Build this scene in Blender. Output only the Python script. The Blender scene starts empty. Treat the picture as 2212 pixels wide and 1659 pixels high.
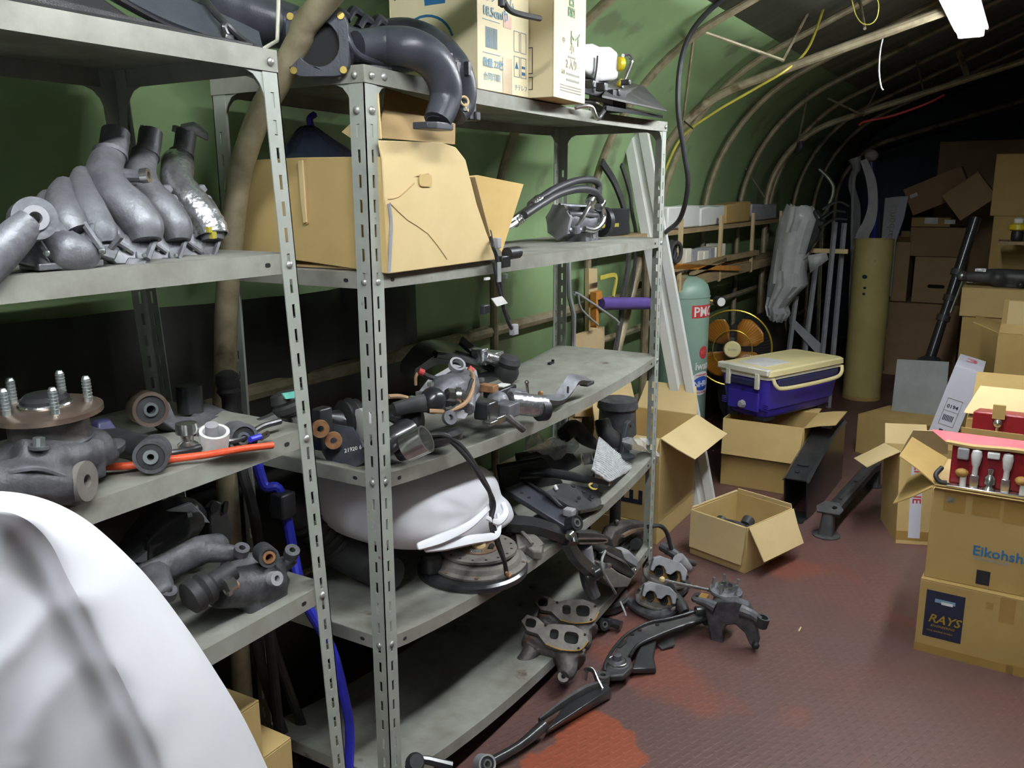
import bpy, bmesh, math, random
from mathutils import Vector, Matrix, Euler, noise
from mathutils.geometry import tessellate_polygon
random.seed(7)
scene = bpy.context.scene
COL = scene.collection
# ---------------------------------------------------------------- camera
CAM = Vector((-1.3932, -1.1685, 1.5536)); FPX = 1853.2
_yaw, _pit, _rol = (math.radians(a) for a in (30.7478, -12.4907, -0.2484))
_f = Vector((math.cos(_pit)*math.cos(_yaw), math.cos(_pit)*math.sin(_yaw), math.sin(_pit)))
_r = Vector((math.sin(_yaw), -math.cos(_yaw), 0)); _u = _r.cross(_f)
RT = math.cos(_rol)*_r + math.sin(_rol)*_u
UP = -math.sin(_rol)*_r + math.cos(_rol)*_u
FW = _f
cam_data = bpy.data.cameras.new('camera'); cam = bpy.data.objects.new('camera', cam_data)
COL.objects.link(cam)
cam.matrix_world = Matrix(((RT.x, UP.x, -FW.x, CAM.x), (RT.y, UP.y, -FW.y, CAM.y), (RT.z, UP.z, -FW.z, CAM.z), (0, 0, 0, 1)))
cam_data.sensor_width = 36; cam_data.lens = FPX/2212*36; cam_data.clip_start = .02; cam_data.clip_end = 100
scene.camera = cam
# ---------------------------------------------------------------- world, exposure
w = bpy.data.worlds.new('world'); scene.world = w; w.use_nodes = True
w.node_tree.nodes['Background'].inputs[0].default_value = (.74, .85, 1, 1)
w.node_tree.nodes['Background'].inputs[1].default_value = 0.0
scene.view_settings.view_transform = 'Standard'; scene.view_settings.look = 'None'
scene.view_settings.gamma = 1; scene.view_settings.use_curve_mapping = False
scene.view_settings.exposure = 0.0
LAMP_POWER = 100.0     # emission strength of the fluorescent tubes
def P(px, py, x=None, y=None, z=None, d=None):
    "the point of the place seen at a pixel of the photograph, on a given plane"
    r = FW + RT*((px-1106)/FPX) - UP*((py-829.5)/FPX)
    if x is not None: t = (x-CAM.x)/r.x
    elif y is not None: t = (y-CAM.y)/r.y
    elif z is not None: t = (z-CAM.z)/r.z
    else: t = d
    return CAM + r*t
V = Vector
def lerp(a, b, t): return a+(b-a)*t
# ---------------------------------------------------------------- materials
MATS = {}
def mat(name, c1, c2=None, scale=12, rough=.5, metal=0, bump=0, bscale=60, coat=0, contrast=(.35, .65), alpha=1, trans=0, ior=1.45, spec=.5, rust=None, stretch=None, emit=None, sss=0, rvar=0):
    m = bpy.data.materials.new(name); m.use_nodes = True
    nt = m.node_tree; N = nt.nodes; L = nt.links; b = N['Principled BSDF']
    b.inputs['Roughness'].default_value = rough; b.inputs['Metallic'].default_value = metal
    b.inputs['Coat Weight'].default_value = coat; b.inputs['Alpha'].default_value = alpha
    b.inputs['Coat Roughness'].default_value = .15
    b.inputs['Transmission Weight'].default_value = trans; b.inputs['IOR'].default_value = ior
    b.inputs['Specular IOR Level'].default_value = spec
    tc = N.new('ShaderNodeTexCoord'); src = tc.outputs['Object']
    if stretch:
        mp = N.new('ShaderNodeMapping'); mp.inputs['Scale'].default_value = stretch
        L.new(src, mp.inputs[0]); src = mp.outputs[0]
    c1 = (*c1, 1); c2 = (*(c2 or [x*.75 for x in c1[:3]]), 1)
    nz = N.new('ShaderNodeTexNoise'); nz.inputs['Scale'].default_value = scale; nz.inputs['Detail'].default_value = 6; nz.inputs['Roughness'].default_value = .62
    L.new(src, nz.inputs['Vector'])
    rp = N.new('ShaderNodeValToRGB'); rp.color_ramp.elements[0].position = contrast[0]; rp.color_ramp.elements[1].position = contrast[1]
    rp.color_ramp.elements[0].color = c1; rp.color_ramp.elements[1].color = c2
    L.new(nz.outputs['Fac'], rp.inputs[0]); out = rp.outputs[0]
    if rust:
        rc, amount, rs = rust
        n2 = N.new('ShaderNodeTexNoise'); n2.inputs['Scale'].default_value = rs; n2.inputs['Detail'].default_value = 8
        L.new(src, n2.inputs['Vector'])
        r2 = N.new('ShaderNodeValToRGB'); r2.color_ramp.elements[0].position = amount; r2.color_ramp.elements[1].position = min(amount+.06, 1)
        L.new(n2.outputs['Fac'], r2.inputs[0])
        mx = N.new('ShaderNodeMix'); mx.data_type = 'RGBA'
        L.new(r2.outputs[0], mx.inputs[0]); L.new(out, mx.inputs[6]); mx.inputs[7].default_value = (*rc, 1)
        out = mx.outputs[2]
    L.new(out, b.inputs['Base Color'])
    if rvar:
        mr = N.new('ShaderNodeMapRange'); mr.inputs[3].default_value = max(rough-rvar, .03); mr.inputs[4].default_value = min(rough+rvar, 1)
        L.new(nz.outputs['Fac'], mr.inputs[0]); L.new(mr.outputs[0], b.inputs['Roughness'])
    if bump:
        n3 = N.new('ShaderNodeTexNoise'); n3.inputs['Scale'].default_value = bscale; n3.inputs['Detail'].default_value = 4
        L.new(src, n3.inputs['Vector'])
        bp = N.new('ShaderNodeBump'); bp.inputs['Strength'].default_value = bump; bp.inputs['Distance'].default_value = .004
        L.new(n3.outputs['Fac'], bp.inputs['Height']); L.new(bp.outputs[0], b.inputs['Normal'])
    if emit:
        b.inputs['Emission Color'].default_value = (*emit[0], 1); b.inputs['Emission Strength'].default_value = emit[1]
    MATS[name] = m
    return m
RUST = (.11, .05, .025)
M_rack = mat('rack paint', (.36, .385, .335), (.30, .32, .28), 9, .42, bump=.05, bscale=150, rust=((.16, .10, .07), .70, 35), rvar=.1)
M_rackdust = mat('dusty rack board', (.30, .305, .265), (.19, .185, .155), 7, .6, bump=.04, bscale=150, rust=((.10, .08, .06), .66, 9), rvar=.1)
M_hole = mat('dark hole', (.012, .012, .012), None, 5, .9)
M_bolt = mat('bolt zinc', (.5, .5, .47), (.38, .38, .35), 40, .4, .6)
M_pipe = mat('old galvanised pipe', (.36, .31, .20), (.20, .165, .10), 14, .5, .25, bump=.1, bscale=40, rust=((.12, .085, .05), .62, 6))
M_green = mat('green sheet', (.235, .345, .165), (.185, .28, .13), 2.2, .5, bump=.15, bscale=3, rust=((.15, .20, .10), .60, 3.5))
M_roof = mat('grey roof sheet', (.24, .255, .235), (.16, .172, .16), 1.5, .75, bump=.1, bscale=4, stretch=(6, .6, 1))
M_dark = mat('dark end wall', (.07, .082, .105), (.045, .052, .065), 2, .8)
M_card = mat('cardboard', (.56, .405, .165), (.49, .35, .14), 5, .78, bump=.03, bscale=90)
M_card2 = mat('cardboard darker', (.44, .30, .105), (.38, .255, .085), 5, .78, bump=.03, bscale=90)
M_card3 = mat('cardboard pale', (.68, .53, .27), (.62, .475, .235), 5, .75, bump=.03, bscale=90)
M_cream_card = mat('cream carton', (.82, .72, .47), (.78, .68, .43), 5, .7, bump=.03, bscale=90)
M_cardin = mat('cardboard inside', (.50, .35, .165), (.43, .30, .14), 5, .8, bump=.03, bscale=90)
M_iron = mat('cast iron', (.115, .115, .125), (.055, .055, .06), 26, .55, .35, bump=.35, bscale=130, rvar=.15)
M_ironr = mat('rusty cast iron', (.125, .115, .11), (.06, .055, .055), 22, .6, .3, bump=.35, bscale=130, rust=(RUST, .58, 14))
M_alu = mat('cast aluminium', (.215, .22, .235), (.105, .11, .12), 16, .5, .45, bump=.3, bscale=120, rvar=.12)
M_aluhi = mat('foil wrapped aluminium', (.78, .80, .82), (.5, .52, .54), 40, .25, .9, bump=.5, bscale=90)
M_steel = mat('bright steel', (.72, .72, .70), (.5, .5, .48), 30, .22, .95)
M_zinc = mat('zinc stud', (.50, .56, .55), (.38, .42, .41), 40, .32, .85)
M_brass = mat('brass', (.70, .52, .14), None, 20, .3, .9)
M_copper = mat('rusty ring', (.42, .22, .10), (.25, .12, .06), 40, .6, .3)
M_blk = mat('black plastic', (.022, .023, .027), (.014, .015, .018), 30, .42, bump=.1, bscale=200)
M_blkgrey = mat('grey black plastic', (.055, .060, .072), (.032, .035, .043), 8, .36, bump=.12, bscale=250)
M_blkpaint = mat('black paint gloss', (.018, .019, .021), (.030, .030, .031), 18, .28, coat=.3, bump=.08, bscale=80)
M_blkdust = mat('dusty black paint', (.030, .031, .032), (.085, .082, .078), 10, .5, bump=.1, bscale=90, contrast=(.40, .75), rvar=.12)
M_rub = mat('rubber', (.018, .018, .019), (.032, .031, .031), 20, .6)
M_hose = mat('grey black hose', (.035, .036, .04), None, 30, .45)
M_white = mat('white plastic bag', (.90, .91, .95), (.87, .88, .93), 4, .38, bump=.45, bscale=5)
M_whitepl = mat('white plastic', (.82, .82, .80), None, 10, .35)
M_whitepan = mat('white painted steel', (.72, .73, .70), (.66, .67, .63), 8, .4, rust=((.2, .17, .14), .73, 30))
M_cream = mat('cream plastic', (.80, .70, .36), (.76, .66, .33), 6, .4)
M_ivory = mat('ivory plastic', (.80, .77, .64), None, 6, .4)
M_blue = mat('cooler blue', (.050, .034, .36), (.045, .03, .32), 6, .38)
M_navy = mat('cooler navy', (.035, .035, .10), None, 6, .4)
M_tank = mat('tank green', (.235, .36, .285), (.21, .32, .255), 7, .38, rvar=.1)
M_red = mat('red plastic', (.25, .012, .02), (.22, .010, .016), 9, .35)
M_redhi = mat('red printed card', (.62, .12, .14), (.56, .10, .12), 9, .6)
M_redhose = mat('red hose', (.72, .10, .035), (.62, .08, .03), 20, .4)
M_amber = mat('amber blade', (.52, .22, .02), (.48, .19, .018), 9, .3, trans=.25)
M_gold = mat('gold wire', (.62, .45, .06), None, 20, .3, .7)
M_yellow = mat('yellow paint', (.74, .58, .02), None, 20, .4)
M_yhose = mat('yellow hose', (.46, .40, .05), (.36, .31, .05), 20, .4)
M_bluehose = mat('blue hose', (.028, .035, .50), None, 20, .4)
M_purple = mat('purple tube', (.10, .06, .26), None, 20, .45)
M_orange = mat('orange steel', (.50, .20, .03), None, 20, .5)
M_tube = mat('yellowed paper tube', (.52, .44, .17), (.44, .36, .13), 4, .55, rust=((.22, .16, .06), .68, 7))
M_wood = mat('old wood', (.32, .235, .12), (.21, .15, .075), 8, .7, stretch=(1, 8, 8))
M_ply = mat('plywood', (.52, .40, .22), (.45, .34, .18), 8, .65)
M_bagblk = mat('black bag', (.012, .016, .026), (.02, .026, .04), 9, .16, bump=.6, bscale=18)
M_film = mat('clear film', (.62, .64, .64), (.78, .79, .78), 14, .18, alpha=.42, bump=.7, bscale=22)
M_bubble = mat('bubble wrap', (.62, .64, .64), (.80, .81, .81), 70, .22, alpha=.72, bump=.8, bscale=120)
M_greypan = mat('grey panel', (.30, .315, .31), None, 5, .5)
M_lav = mat('white carton', (.62, .62, .70), (.58, .58, .66), 5, .5)
M_tape = mat('brown tape', (.36, .22, .06), (.31, .19, .05), 9, .3)
M_ink = mat('dark ink', (.02, .022, .05), None, 9, .6)
M_inkblue = mat('blue ink', (.03, .16, .35), None, 9, .6)
M_inkpale = mat('pale blue ink', (.22, .38, .50), None, 9, .6)
M_inkgrey = mat('grey ink', (.26, .26, .22), None, 9, .6)
M_inkgreen = mat('green ink', (.16, .28, .15), None, 9, .6)
M_inkred = mat('red ink', (.55, .05, .05), None, 9, .5)
M_paper = mat('white label', (.82, .82, .80), None, 9, .55)
M_teal = mat('teal paint mark', (.16, .62, .50), None, 9, .5)
M_gasket = mat('ochre primer', (.42, .24, .06), (.33, .18, .045), 20, .6)
M_grille = mat('black mesh', (.06, .055, .06), (.03, .03, .03), 30, .4)
M_glass = mat('lens glass', (.6, .62, .6), None, 9, .12)
M_tan = mat('tan wire', (.42, .26, .14), None, 9, .5)
M_dustgrey = mat('grey pad', (.34, .34, .35), (.27, .27, .29), 20, .6)
M_disc = mat('friction disc', (.20, .185, .16), (.14, .13, .115), 30, .7, .2, bump=.2, bscale=120)
M_rustplate = mat('rust plate', (.30, .20, .13), (.20, .14, .10), 20, .5, .5)
M_hub = mat('hub face', (.34, .26, .21), (.26, .19, .15), 18, .32, .8)
# ---------------------------------------------------------------- mesh builder
def frame(o=(0, 0, 0), zdir=(0, 0, 1), xdir=None):
    z = V(zdir).normalized()
    if xdir is None: xdir = V((1, 0, 0)) if abs(z.x) < .9 else V((0, 1, 0))
    x = V(xdir); x = (x - z*x.dot(z)).normalized(); y = z.cross(x)
    o = V(o)
    return Matrix(((x.x, y.x, z.x, o.x), (x.y, y.y, z.y, o.y), (x.z, y.z, z.z, o.z), (0, 0, 0, 1)))
def RZ(a): return Matrix.Rotation(math.radians(a), 4, 'Z')
def RX(a): return Matrix.Rotation(math.radians(a), 4, 'X')
def RY(a): return Matrix.Rotation(math.radians(a), 4, 'Y')
def T(*a): return Matrix.Translation(V(a))
def spline(pts, k=6, closed=False):
    pts = [V(p) for p in pts]
    if k <= 1 or len(pts) < 3: return pts
    n = len(pts); out = []
    for i in range(n if closed else n-1):
        p1, p2 = pts[i], pts[(i+1) % n]
        p0 = pts[i-1] if (i > 0 or closed) else p1*2-p2
        p3 = pts[(i+2) % n] if (i+2 < n or closed) else p2*2-p1
        for j in range(k):
            t = j/k
            out.append(.5*((2*p1)+(p2-p0)*t+(2*p0-5*p1+4*p2-p3)*t*t+(3*p1-p0-3*p2+p3)*t**3))
    if not closed: out.append(pts[-1])
    return out
def circ(r, n=12, cx=0, cy=0, a0=0, sx=1, sy=1):
    return [(cx+sx*r*math.cos(a0+2*math.pi*i/n), cy+sy*r*math.sin(a0+2*math.pi*i/n)) for i in range(n)]
def rrect(w, h, r, n=3, cx=0, cy=0):
    o = []
    for sx, sy, a in ((1, 1, 0), (-1, 1, 90), (-1, -1, 180), (1, -1, 270)):
        for i in range(n+1):
            t = math.radians(a+90*i/n)
            o.append((cx+sx*(w/2-r)+r*math.cos(t), cy+sy*(h/2-r)+r*math.sin(t)))
    return o
class MB:
    def __init__(s, M=None): s.v = []; s.f = []; s.M = M
    def add(s, vs, fs, M=None):
        o = len(s.v)
        for p in vs:
            p = V(p)
            if M is not None: p = M @ p
            if s.M is not None: p = s.M @ p
            s.v.append(p)
        s.f += [tuple(i+o for i in f) for f in fs]
        return s
    def box(s, c, d, M=None):
        x, y, z = d[0]/2, d[1]/2, d[2]/2; c = V(c)
        vs = [c+V((sx*x, sy*y, sz*z)) for sx in (-1, 1) for sy in (-1, 1) for sz in (-1, 1)]
        return s.add(vs, [(0, 1, 3, 2), (4, 6, 7, 5), (0, 4, 5, 1), (2, 3, 7, 6), (0, 2, 6, 4), (1, 5, 7, 3)], M)
    def hexa(s, a, b, M=None):
        "two quads a (4 points) and b (4 points) joined"
        return s.add(list(a)+list(b), [(3, 2, 1, 0), (4, 5, 6, 7), (0, 1, 5, 4), (1, 2, 6, 5), (2, 3, 7, 6), (3, 0, 4, 7)], M)
    def loft(s, rings, cap=True, closed=False, M=None):
        n = len(rings[0]); vs = [p for r in rings for p in r]; fs = []
        R = len(rings)
        for i in range(R if closed else R-1):
            for j in range(n):
                a = i*n+j; b = i*n+(j+1) % n; c = ((i+1) % R)*n+(j+1) % n; d = ((i+1) % R)*n+j
                fs.append((a, b, c, d))
        if cap and not closed:
            fs.append(tuple(range(n-1, -1, -1))); fs.append(tuple((R-1)*n+j for j in range(n)))
        return s.add(vs, fs, M)
    def tube(s, pts, r, n=10, k=5, closed=False, cap=True, M=None, flat=None, updir=None):
        "round (or flattened) bar along a smooth path"
        path = spline(pts, k, closed); m = len(path)
        if isinstance(r, (list, tuple)):
            R = []
            for i in range(m):
                t = i/(m-1)*(len(r)-1); j = min(int(t), len(r)-2); R.append(lerp(r[j], r[j+1], t-j))
        else: R = [r]*m
        rings = []; nrm = None
        for i, p in enumerate(path):
            a = path[i-1] if (i > 0 or closed) else p; b = path[(i+1) % m] if (i < m-1 or closed) else p
            t = (b-a)
            if t.length < 1e-9: t = V((0, 0, 1))
            t.normalize()
            if nrm is None:
                u0 = V(updir) if updir is not None else (V((0, 0, 1)) if abs(t.z) < .9 else V((1, 0, 0)))
                nrm = (u0 - t*u0.dot(t)).normalized()
            else:
                nrm = (nrm - t*nrm.dot(t))
                nrm = nrm.normalized() if nrm.length > 1e-6 else V((1, 0, 0))
            bn = t.cross(nrm); fl = flat or 1
            rings.append([p+(nrm*math.cos(2*math.pi*j/n)+bn*fl*math.sin(2*math.pi*j/n))*R[i] for j in range(n)])
        return s.loft(rings, cap, closed, M)
    def cyl(s, p0, p1, r, r1=None, n=16, cap=True, M=None):
        return s.tube([p0, p1], [r, r if r1 is None else r1], n, 1, False, cap, M)
    def lathe(s, prof, n=24, M=None, closed=False):
        rings = [[V((r*math.cos(2*math.pi*j/n), r*math.sin(2*math.pi*j/n), z)) for j in range(n)] for r, z in prof]
        return s.loft(rings, not closed, closed, M)
    def ring(s, ro, ri, h, n=24, M=None):
        return s.lathe([(ro, 0), (ro, h), (ri, h), (ri, 0)], n, M, True)
    def sph(s, c, r, n=10, sc=(1, 1, 1), M=None):
        c = V(c); rings = []
        for i in range(1, n//2+2):
            a = math.pi*(i-.5)/(n//2+1)
            rings.append([c+V((sc[0]*r*math.sin(a)*math.cos(2*math.pi*j/n), sc[1]*r*math.sin(a)*math.sin(2*math.pi*j/n), -sc[2]*r*math.cos(a))) for j in range(n)])
        return s.loft(rings, True, False, M)
    def torus(s, R, r, n=24, m=8, M=None, sy=1):
        return s.tube([V((R*math.cos(2*math.pi*i/n), sy*R*math.sin(2*math.pi*i/n), 0)) for i in range(n)], r, m, 1, True, False, M)
    def prism(s, out, h, M=None, holes=(), z0=0):
        loops = [[V((p[0], p[1], 0)) for p in l] for l in [out]+list(holes)]
        tri = tessellate_polygon(loops)
        flat = [p for l in loops for p in l]; n = len(flat)
        vs = [V((p.x, p.y, z0)) for p in flat]+[V((p.x, p.y, z0+h)) for p in flat]
        fs = []
        for t in tri:
            a, b, c = (flat[i] for i in t)
            if (b-a).cross(c-a).z < 0: t = (t[0], t[2], t[1])
            fs.append((t[2], t[1], t[0])); fs.append((t[0]+n, t[1]+n, t[2]+n))
        o = 0
        for li, l in enumerate(loops):
            m = len(l); area = sum(l[i].x*l[(i+1) % m].y-l[(i+1) % m].x*l[i].y for i in range(m))
            ccw = (area > 0) == (li == 0)
            for i in range(m):
                a, b = o+i, o+(i+1) % m
                fs.append((a, b, b+n, a+n) if ccw else (b, a, a+n, b+n))
            o += m
        return s.add(vs, fs, M)
    def slab(s, pts, d, M=None):
        "polygon of 3D points given thickness by the vector d"
        pts = [V(p) for p in pts]; n = len(pts); d = V(d)
        vs = pts+[p+d for p in pts]
        fs = [tuple(range(n-1, -1, -1)), tuple(range(n, 2*n))]+[(i, (i+1) % n, n+(i+1) % n, n+i) for i in range(n)]
        return s.add(vs, fs, M)
    def sheet(s, rows, M=None):
        n = len(rows[0]); fs = [(i*n+j, i*n+j+1, (i+1)*n+j+1, (i+1)*n+j) for i in range(len(rows)-1) for j in range(n-1)]
        return s.add([p for r in rows for p in r], fs, M)
    def strip(s, pts, width, th, k=6, up=(0, 0, 1), M=None):
        "flat bar: width across, thickness th, following a path; up = direction of the thickness"
        path = spline(pts, k); up = V(up); rings = []; m = len(path)
        for i, p in enumerate(path):
            t = path[min(i+1, m-1)]-path[max(i-1, 0)]; t.normalize()
            wv = t.cross(up).normalized(); u = wv.cross(t).normalized()
            wd = width if not isinstance(width, (list, tuple)) else lerp(width[min(int(i/(m-1)*(len(width)-1)), len(width)-2)], width[min(int(i/(m-1)*(len(width)-1)), len(width)-2)+1], i/(m-1)*(len(width)-1)-min(int(i/(m-1)*(len(width)-1)), len(width)-2))
            rings.append([p+wv*wd/2+u*th/2, p-wv*wd/2+u*th/2, p-wv*wd/2-u*th/2, p+wv*wd/2-u*th/2])
        return s.loft(rings, True, False, M)
def mkobj(name, mb, material, parent=None, smooth=35, bevel=0, solid=0, remesh=0, sub=0, smoothmod=0, fixn=True):
    me = bpy.data.meshes.new(name); me.from_pydata([tuple(p) for p in mb.v], [], mb.f); me.update()
    if fixn:
        bm = bmesh.new(); bm.from_mesh(me); bmesh.ops.recalc_face_normals(bm, faces=bm.faces); bm.to_mesh(me); bm.free()
    if smooth:
        me.shade_smooth()
        if not remesh: me.set_sharp_from_angle(angle=math.radians(smooth))
    o = bpy.data.objects.new(name, me); COL.objects.link(o)
    me.materials.append(material)
    if parent is not None: o.parent = parent
    if remesh:
        md = o.modifiers.new('remesh', 'REMESH'); md.mode = 'VOXEL'; md.voxel_size = remesh; md.use_smooth_shade = True
        md = o.modifiers.new('smooth', 'SMOOTH'); md.iterations = smoothmod or 4; md.factor = .6
    if solid:
        md = o.modifiers.new('solid', 'SOLIDIFY'); md.thickness = solid; md.offset = 0
    if sub:
        md = o.modifiers.new('sub', 'SUBSURF'); md.levels = sub; md.render_levels = sub
    if bevel:
        md = o.modifiers.new('bevel', 'BEVEL'); md.width = bevel; md.segments = 2; md.limit_method = 'ANGLE'; md.angle_limit = math.radians(40)
    return o
class Thing:
    "an Empty at the thing's base that parents its parts; parts are given in world coordinates unless local=True"
    def __init__(s, name, label, cat, loc=(0, 0, 0), rot=None, group=None):
        s.e = bpy.data.objects.new(name, None); COL.objects.link(s.e); s.e.empty_display_size = .05
        s.W = T(*loc) @ (rot if rot is not None else Matrix())
        s.e.matrix_world = s.W; s.I = s.W.inverted()
        s.e['label'] = label; s.e['category'] = cat
        if group: s.e['group'] = group
    def part(s, name, mb, material, parent=None, local=False, label=None, **kw):
        if not local: mb.v = [s.I @ p for p in mb.v]
        o = mkobj(name, mb, material, parent or s.e, **kw)
        if label: o['label'] = label
        return o
def single(name, label, cat, mb, material, loc=None, group=None, kind=None, **kw):
    "a thing that is one mesh, built in world coordinates, its origin at its base"
    if loc is None:
        zs = min(p.z for p in mb.v); c = sum(mb.v, V())/len(mb.v); loc = (c.x, c.y, zs)
    loc = V(loc); mb.v = [p-loc for p in mb.v]
    o = mkobj(name, mb, material, None, **kw); o.location = loc
    o['label'] = label; o['category'] = cat
    if group: o['group'] = group
    if kind: o['kind'] = kind
    return o
def struct(name, mb, material, **kw):
    o = mkobj(name, mb, material, None, **kw); o['kind'] = 'structure'; return o
def text_mb(txt, size, M, depth=.0006, bold=False, shear=0, extr=True, stretch=1):
    cu = bpy.data.curves.new('lettering', 'FONT'); cu.body = txt; cu.size = size; cu.extrude = depth; cu.shear = shear
    if bold: cu.offset = size*.018
    cu.resolution_u = 2
    ob = bpy.data.objects.new('lettering', cu); COL.objects.link(ob)
    dg = bpy.context.evaluated_depsgraph_get(); me = bpy.data.meshes.new_from_object(ob.evaluated_get(dg))
    mb = MB(); S = Matrix.Diagonal((stretch, 1, 1, 1))
    mb.add([v.co.copy() for v in me.vertices], [tuple(p.vertices) for p in me.polygons], M @ S)
    bpy.data.objects.remove(ob); bpy.data.curves.remove(cu); bpy.data.meshes.remove(me)
    return mb
def facing(o, right, up):
    r = V(right).normalized(); u = V(up); u = (u-r*u.dot(r)).normalized(); n = r.cross(u); o = V(o)
    return Matrix(((r.x, u.x, n.x, o.x), (r.y, u.y, n.y, o.y), (r.z, u.z, n.z, o.z), (0, 0, 0, 1)))
# ================================================================ the lamps of the place
M_lamp = mat('fluorescent tube', (1, 1, 1), None, 5, .5, emit=((.93, .97, 1.0), LAMP_POWER))
M_lamphouse = mat('lamp housing', (.80, .81, .82), None, 5, .4)
def lamp(x0, x1, y, z, label):
    t = Thing('fluorescent_lamp', label, 'lamp', ((x0+x1)/2, y, z), group='fluorescent lamps under the roof')
    h = MB()
    h.prism([(-.065, .02), (-.035, .06), (.035, .06), (.065, .02), (.06, .016), (0, .032), (-.06, .016)], x1-x0, frame((x0, y, z), (1, 0, 0), (0, 1, 0)))
    t.part('housing', h, M_lamphouse, smooth=0)
    for s in (-.033, .033):
        b = MB().cyl((x0+.03, y+s, z+.002), (x1-.03, y+s, z+.002), .015, n=12)
        t.part('tube', b, M_lamp)
    for x in (x0, x1-.028):
        e = MB().box((x+.014, y, z+.01), (.028, .10, .045)); t.part('tube_holder', e, M_lamphouse, bevel=.006)
    for x in (x0+.2, x1-.2):
        e = MB().cyl((x, y, z+.058), (x, y, z+.115), .012, n=8); t.part('hanger', e, M_lamphouse)
lamp(.56, 2.92, -.87, 2.2, 'bright fluorescent lamp hanging under the arched roof at upper right')
lamp(-2.5, -.14, -.84, 2.34, 'fluorescent lamp hanging over the aisle in front of the left rack')
# ================================================================ building shell
XA, XB = -2.7, 8.4
def arch(Yw, z1, R, th, yend=-1.5, n=14):
    pts = [V((0, Yw, 0)), V((0, Yw, z1))]
    for k in range(1, n+1):
        a = math.radians((90-th)*k/n); pts.append(V((0, Yw-R+R*math.cos(a), z1+R*math.sin(a))))
    y, z = pts[-1].y, pts[-1].z
    pts.append(V((0, yend, z+(y-yend)*math.tan(math.radians(th)))))
    return pts
fl = MB().add([(XA, .75, 0), (XB, .75, 0), (XB, -3.75, 0), (XA, -3.75, 0)], [(0, 1, 2, 3)])
def floor_mat():
    m = mat('red brown tread floor', (.125, .060, .050), (.098, .055, .049), 1.6, .46, rust=((.165, .058, .040), .60, 1.3), rvar=.16)
    nt = m.node_tree; N = nt.nodes; L = nt.links; b = N['Principled BSDF']
    tc = N.new('ShaderNodeTexCoord')
    def dashes(ang, off):
        mp = N.new('ShaderNodeMapping'); mp.inputs['Rotation'].default_value = (0, 0, math.radians(ang)); mp.inputs['Location'].default_value = (off, off*.5, 0)
        L.new(tc.outputs['Object'], mp.inputs[0])
        br = N.new('ShaderNodeTexBrick'); br.inputs['Scale'].default_value = 1; br.inputs['Brick Width'].default_value = .046; br.inputs['Row Height'].default_value = .023
        br.inputs['Mortar Size'].default_value = .0085; br.inputs['Mortar Smooth'].default_value = .3
        br.inputs['Color1'].default_value = br.inputs['Color2'].default_value = (1, 1, 1, 1); br.inputs['Mortar'].default_value = (0, 0, 0, 1)
        L.new(mp.outputs[0], br.inputs['Vector']); return br
    d1 = dashes(20, 0)
    bp = N.new('ShaderNodeBump'); bp.inputs['Strength'].default_value = .35; bp.inputs['Distance'].default_value = .0015
    L.new(d1.outputs['Color'], bp.inputs['Height']); L.new(bp.outputs[0], b.inputs['Normal'])
    # a cleaner orange red patch with its own outline in front of the rack
    mp2 = N.new('ShaderNodeMapping'); mp2.inputs['Location'].default_value = (-1.20, .78, 0); mp2.inputs['Scale'].default_value = (2.2, 3.0, 1)
    L.new(tc.outputs['Object'], mp2.inputs[0])
    nz = N.new('ShaderNodeTexNoise'); nz.inputs['Scale'].default_value = 5; nz.inputs['Detail'].default_value = 5; L.new(tc.outputs['Object'], nz.inputs['Vector'])
    ln = N.new('ShaderNodeVectorMath'); ln.operation = 'LENGTH'; L.new(mp2.outputs[0], ln.inputs[0])
    ad = N.new('ShaderNodeMath'); ad.operation = 'MULTIPLY_ADD'; ad.inputs[1].default_value = .8; L.new(nz.outputs['Fac'], ad.inputs[0]); L.new(ln.outputs['Value'], ad.inputs[2])
    rp = N.new('ShaderNodeValToRGB'); rp.color_ramp.elements[0].position = .84; rp.color_ramp.elements[1].position = .89; rp.color_ramp.elements[0].color = (1, 1, 1, 1); rp.color_ramp.elements[1].color = (0, 0, 0, 1)
    L.new(ad.outputs[0], rp.inputs[0])
    mx = N.new('ShaderNodeMix'); mx.data_type = 'RGBA'; old = b.inputs['Base Color'].links[0].from_socket
    L.new(rp.outputs[0], mx.inputs[0]); L.new(old, mx.inputs[6]); mx.inputs[7].default_value = (.25, .062, .030, 1); L.new(mx.outputs[2], b.inputs['Base Color'])
    return m
struct('floor', fl, floor_mat(), smooth=0)
def shell(prof, y_mirror=None, x0=XA, x1=XB, nx=24):
    rows = []
    for i in range(nx+1):
        x = lerp(x0, x1, i/nx)
        rows.append([V((x, p.y if y_mirror is None else 2*y_mirror-p.y, p.z)) for p in prof])
    return MB().sheet(rows)
full = arch(.64, 1.35, 1.04, 24)
struct('wall_left', shell(full[:16]), M_green, solid=.004)
struct('ceiling', (lambda a, b: (a.add(b.v, b.f), a)[1])(shell(full[15:]), shell(full[12:], -1.5)), M_roof, solid=.004)
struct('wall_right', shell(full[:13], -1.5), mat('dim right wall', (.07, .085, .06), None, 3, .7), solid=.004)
ew = [(p.y, p.z) for p in full]+[(-3-p.y, p.z) for p in reversed(full[:-1])]
struct('wall_far', MB().prism(ew, .02, facing((XB, 0, 0), (0, 1, 0), (0, 0, 1))), M_dark, smooth=0)
struct('wall_near', MB().prism(ew, .02, facing((XA-.02, 0, 0), (0, 1, 0), (0, 0, 1))), M_dark, smooth=0)
n_trim = 0
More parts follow.
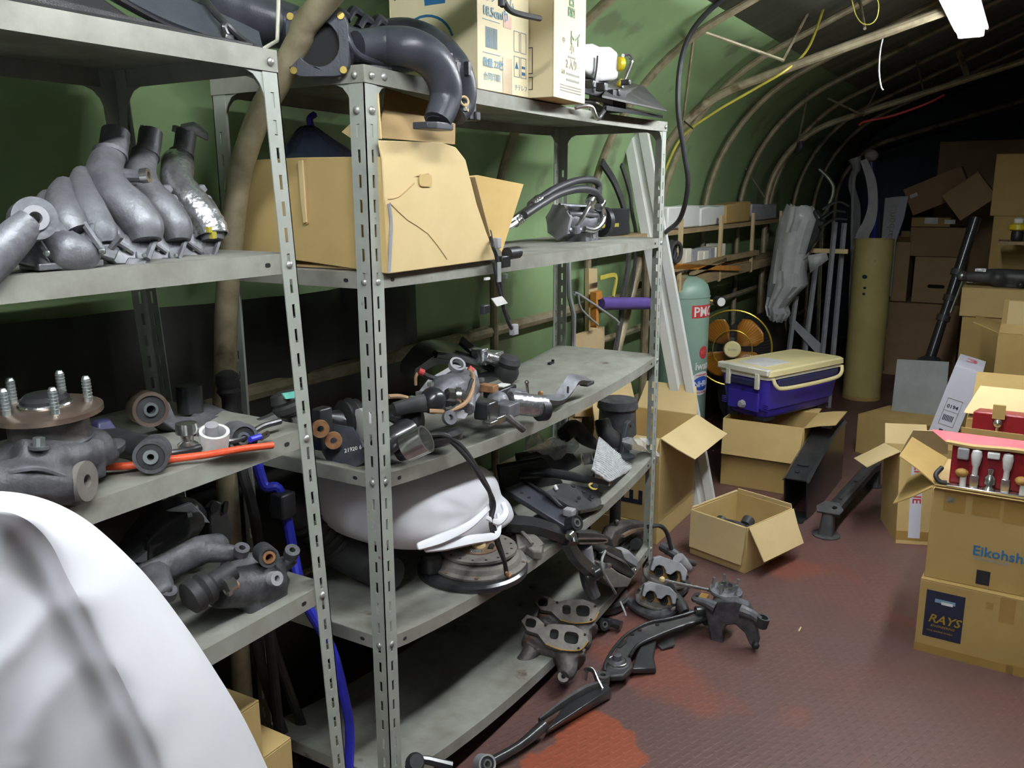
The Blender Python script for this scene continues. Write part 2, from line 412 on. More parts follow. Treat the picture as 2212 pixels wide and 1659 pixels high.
def rib(X, prof, r, lean=0):
    global n_trim; n_trim += 1
    pts = [V((X+lean*(p.z), p.y, p.z)) for p in prof]
    pts += [V((p.x, -3-p.y, p.z)) for p in reversed(pts[:-1])]
    pts[0].z = pts[-1].z = .0
    o = struct('trim_%d' % n_trim, MB().tube(pts, r, 10, 1), M_pipe)
outer = arch(.585, 1.35, .985, 24)
for X in (-1.6, -.9, 1.42, 2.25, 3.15, 3.9, 4.65, 5.45, 6.25, 7.05): rib(X, outer, .017)
inner = arch(.49, 1.45, .6, 16)
for X, dy, dz in ((2.74, 0, .012), (5.0, 0, 0), (7.6, 0, 0)): rib(X, [V((0, p.y+dy, p.z+dz if i else 0)) for i, p in enumerate(inner)], .021)
# the pipe that comes down between the two racks
gp = [(488, 1000), (487, 800), (490, 650), (508, 450), (525, 350), (560, 250), (605, 170), (645, 90), (690, 15)]
gpts = [P(a, b, x=-.055) for a, b in gp]; g0 = gpts[0].copy(); g0.z = 0; g0.y += .01
gend = gpts[-1]+V((0, -.35, .20)); gend2 = gend+V((0, -1.1, .40))
n_trim += 1
struct('trim_%d' % n_trim, MB().tube([g0]+gpts+[gend, gend2], .026, 12, 4), M_pipe)
# lattice rods between inner and outer arches
def rod(a, b, r=.007, m=None):
    global n_trim; n_trim += 1
    struct('trim_%d' % n_trim, MB().cyl(a, b, r, n=6), m or M_pipe)
rod(P(1500, 62, x=2.25), P(1692, 130, x=2.74)); rod(P(1690, 132, x=2.74), P(1760, 0, x=3.15)); rod(P(1475, 262, x=2.74), P(1500, 66, x=2.25))
rod(P(1868, 62, x=2.78), P(1856, -8, x=3.2)); rod(P(1866, 250, x=5.0), P(1925, 125, x=5.5)); rod(P(1790, 213, x=4.7), P(1866, 250, x=5.0))
rod(P(1996, 203, x=5.0), P(1980, 130, x=5.4)); rod(P(1655, 432, x=5.0), P(1612, 365, x=4.68)); rod(P(1722, 318, x=5.0), P(1745, 203, x=4.65))
rod(P(2092, 170, x=5.0), P(2072, 112, x=5.1), .02)
# purlins along the tunnel, on the wall behind the racks
def purlin(y, z, r, x0=XA+.05, x1=XB-.05):
    global n_trim; n_trim += 1
    struct('trim_%d' % n_trim, MB().cyl((x0, y, z), (x1, y, z), r, n=8), M_pipe)
purlin(.60, 1.03, .024); purlin(.555, .86, .016); purlin(.60, .45, .02)
# ================================================================ steel racks
def slotted(mb, a, wv, nv, H, off, pitch=.05, width=.04, th=.0022, sw=.0075, sh=.026, z0=.015):
    "upright flange: starts at a, spans width along wv, thickness along nv, slot holes up its middle"
    a = V(a); wv = V(wv); nv = V(nv)*th
    def q(u0, u1, za, zb):
        p = [a+wv*u0+off(za), a+wv*u1+off(za), a+wv*u1+off(zb), a+wv*u0+off(zb)]
        p = [p[0]+V((0, 0, za)), p[1]+V((0, 0, za)), p[2]+V((0, 0, zb)), p[3]+V((0, 0, zb))]
        mb.hexa(p, [x+nv for x in p])
    ul, ur = width/2-sw/2, width/2+sw/2
    q(0, ul, 0, H); q(ur, width, 0, H)
    z = 0; c = z0
    while c+sh/2 < H-.06:
        q(ul, ur, z, c-sh/2); z = c+sh/2; c += pitch
    q(ul, ur, z, H)
def rack(label, x0, x1, y0, D, H, tops, sags, lip, post, pitch=.05, lean=0, zslot=.03, gussets=True, boards_mat=M_rackdust):
    off = lambda z: V((-lean*z, 0, 0))
    t = Thing('steel_rack', label, 'rack', ((x0+x1)/2, y0+D/2, 0))
    g = .0022
    for cx, sx in ((x0, 1), (x1, -1)):
        for cy, sy in ((y0, 1), (y0+D, -1)):
            mb = MB()
            slotted(mb, (cx, cy, 0), (sx, 0, 0), (0, sy, 0), H, off, pitch, post, z0=zslot)
            slotted(mb, (cx, cy, 0), (0, sy, 0), (sx, 0, 0), H, off, pitch, post, z0=zslot)
            t.part('post', mb, M_rack, smooth=0)
    nx = 20
    for k, (zt, sg) in enumerate(zip(tops, sags)):
        xa, xb, ya, yb = x0+.003, x1-.003, y0+.003, y0+D-.003
        mb = MB(); rows = []
        topmost = k == 0
        e = -.004 if topmost else .0
        for i in range(nx+1):
            u = i/nx; x = lerp(xa+e, xb-e, u); s = sg*(4*u*(1-u))**.9
            o = off(zt)
            rows.append([V((x, ya+e, zt-lip-s))+o, V((x, ya+e, zt-s))+o, V((x, lerp(ya, yb, .33), zt-s*1.03))+o, V((x, lerp(ya, yb, .66), zt-s*1.03))+o, V((x, yb-e, zt-s))+o, V((x, yb-e, zt-lip-s))+o])
        mb.sheet(rows)
        for rr in (rows[0], rows[-1]):
            mb.sheet([[rr[1], rr[2], rr[3], rr[4]], [p-V((0, 0, lip)) for p in rr[1:5]]])
        bd = t.part('shelf_board', mb, boards_mat, solid=.0022, smooth=0)
        o = off(zt)
        for cx, sx in ((x0, 1), (x1, -1)):
            for face in ('front', 'side'):
                zc = zt-lip*.5
                hm = MB()
                if face == 'front':
                    px = cx+sx*(post+.032); u = (px-x0)/(x1-x0); s = sg*(4*u*(1-u))**.9
                    if not topmost or True:
                        hm.prism(rrect(.013, .008, .0039), .003, facing(V((px, y0+.003, zc-s))+o, (1, 0, 0), (0, 0, 1)), z0=-.0015)
                else:
                    hm.prism(rrect(.013, .008, .0039), .003, facing(V((cx+sx*.003, y0+post+.032, zc))+o, (0, 1, 0), (0, 0, 1)), z0=-.0015)
                t.part('punched_slot', hm, M_hole, parent=bd, smooth=0)
        # round-headed bolts through the posts
        for cx, sx in ((x0, 1), (x1, -1)):
            b = MB(); zc = zt-lip*.55
            b.sph(V((cx+sx*post/2, y0-.001 + (-.004 if topmost else 0), zc))+o, .0072, 10, (1, .7, 1))
            t.part('bolt', b, M_bolt)
            b = MB(); b.sph(V((cx-sx*.001 - (sx*.004 if topmost else 0), y0+post/2, zc))+o, .0072, 10, (.7, 1, 1))
            t.part('bolt', b, M_bolt)
    if gussets:
        zt = tops[0]-lip; w = .075; o = off(zt)
        shape = [(0, 0), (w, 0)]+[(w*(1-math.sin(math.radians(a)))+(post-.012)*math.sin(math.radians(a))*1.0, -w*(1-math.cos(math.radians(a)))) for a in (25, 45, 65, 85)]+[(post-.01, -w-.03), (0, -w-.03)]
        for cx, sx in ((x0, 1), (x1, -1)):
            for cy, sy in ((y0, 1), (y0+D, -1)):
                gm = MB().prism([(sx*a, b) for a, b in shape], .002, facing(V((cx+sx*.0025, cy+sy*.0030, zt))+o, (1, 0, 0), (0, 0, 1)), z0=-.001)
                t.part('gusset', gm, M_rack, smooth=0)
                gm = MB().prism([(sy*a, b) for a, b in shape], .002, facing(V((cx+sx*.0030, cy+sy*.0025, zt))+o, (0, 1, 0), (0, 0, 1)), z0=-.001)
                t.part('gusset', gm, M_rack, smooth=0)
        for dx, dz in ((.062, lip*.5), (post/2, -.052)):
            b = MB().sph(V((x0+dx, y0-.002, zt+dz))+o, .0085, 10, (1, .7, 1)); t.part('bolt', b, M_bolt)
            b = MB().sph(V((x0-.002, y0+dx, zt+dz))+o, .0085, 10, (.7, 1, 1)); t.part('bolt', b, M_bolt)
    return t
BW, BD = 1.675, .44
BT = [1.805, 1.392, .950, .555, .180]; BS = [.010, .006, .042, .072, .086]
rack('tall grey slotted-angle steel rack in the middle, large open box on its second shelf', 0, BW, 0, BD, 1.801, BT, BS, .033, .04, zslot=.03)
AX0, AX1 = -1.36, -.135
AT = [1.800, 1.448, 1.110, .771]; AS = [.0, .0, .006, .0]
rack('leaning grey steel rack at left holding cast manifolds and a wheel hub', AX0, AX1, 0, .45, 1.80, AT, AS, .036, .036, pitch=.047, lean=.055, zslot=.025, gussets=True)
def zB(k, x):
    u = min(max(x/BW, 0), 1); return BT[k]-BS[k]*(4*u*(1-u))**.9
# ================================================================ cartons
def carton(label, corner, ang, w, d, h, m=M_card, flaps=None, tape=False, inner=None, name='cardboard_box', tilt=None, th=.005, group=None, cat='box', floor_=True):
    M = T(*corner) @ RZ(ang)
    if tilt is not None: M = M @ tilt
    t = Thing(name, label, cat, corner, RZ(ang) if tilt is None else RZ(ang) @ tilt, group)
    t.M = M
    def q(nm, mb, mm=m, **k):
        mb.v = [M @ p for p in mb.v]; return t.part(nm, mb, mm, **k)
    closed = flaps is None
    q('side_panel', MB().box((w/2, th/2, h/2), (w, th, h)), bevel=.0015)
    q('side_panel', MB().box((w/2, d-th/2, h/2), (w, th, h)), bevel=.0015)
    q('side_panel', MB().box((th/2, d/2, h/2), (th, d-2*th, h)), bevel=.0015)
    q('side_panel', MB().box((w-th/2, d/2, h/2), (th, d-2*th, h)), bevel=.0015)
    if floor_: q('base_panel', MB().box((w/2, d/2, th/2), (w-2*th, d-2*th, th)), inner or M_cardin)
    if closed:
        q('flap', MB().box((w/2, d*.25, h+th/2), (w, d/2-.001, th)), bevel=.0015)
        q('flap', MB().box((w/2, d*.75, h+th/2), (w, d/2-.001, th)), bevel=.0015)
        if tape:
            q('tape', MB().box((w/2, d/2, h+th+.0005), (w+.002, .05, .001)), M_tape)
            q('tape', MB().box((-.0006, d/2, h-.03), (.001, .05, .07)), M_tape); q('tape', MB().box((w+.0006, d/2, h-.03), (.001, .05, .07)), M_tape)
    else:
        for k, v in flaps.items():
            a, ln = math.radians(v[0]), v[1]; tp = v[2] if len(v) > 2 else .006; sk = v[3] if len(v) > 3 else 0
            A, B, o = {'f': (V((0, 0, h)), V((w, 0, h)), V((0, -1, 0))), 'b': (V((w, d, h)), V((0, d, h)), V((0, 1, 0))), 'l': (V((0, d, h)), V((0, 0, h)), V((-1, 0, 0))), 'r': (V((w, 0, h)), V((w, d, h)), V((1, 0, 0)))}[k]
            u = (B-A).normalized(); dr = V((0, 0, 1))*math.cos(a)+o*math.sin(a); n = u.cross(dr)
            if n.dot(o) < 0: n = -n
            off = n*(-th/2)
            if v[0] > 120: off = o*.004
            pts = [A+off+u*.002, B+off-u*.002, B+off+dr*ln-u*tp+u*sk, A+off+dr*ln+u*tp+u*sk]
            mid = [lerp(pts[0], pts[3], .5)+n*random.uniform(-.004, .004), lerp(pts[1], pts[2], .5)+n*random.uniform(-.004, .004)]
            mb = MB().loft([[pts[0], pts[1], pts[1]+n*th*.8, pts[0]+n*th*.8], [mid[0], mid[1], mid[1]+n*th*.8, mid[0]+n*th*.8], [pts[3], pts[2], pts[2]+n*th*.8, pts[3]+n*th*.8]])
            q('flap', mb, M_card3 if m is M_card else m, smooth=20)
    t.q = q
    return t
def quad(t, nm, corners, m, out, th=.0008, parent=None):
    "flat sticker or print patch: four corners, pushed out along a normal"
    return t.part(nm, MB().slab([V(c)+V(out)*.0006 for c in corners], V(out)*th), m, smooth=0)
# ---- open box of small parts on the floor
b1 = carton('open cardboard box on the floor with small black parts in it', (2.05, -.03, 0), math.degrees(math.atan2(-.27, -.09)), .285, .34, .205, M_card, {'f': (176, .165, .01), 'r': (150, .15, .02, -.01), 'b': (-8, .02), 'l': (-5, .012)})
def in_b1(x, y, z): return b1.M @ V((x, y, z))
for k, (x, y, a, lab) in enumerate(((.07, .10, 80, 'black bush bracket at the left of the open floor box'), (.15, .19, 85, 'black bracket lying in the middle of the open floor box'), (.225, .10, 95, 'small black arm at the right in the open floor box'))):
    mb = MB(); F = T(*in_b1(x, y, .12)) @ RZ(a)
    mb.ring(.028, .014, .045, 18, F @ RX(70)); mb.tube([(0, 0, 0), (.05, .01, .01), (.10, .0, .0)], [.014, .011, .015], 8, 4, M=F); mb.ring(.017, .008, .02, 14, F @ T(.11, 0, -.01))
    mb.box((.05, .0, -.02), (.09, .03, .03), F)
    for s in (-.04, .04): mb.box((.03+s, .02, -.055), (.02, .03, .12), F)
    single('suspension_bracket', lab, 'bracket', mb, M_blkdust, group='black parts in the open floor box')
# ---- box carrying the cooler
b2 = carton('open cardboard box on the floor carrying the blue cooler', (3.03, .14, 0), -90, .425, .36, .372, M_card2, {'f': (168, .19, .012), 'r': (78, .15, .02, .0), 'b': (90, .1)})
for o in b2.e.children:
    if o.name.startswith('flap'): o.data.materials[0] = M_card
# ---- blue cooler
def cooler():
    L, W = .66, .33
    Mw = T(2.985, -.10, .39) @ RZ(-23)
    t = Thing('cooler_box', 'blue and cream picnic cooler standing on an open cardboard box', 'cooler', (2.985, -.10, .39), RZ(-23))
    def q(nm, mb, m, **k): mb.v = [Mw @ p for p in mb.v]; return t.part(nm, mb, m, **k)
    def lay(z, g, r=.035): return [V((a+L/2, b+W/2, z)) for a, b in rrect(L-2*g, W-2*g, r, 4)]
    body = MB().loft([lay(.0, .05), lay(.012, .04), lay(.045, .035), lay(.052, .026), (lay(.135, .016)), lay(.215, .008)])
    bo = q('body', body, M_blue, smooth=40)
    q('rim', MB().loft([lay(.215, .006), lay(.218, .0), lay(.232, .0), lay(.234, .004)]), M_ivory)
    lid = q('lid', MB().loft([lay(.234, .002), lay(.237, -.008, .03), lay(.262, -.006, .03), lay(.270, .004, .03), lay(.268, .03, .03), lay(.272, .045, .03)]), M_cream, smooth=30)
    q('lid_end', MB().loft([[V((-.014, 0, z)), V((.03, 0, z)), V((.03, W, z)), V((-.014, W, z))] for z in (.240, .266, .274)]), M_ivory, parent=lid, bevel=.006)
    q('label', MB().box((.17, W/2, .2735), (.22, .18, .002)), M_whitepl, parent=lid)
    q('hand_recess', MB().box((.004, W/2, .19), (.02, .16, .038)), M_navy, parent=bo, bevel=.006)
    for y in (.065, W-.075):
        l = q('latch', MB().box((-.008, y, .205), (.016, .028, .085)), M_ivory, bevel=.004)
    q('drain_recess', MB().box((.0155, W/2, .085), (.014, .20, .10)), M_navy if False else M_blue, parent=bo, bevel=.004)
    q('drain_plug', MB().lathe([(.004, .02), (.016, .018), (.022, .006), (.024, -.004)], 8, T(.005, W/2, .065) @ RY(-90)), M_dustgrey, parent=bo)
    q('latch_screw', MB().box((.002, W/2, .148), (.006, .012, .007)), M_hole, parent=bo)
    # side handle of cream plastic over a dark recess
    q('side_recess', MB().box((L*.53, -.001+.007, .19), (L*.80, .014, .045)), M_navy, parent=bo, bevel=.006)
    hp = [(.03, -.004, .225), (.045, -.016, .188), (.10, -.02, .168), (L/2, -.022, .163), (L-.10, -.02, .168), (L-.04, -.016, .19), (L-.022, -.004, .225)]
    q('carry_handle', MB().tube(hp, .011, 8, 5, flat=.8), M_cream)
    for z in (.05, .06, .07, .08):
        for y in (.035, W-.035): q('rib', MB().box((.028, y, z), (.006, .045, .004)), M_blue, parent=bo)
    q('foot', MB().box((.09, .08, -.006), (.10, .06, .02)), M_blk); q('foot', MB().box((.09, W-.08, -.006), (.10, .06, .02)), M_blk)
    q('foot', MB().box((L-.09, .08, -.006), (.10, .06, .02)), M_blk); q('foot', MB().box((L-.09, W-.08, -.006), (.10, .06, .02)), M_blk)
cooler()
# ---- boxes beside the far post of the rack
bl = carton('flat yellowish carton under the open box behind the rack end post', (2.06, .46, 0), -90, .33, .5, .09, M_card)
b3 = carton('tall open cardboard box with torn flaps behind the rack end post', (2.07, .45, .097), -90, .32, .49, .40, M_card, {'r': (118, .17, .01, .02), 'b': (25, .14, .03), 'l': (12, .13, .02), 'f': (150, .1)})
b3.q('lettering', text_mb('E', .15, facing((.24, -.001, .07), (0, 0, 1), (-1, 0, 0)), bold=True), M_ink)
b3.q('lettering', text_mb('K', .13, facing((.24, -.001, .25), (0, 0, 1), (-1, 0, 0)), bold=True), M_ink)
# ---- compressor air tank with stickers
def tank():
    X, Y, R = 3.22, .455, .145
    t = Thing('air_tank', 'upright green compressed air tank with racing stickers', 'tank', (X, Y, 0))
    t.part('shell', MB().lathe([(.03, 1.105), (.07, 1.10), (.105, 1.085), (.130, 1.06), (.143, 1.02), (R, .985), (R, .24), (.135, .20), (.09, .17), (.03, .16)], 40, T(X, Y, 0)), M_tank)
    t.part('weld_seam', MB().torus(R+.0005, .003, 40, 6, T(X, Y, .995)), M_tank)
    for a in (200, 320, 80):
        c, s = math.cos(math.radians(a)), math.sin(math.radians(a))
        t.part('leg', MB().tube([(X+c*.13, Y+s*.13, .35), (X+c*.15, Y+s*.15, .18), (X+c*.20, Y+s*.20, 0)], .014, 8, 1), M_tank)
    g = MB().cyl((X+.09, Y-.165, .965), (X+.05, Y-.20, .965), .028, n=18); ga = t.part('gauge', g, M_blk)
    t.part('gauge_face', MB().cyl((X+.05, Y-.2, .965), (X+.0485, Y-.2015, .965), .024, n=18), M_whitepl, parent=ga)
    t.part('gauge_stem', MB().cyl((X+.07, Y-.13, .965), (X+.085, Y-.175, .965), .008, n=8), M_brass, parent=ga)
    t.part('valve', MB().cyl((X-.12, Y-.02, .78), (X-.19, Y-.03, .78), .007, n=8), M_brass)
    def wrap(mb, a0, z0, r=R):
        o = MB(); o.f = mb.f
        for p in mb.v:
            a = math.radians(a0)+p.x/R; o.v.append(V((X+(r+p.z)*math.cos(a), Y+(r+p.z)*math.sin(a), z0+p.y)))
        return o
    def patch(out, e, n=16):
        "subdivided outline patch so that it bends round the shell"
        mb = MB(); xs = [p[0] for p in out]; x0, x1 = min(xs), max(xs); rows = []
        for i in range(n+1):
            x = lerp(x0, x1, i/n); ys = []
            for k in range(len(out)):
                (ax, ay), (bx, by) = out[k], out[(k+1) % len(out)]
                if (ax-x)*(bx-x) <= 0 and abs(ax-bx) > 1e-9: ys.append(ay+(by-ay)*(x-ax)/(bx-ax))
            rows.append([V((x, min(ys), e)), V((x, max(ys), e))])
        mb.sheet(rows); return mb
    def txt(s, size, x, y, e, **k): return text_mb(s, size, T(x, y, e), .0003, **k)
    A = 247
    t.part('sticker', wrap(patch([(-.105, -.035), (.105, -.035), (.105, .035), (-.105, .035)], .0008), A+13, .92), M_inkred, smooth=0, solid=.0006)
    t.part('lettering', wrap(txt('PMC', .075, -.095, -.026, .0018, bold=True), A+13, .92), M_whitepl, smooth=0)
    t.part('sticker', wrap(patch(circ(.036, 20, 0, 0, .01), .0008), A+8, .69), M_inkred, smooth=0, solid=.0006)
    t.part('lettering', wrap(txt('FET', .03, -.025, -.010, .0018, bold=True), A+8, .69), M_redhi, smooth=0)
    t.part('lettering', wrap(txt('iwata', .062, -.06, 0, .0012, bold=True), A+8, .595), M_whitepl, smooth=0)
    st = wrap(patch(circ(.098, 32, 0, 0, .01, 1, .68), .0008), A+6, .515); t.part('sticker', st, M_whitepl, smooth=0, solid=.0006)
    ring_ = MB(); 
    o_ = circ(.092, 32, 0, 0, 0, 1, .66); i_ = circ(.072, 32, 0, 0, 0, 1, .62)
    for k in range(32):
        if 6 < k < 26 or True:
            if (k in range(3, 13)) or (k in range(19, 29)): continue
            a, b = k, (k+1) % 32
            ring_.add([(*o_[a], .0014), (*o_[b], .0014), (*i_[b], .0014), (*i_[a], .0014)], [(0, 1, 2, 3)])
    t.part('sticker', wrap(ring_, A+6, .515), M_inkred, smooth=0, solid=.0004)
    t.part('sticker', wrap(patch(circ(.068, 28, 0, 0, .01, 1, .60), .0016), A+6, .515), mat('sticker blue', (.03, .09, .45), None, 9, .4), smooth=0, solid=.0006)
    t.part('lettering', wrap(txt('NHRA', .046, -.060, -.017, .0024, bold=True), A+6, .515), M_whitepl, smooth=0)
    t.part('lettering', wrap(txt('CHAMPIONSHIP', .013, -.050, .044, .0016, bold=True), A+6, .515), M_inkred, smooth=0)
    t.part('lettering', wrap(txt('DRAG RACING', .013, -.045, -.056, .0016, bold=True), A+6, .515), M_inkred, smooth=0)
tank()
# ---- amber fan
def fan():
    c = P(1582, 752, x=3.82); R = .235
    t = Thing('electric_fan', 'old floor fan with amber blades behind the blue cooler', 'fan', (c.x+.08, c.y+.05, 0))
    ax = (V((CAM.x, CAM.y, c.z+.1))-c); ax.z = .15; ax.normalize()
    F = frame(c, ax, (-ax.y, ax.x, 0))
    t.part('guard_rim', MB().torus(R, .006, 48, 8, F), M_gold)
    t.part('guard_ring', MB().torus(R*.50, .0035, 40, 6, F @ T(0, 0, .055)), M_gold)
    g = MB()
    for i in range(72):
        a = 2*math.pi*i/72; g.tube([(.05*math.cos(a), .05*math.sin(a), .06), (R*.5*math.cos(a), R*.5*math.sin(a), .055), (R*.9*math.cos(a), R*.9*math.sin(a), .03), (R*math.cos(a), R*math.sin(a), 0)], .0009, 3, 1, M=F)
    t.part('guard_wires', g, M_grille)
    g = MB()
    for i in range(40):
        a = 2*math.pi*i/40; g.tube([(.05*math.cos(a), .05*math.sin(a), -.07), (R*.9*math.cos(a), R*.9*math.sin(a), -.05), (R*math.cos(a), R*math.sin(a), 0)], .0009, 3, 1, M=F)
    t.part('rear_guard', g, M_grille)
    for i in range(4):
        rows = []
        for r in (.04, .09, .14, .19, .205):
            wd = {.04: .35, .09: .55, .14: .62, .19: .50, .205: .28}[r]; row = []
            for k in range(7):
                u = k/6-.5; a = math.radians(45+90*i)+u*2*wd*1.0; row.append(V((r*math.cos(a), r*math.sin(a), .012-u*.05)))
            rows.append(row)
        t.part('blade', MB().sheet([[F @ p for p in r] for r in rows]), M_amber, solid=.003)
    hb = t.part('hub_badge', MB().lathe([(.002, .068), (.045, .067), (.052, .060), (.052, .05)], 28, F), M_cream)
    t.part('lettering', text_mb('Golden', .018, F @ T(-.027, -.005, .0682)), M_inkgrey, parent=hb)
    t.part('motor', MB().lathe([(.01, -.16), (.05, -.155), (.06, -.10), (.06, -.05), (.02, -.04), (.02, .03)], 24, F), M_blk)
    m = F @ V((0, 0, -.10))
    t.part('stem', MB().cyl((m.x, m.y, .03), (m.x, m.y, m.z), .022, n=14), M_blk)
    t.part('base', MB().lathe([(.01, .045), (.10, .04), (.15, .02), (.155, 0), (.01, 0)], 28, T(m.x, m.y, 0)), M_blk)
fan()
# ---- white steel channel leaning against the wall
def channel():
    a = V((2.63, .09, 0)); b = V((2.63, .52, 1.86))
    d = (b-a).normalized(); F = frame(a, d, (0, -1, 0)); L = (b-a).length
    w = .062
    prof = [(-w, 0), (-w, .028), (-.018, .028), (-.010, .012), (.012, .012), (.020, .028), (w, .028), (w, 0), (w-.003, 0), (w-.003, .025), (.022, .025), (.014, .009), (-.012, .009), (-.020, .025), (-w+.003, .025), (-w+.003, 0)]
    prof = [(x, -y) if False else (x, y) for x, y in prof]
    # open side to the wall, ribbed face to the aisle
    Fy = facing(a, (0, -1, 0), V((-1, 0, 0)))
    mb = MB()
    n = V((-1, 0, 0)); sdir = d.cross(n).normalized()
    rings = [[p0+sdir*x+n*y for x, y in prof] for p0 in (a, b)]
    mb.loft(rings)
    single('steel_channel', 'long white ribbed steel channel leaning behind the far end of the rack', 'channel', mb, M_whitepan, smooth=0)
channel()
# ---- paper tube
def papertube():
    c = V((5.56, -.185, 0)); R = .138
    t = Thing('paper_tube', 'thick yellowed upright paper tube with black marks', 'tube', c)
    t.part('wall', MB().lathe([(R, .0), (R, .02), (R*.985, .025), (R, .03), (R, 1.215), (R-.012, 1.215), (R-.012, .0)], 40, T(*c), True), M_tube)
    t.part('bottom_band', MB().ring(R+.002, R-.002, .03, 40, T(c.x, c.y, 0)), M_card2)
    for px, py, s in ((1868, 598, .02), (1868, 622, .012), (1866, 635, .012)):
        p = P(px, py, x=c.x-R*.98); n = V((p.x-c.x, p.y-c.y, 0)).normalized(); q = V((c.x, c.y, p.z))+n*R
        t.part('mark', MB().prism(circ(s, 8, sy=.8), .0012, facing(q, V((0, 0, 1)).cross(n), (0, 0, 1))), M_ink)
papertube()
# ---- black crossmembers standing on the floor
def beams():
    t = Thing('subframe_beam', 'tall black perforated steel beam standing on the floor by the blue cooler', 'beam', (2.95, -.40, 0))
    A = [V((2.66, -.335, .215)), V((2.78, -.345, .262)), V((3.0, -.355, .315)), V((3.2, -.36, .34)), V((3.42, -.365, .345))]
    def ring(p, w, e): return [p+V((0, w, -e)), p+V((0, w*.8, 0)), p+V((0, -w*.8, 0)), p+V((0, -w, -e))]
    rows = [ring(p, .062, .012) for p in A]
    t.part('top_plate', MB().loft([r+[x-V((0, 0, .006)) for x in reversed(r)] for r in rows]), M_blkpaint, smooth=30)
    side = lambda s: MB().loft([[p+V((0, s*.055, -.012)), p+V((0, s*.05, -.012)), V((p.x+(.03 if i else .05), p.y+s*.05, 0)), V((p.x+(.03 if i else .05), p.y+s*.055, 0))] for i, p in enumerate(A)])
    t.part('web', side(1), M_blkpaint, smooth=30); t.part('web', side(-1), M_blkpaint, smooth=30)
    t.part('foot_flange', MB().prism(rrect(.16, .10, .02), .008, T(2.72, -.335, 0)), M_blkpaint)
    t.part('slot_opening', MB().prism(rrect(.05, .055, .012), .003, frame(A[1]+V((0, 0, -.0005)), V((-.25, 0, 1)))), M_hole, smooth=0)
    t.part('bolt_hole', MB().prism(circ(.012, 12), .003, frame(lerp(A[0], A[1], .45)+V((0, .01, .001)), V((-.3, 0, 1)))), M_hole, smooth=0)
    for i in range(7):
        p = lerp(A[1], A[3], .15+i*.11); t.part('rivet', MB().sph(p+V((0, .05-(i % 2)*.015, .001)), .004, 6), M_zinc)
    t.part('label_tag', MB().box(A[3]+V((.02, -.0, .003)), (.045, .05, .002)), M_paper)
    t2 = Thing('subframe_beam', 'low dusty black steel beam with round feet lying beside the tall beam', 'beam', (2.85, -.55, 0))
    B0, B1 = V((2.60, -.515, .125)), V((3.38, -.585, .155))
    def sec(p, w, h): return [p+V((0, w, -h)), p+V((0, w, -.01)), p+V((0, w*.6, .0)), p+V((0, w*.3, -.012)), p+V((0, -w*.3, -.012)), p+V((0, -w*.6, 0)), p+V((0, -w, -.01)), p+V((0, -w, -h))]
    t2.part('rail', MB().loft([sec(lerp(B0, B1, u), .03+.008*(abs(u-.5) > .42), .045) for u in (0, .08, .12, .5, .9, .94, 1)]), M_blkdust, smooth=25)
    for c, r in ((V((2.56, -.51, 0)), .062), (V((3.40, -.59, 0)), .045)):
        t2.part('foot_plate', MB().lathe([(r, 0), (r, .006), (r*.8, .010), (.02, .012)], 26, T(*c)), M_blkdust)
        t2.part('leg', MB().loft([[c+V((x*1.1, y*1.1, .008)) for x, y in rrect(.06, .06, .01)], [c+V((x+.02, y, .115)) for x, y in rrect(.055, .05, .01)]]), M_blkdust)
    t2.part('bracket_plate', MB().prism([(-.05, -.04), (.05, -.04), (.06, 0), (.03, .045), (-.03, .045), (-.06, 0)], .008, frame((2.585, -.513, .122), (-.35, 0, 1), (0, -1, 0)), [circ(.012, 10, .02, .005)]), M_blkdust)
    for k in (.2, .55): t2.part('bolt_hole', MB().prism(circ(.011, 10), .002, frame(lerp(B0, B1, k)+V((0, 0, -.011)))), M_hole, smooth=0)
beams()
# ---- RAYS carton, carton on top, folded carton, red lamp boxes
r1 = carton('cardboard carton with a dark blue and gold wheel maker label, lowest of the right stack', (1.655, -.978, 0), -93, .52, .40, .262, M_card2)
def panel_patch(t, px0, mm, name='label'): pass
fx = V((.018, -1, 0)).normalized()
def on_front(t, x, z, e=.0008): return t.M @ V((x, -e, z))
t = r1
def patch(t, x0, z0, x1, z1, m, name='label', e=.0006, skew=0, th=.0006):
    mb = MB().slab([(x0, -e, z0), (x1, -e, z0+skew), (x1, -e, z1+skew), (x0, -e, z1)], (0, -th, 0)); return t.q(name, mb, m, smooth=0)
def letters(t, s, size, x, z, m, e=.0016, parent=None, **k):
    mb = text_mb(s, size, facing((x, -e, z), (1, 0, 0), (0, 0, 1)), .0003, **k); return t.q('lettering', mb, m, smooth=0)
lb = patch(r1, .022, .062, .140, .232, M_ink)
letters(r1, 'RAYS', .042, .034, .118, M_gold, bold=True, shear=.3); letters(r1, 'ENGINEERING', .0115, .044, .102, M_gold, shear=.3); letters(r1, 'VOLK RACING WHEELS', .0075, .034, .084, M_gold)
patch(r1, .05, .192, .112, .205, M_inkpale, 'label_print', .0014); patch(r1, .07, .188, .105, .198, M_paper, 'label_print', .0016)
for a in ((.0, .0, .30, .030), (.20, .21, .222, .235), (.24, .175, .285, .262), (.28, .0, .42, .034)): patch(r1, *a, M_tape, 'tape', .0004)
r2 = carton('torn cardboard carton printed Eikohsha, stacked on the labelled carton', (1.675, -.985, .268), -92, .50, .38, .315, M_card2, {'f': (55, .02), 'l': (128, .15, .02, -.02)})
letters(r2, 'Eikohsha', .047, .135, .112, M_inkblue, bold=True); letters(r2, 'PHOTO SPECIALIST', .012, .142, .096, M_inkpale); letters(r2, 'M', .034, .042, .275, M_inkgrey, bold=True)
patch(r2, .155, .012, .195, .062, M_blk, 'black_sticker', skew=.0)
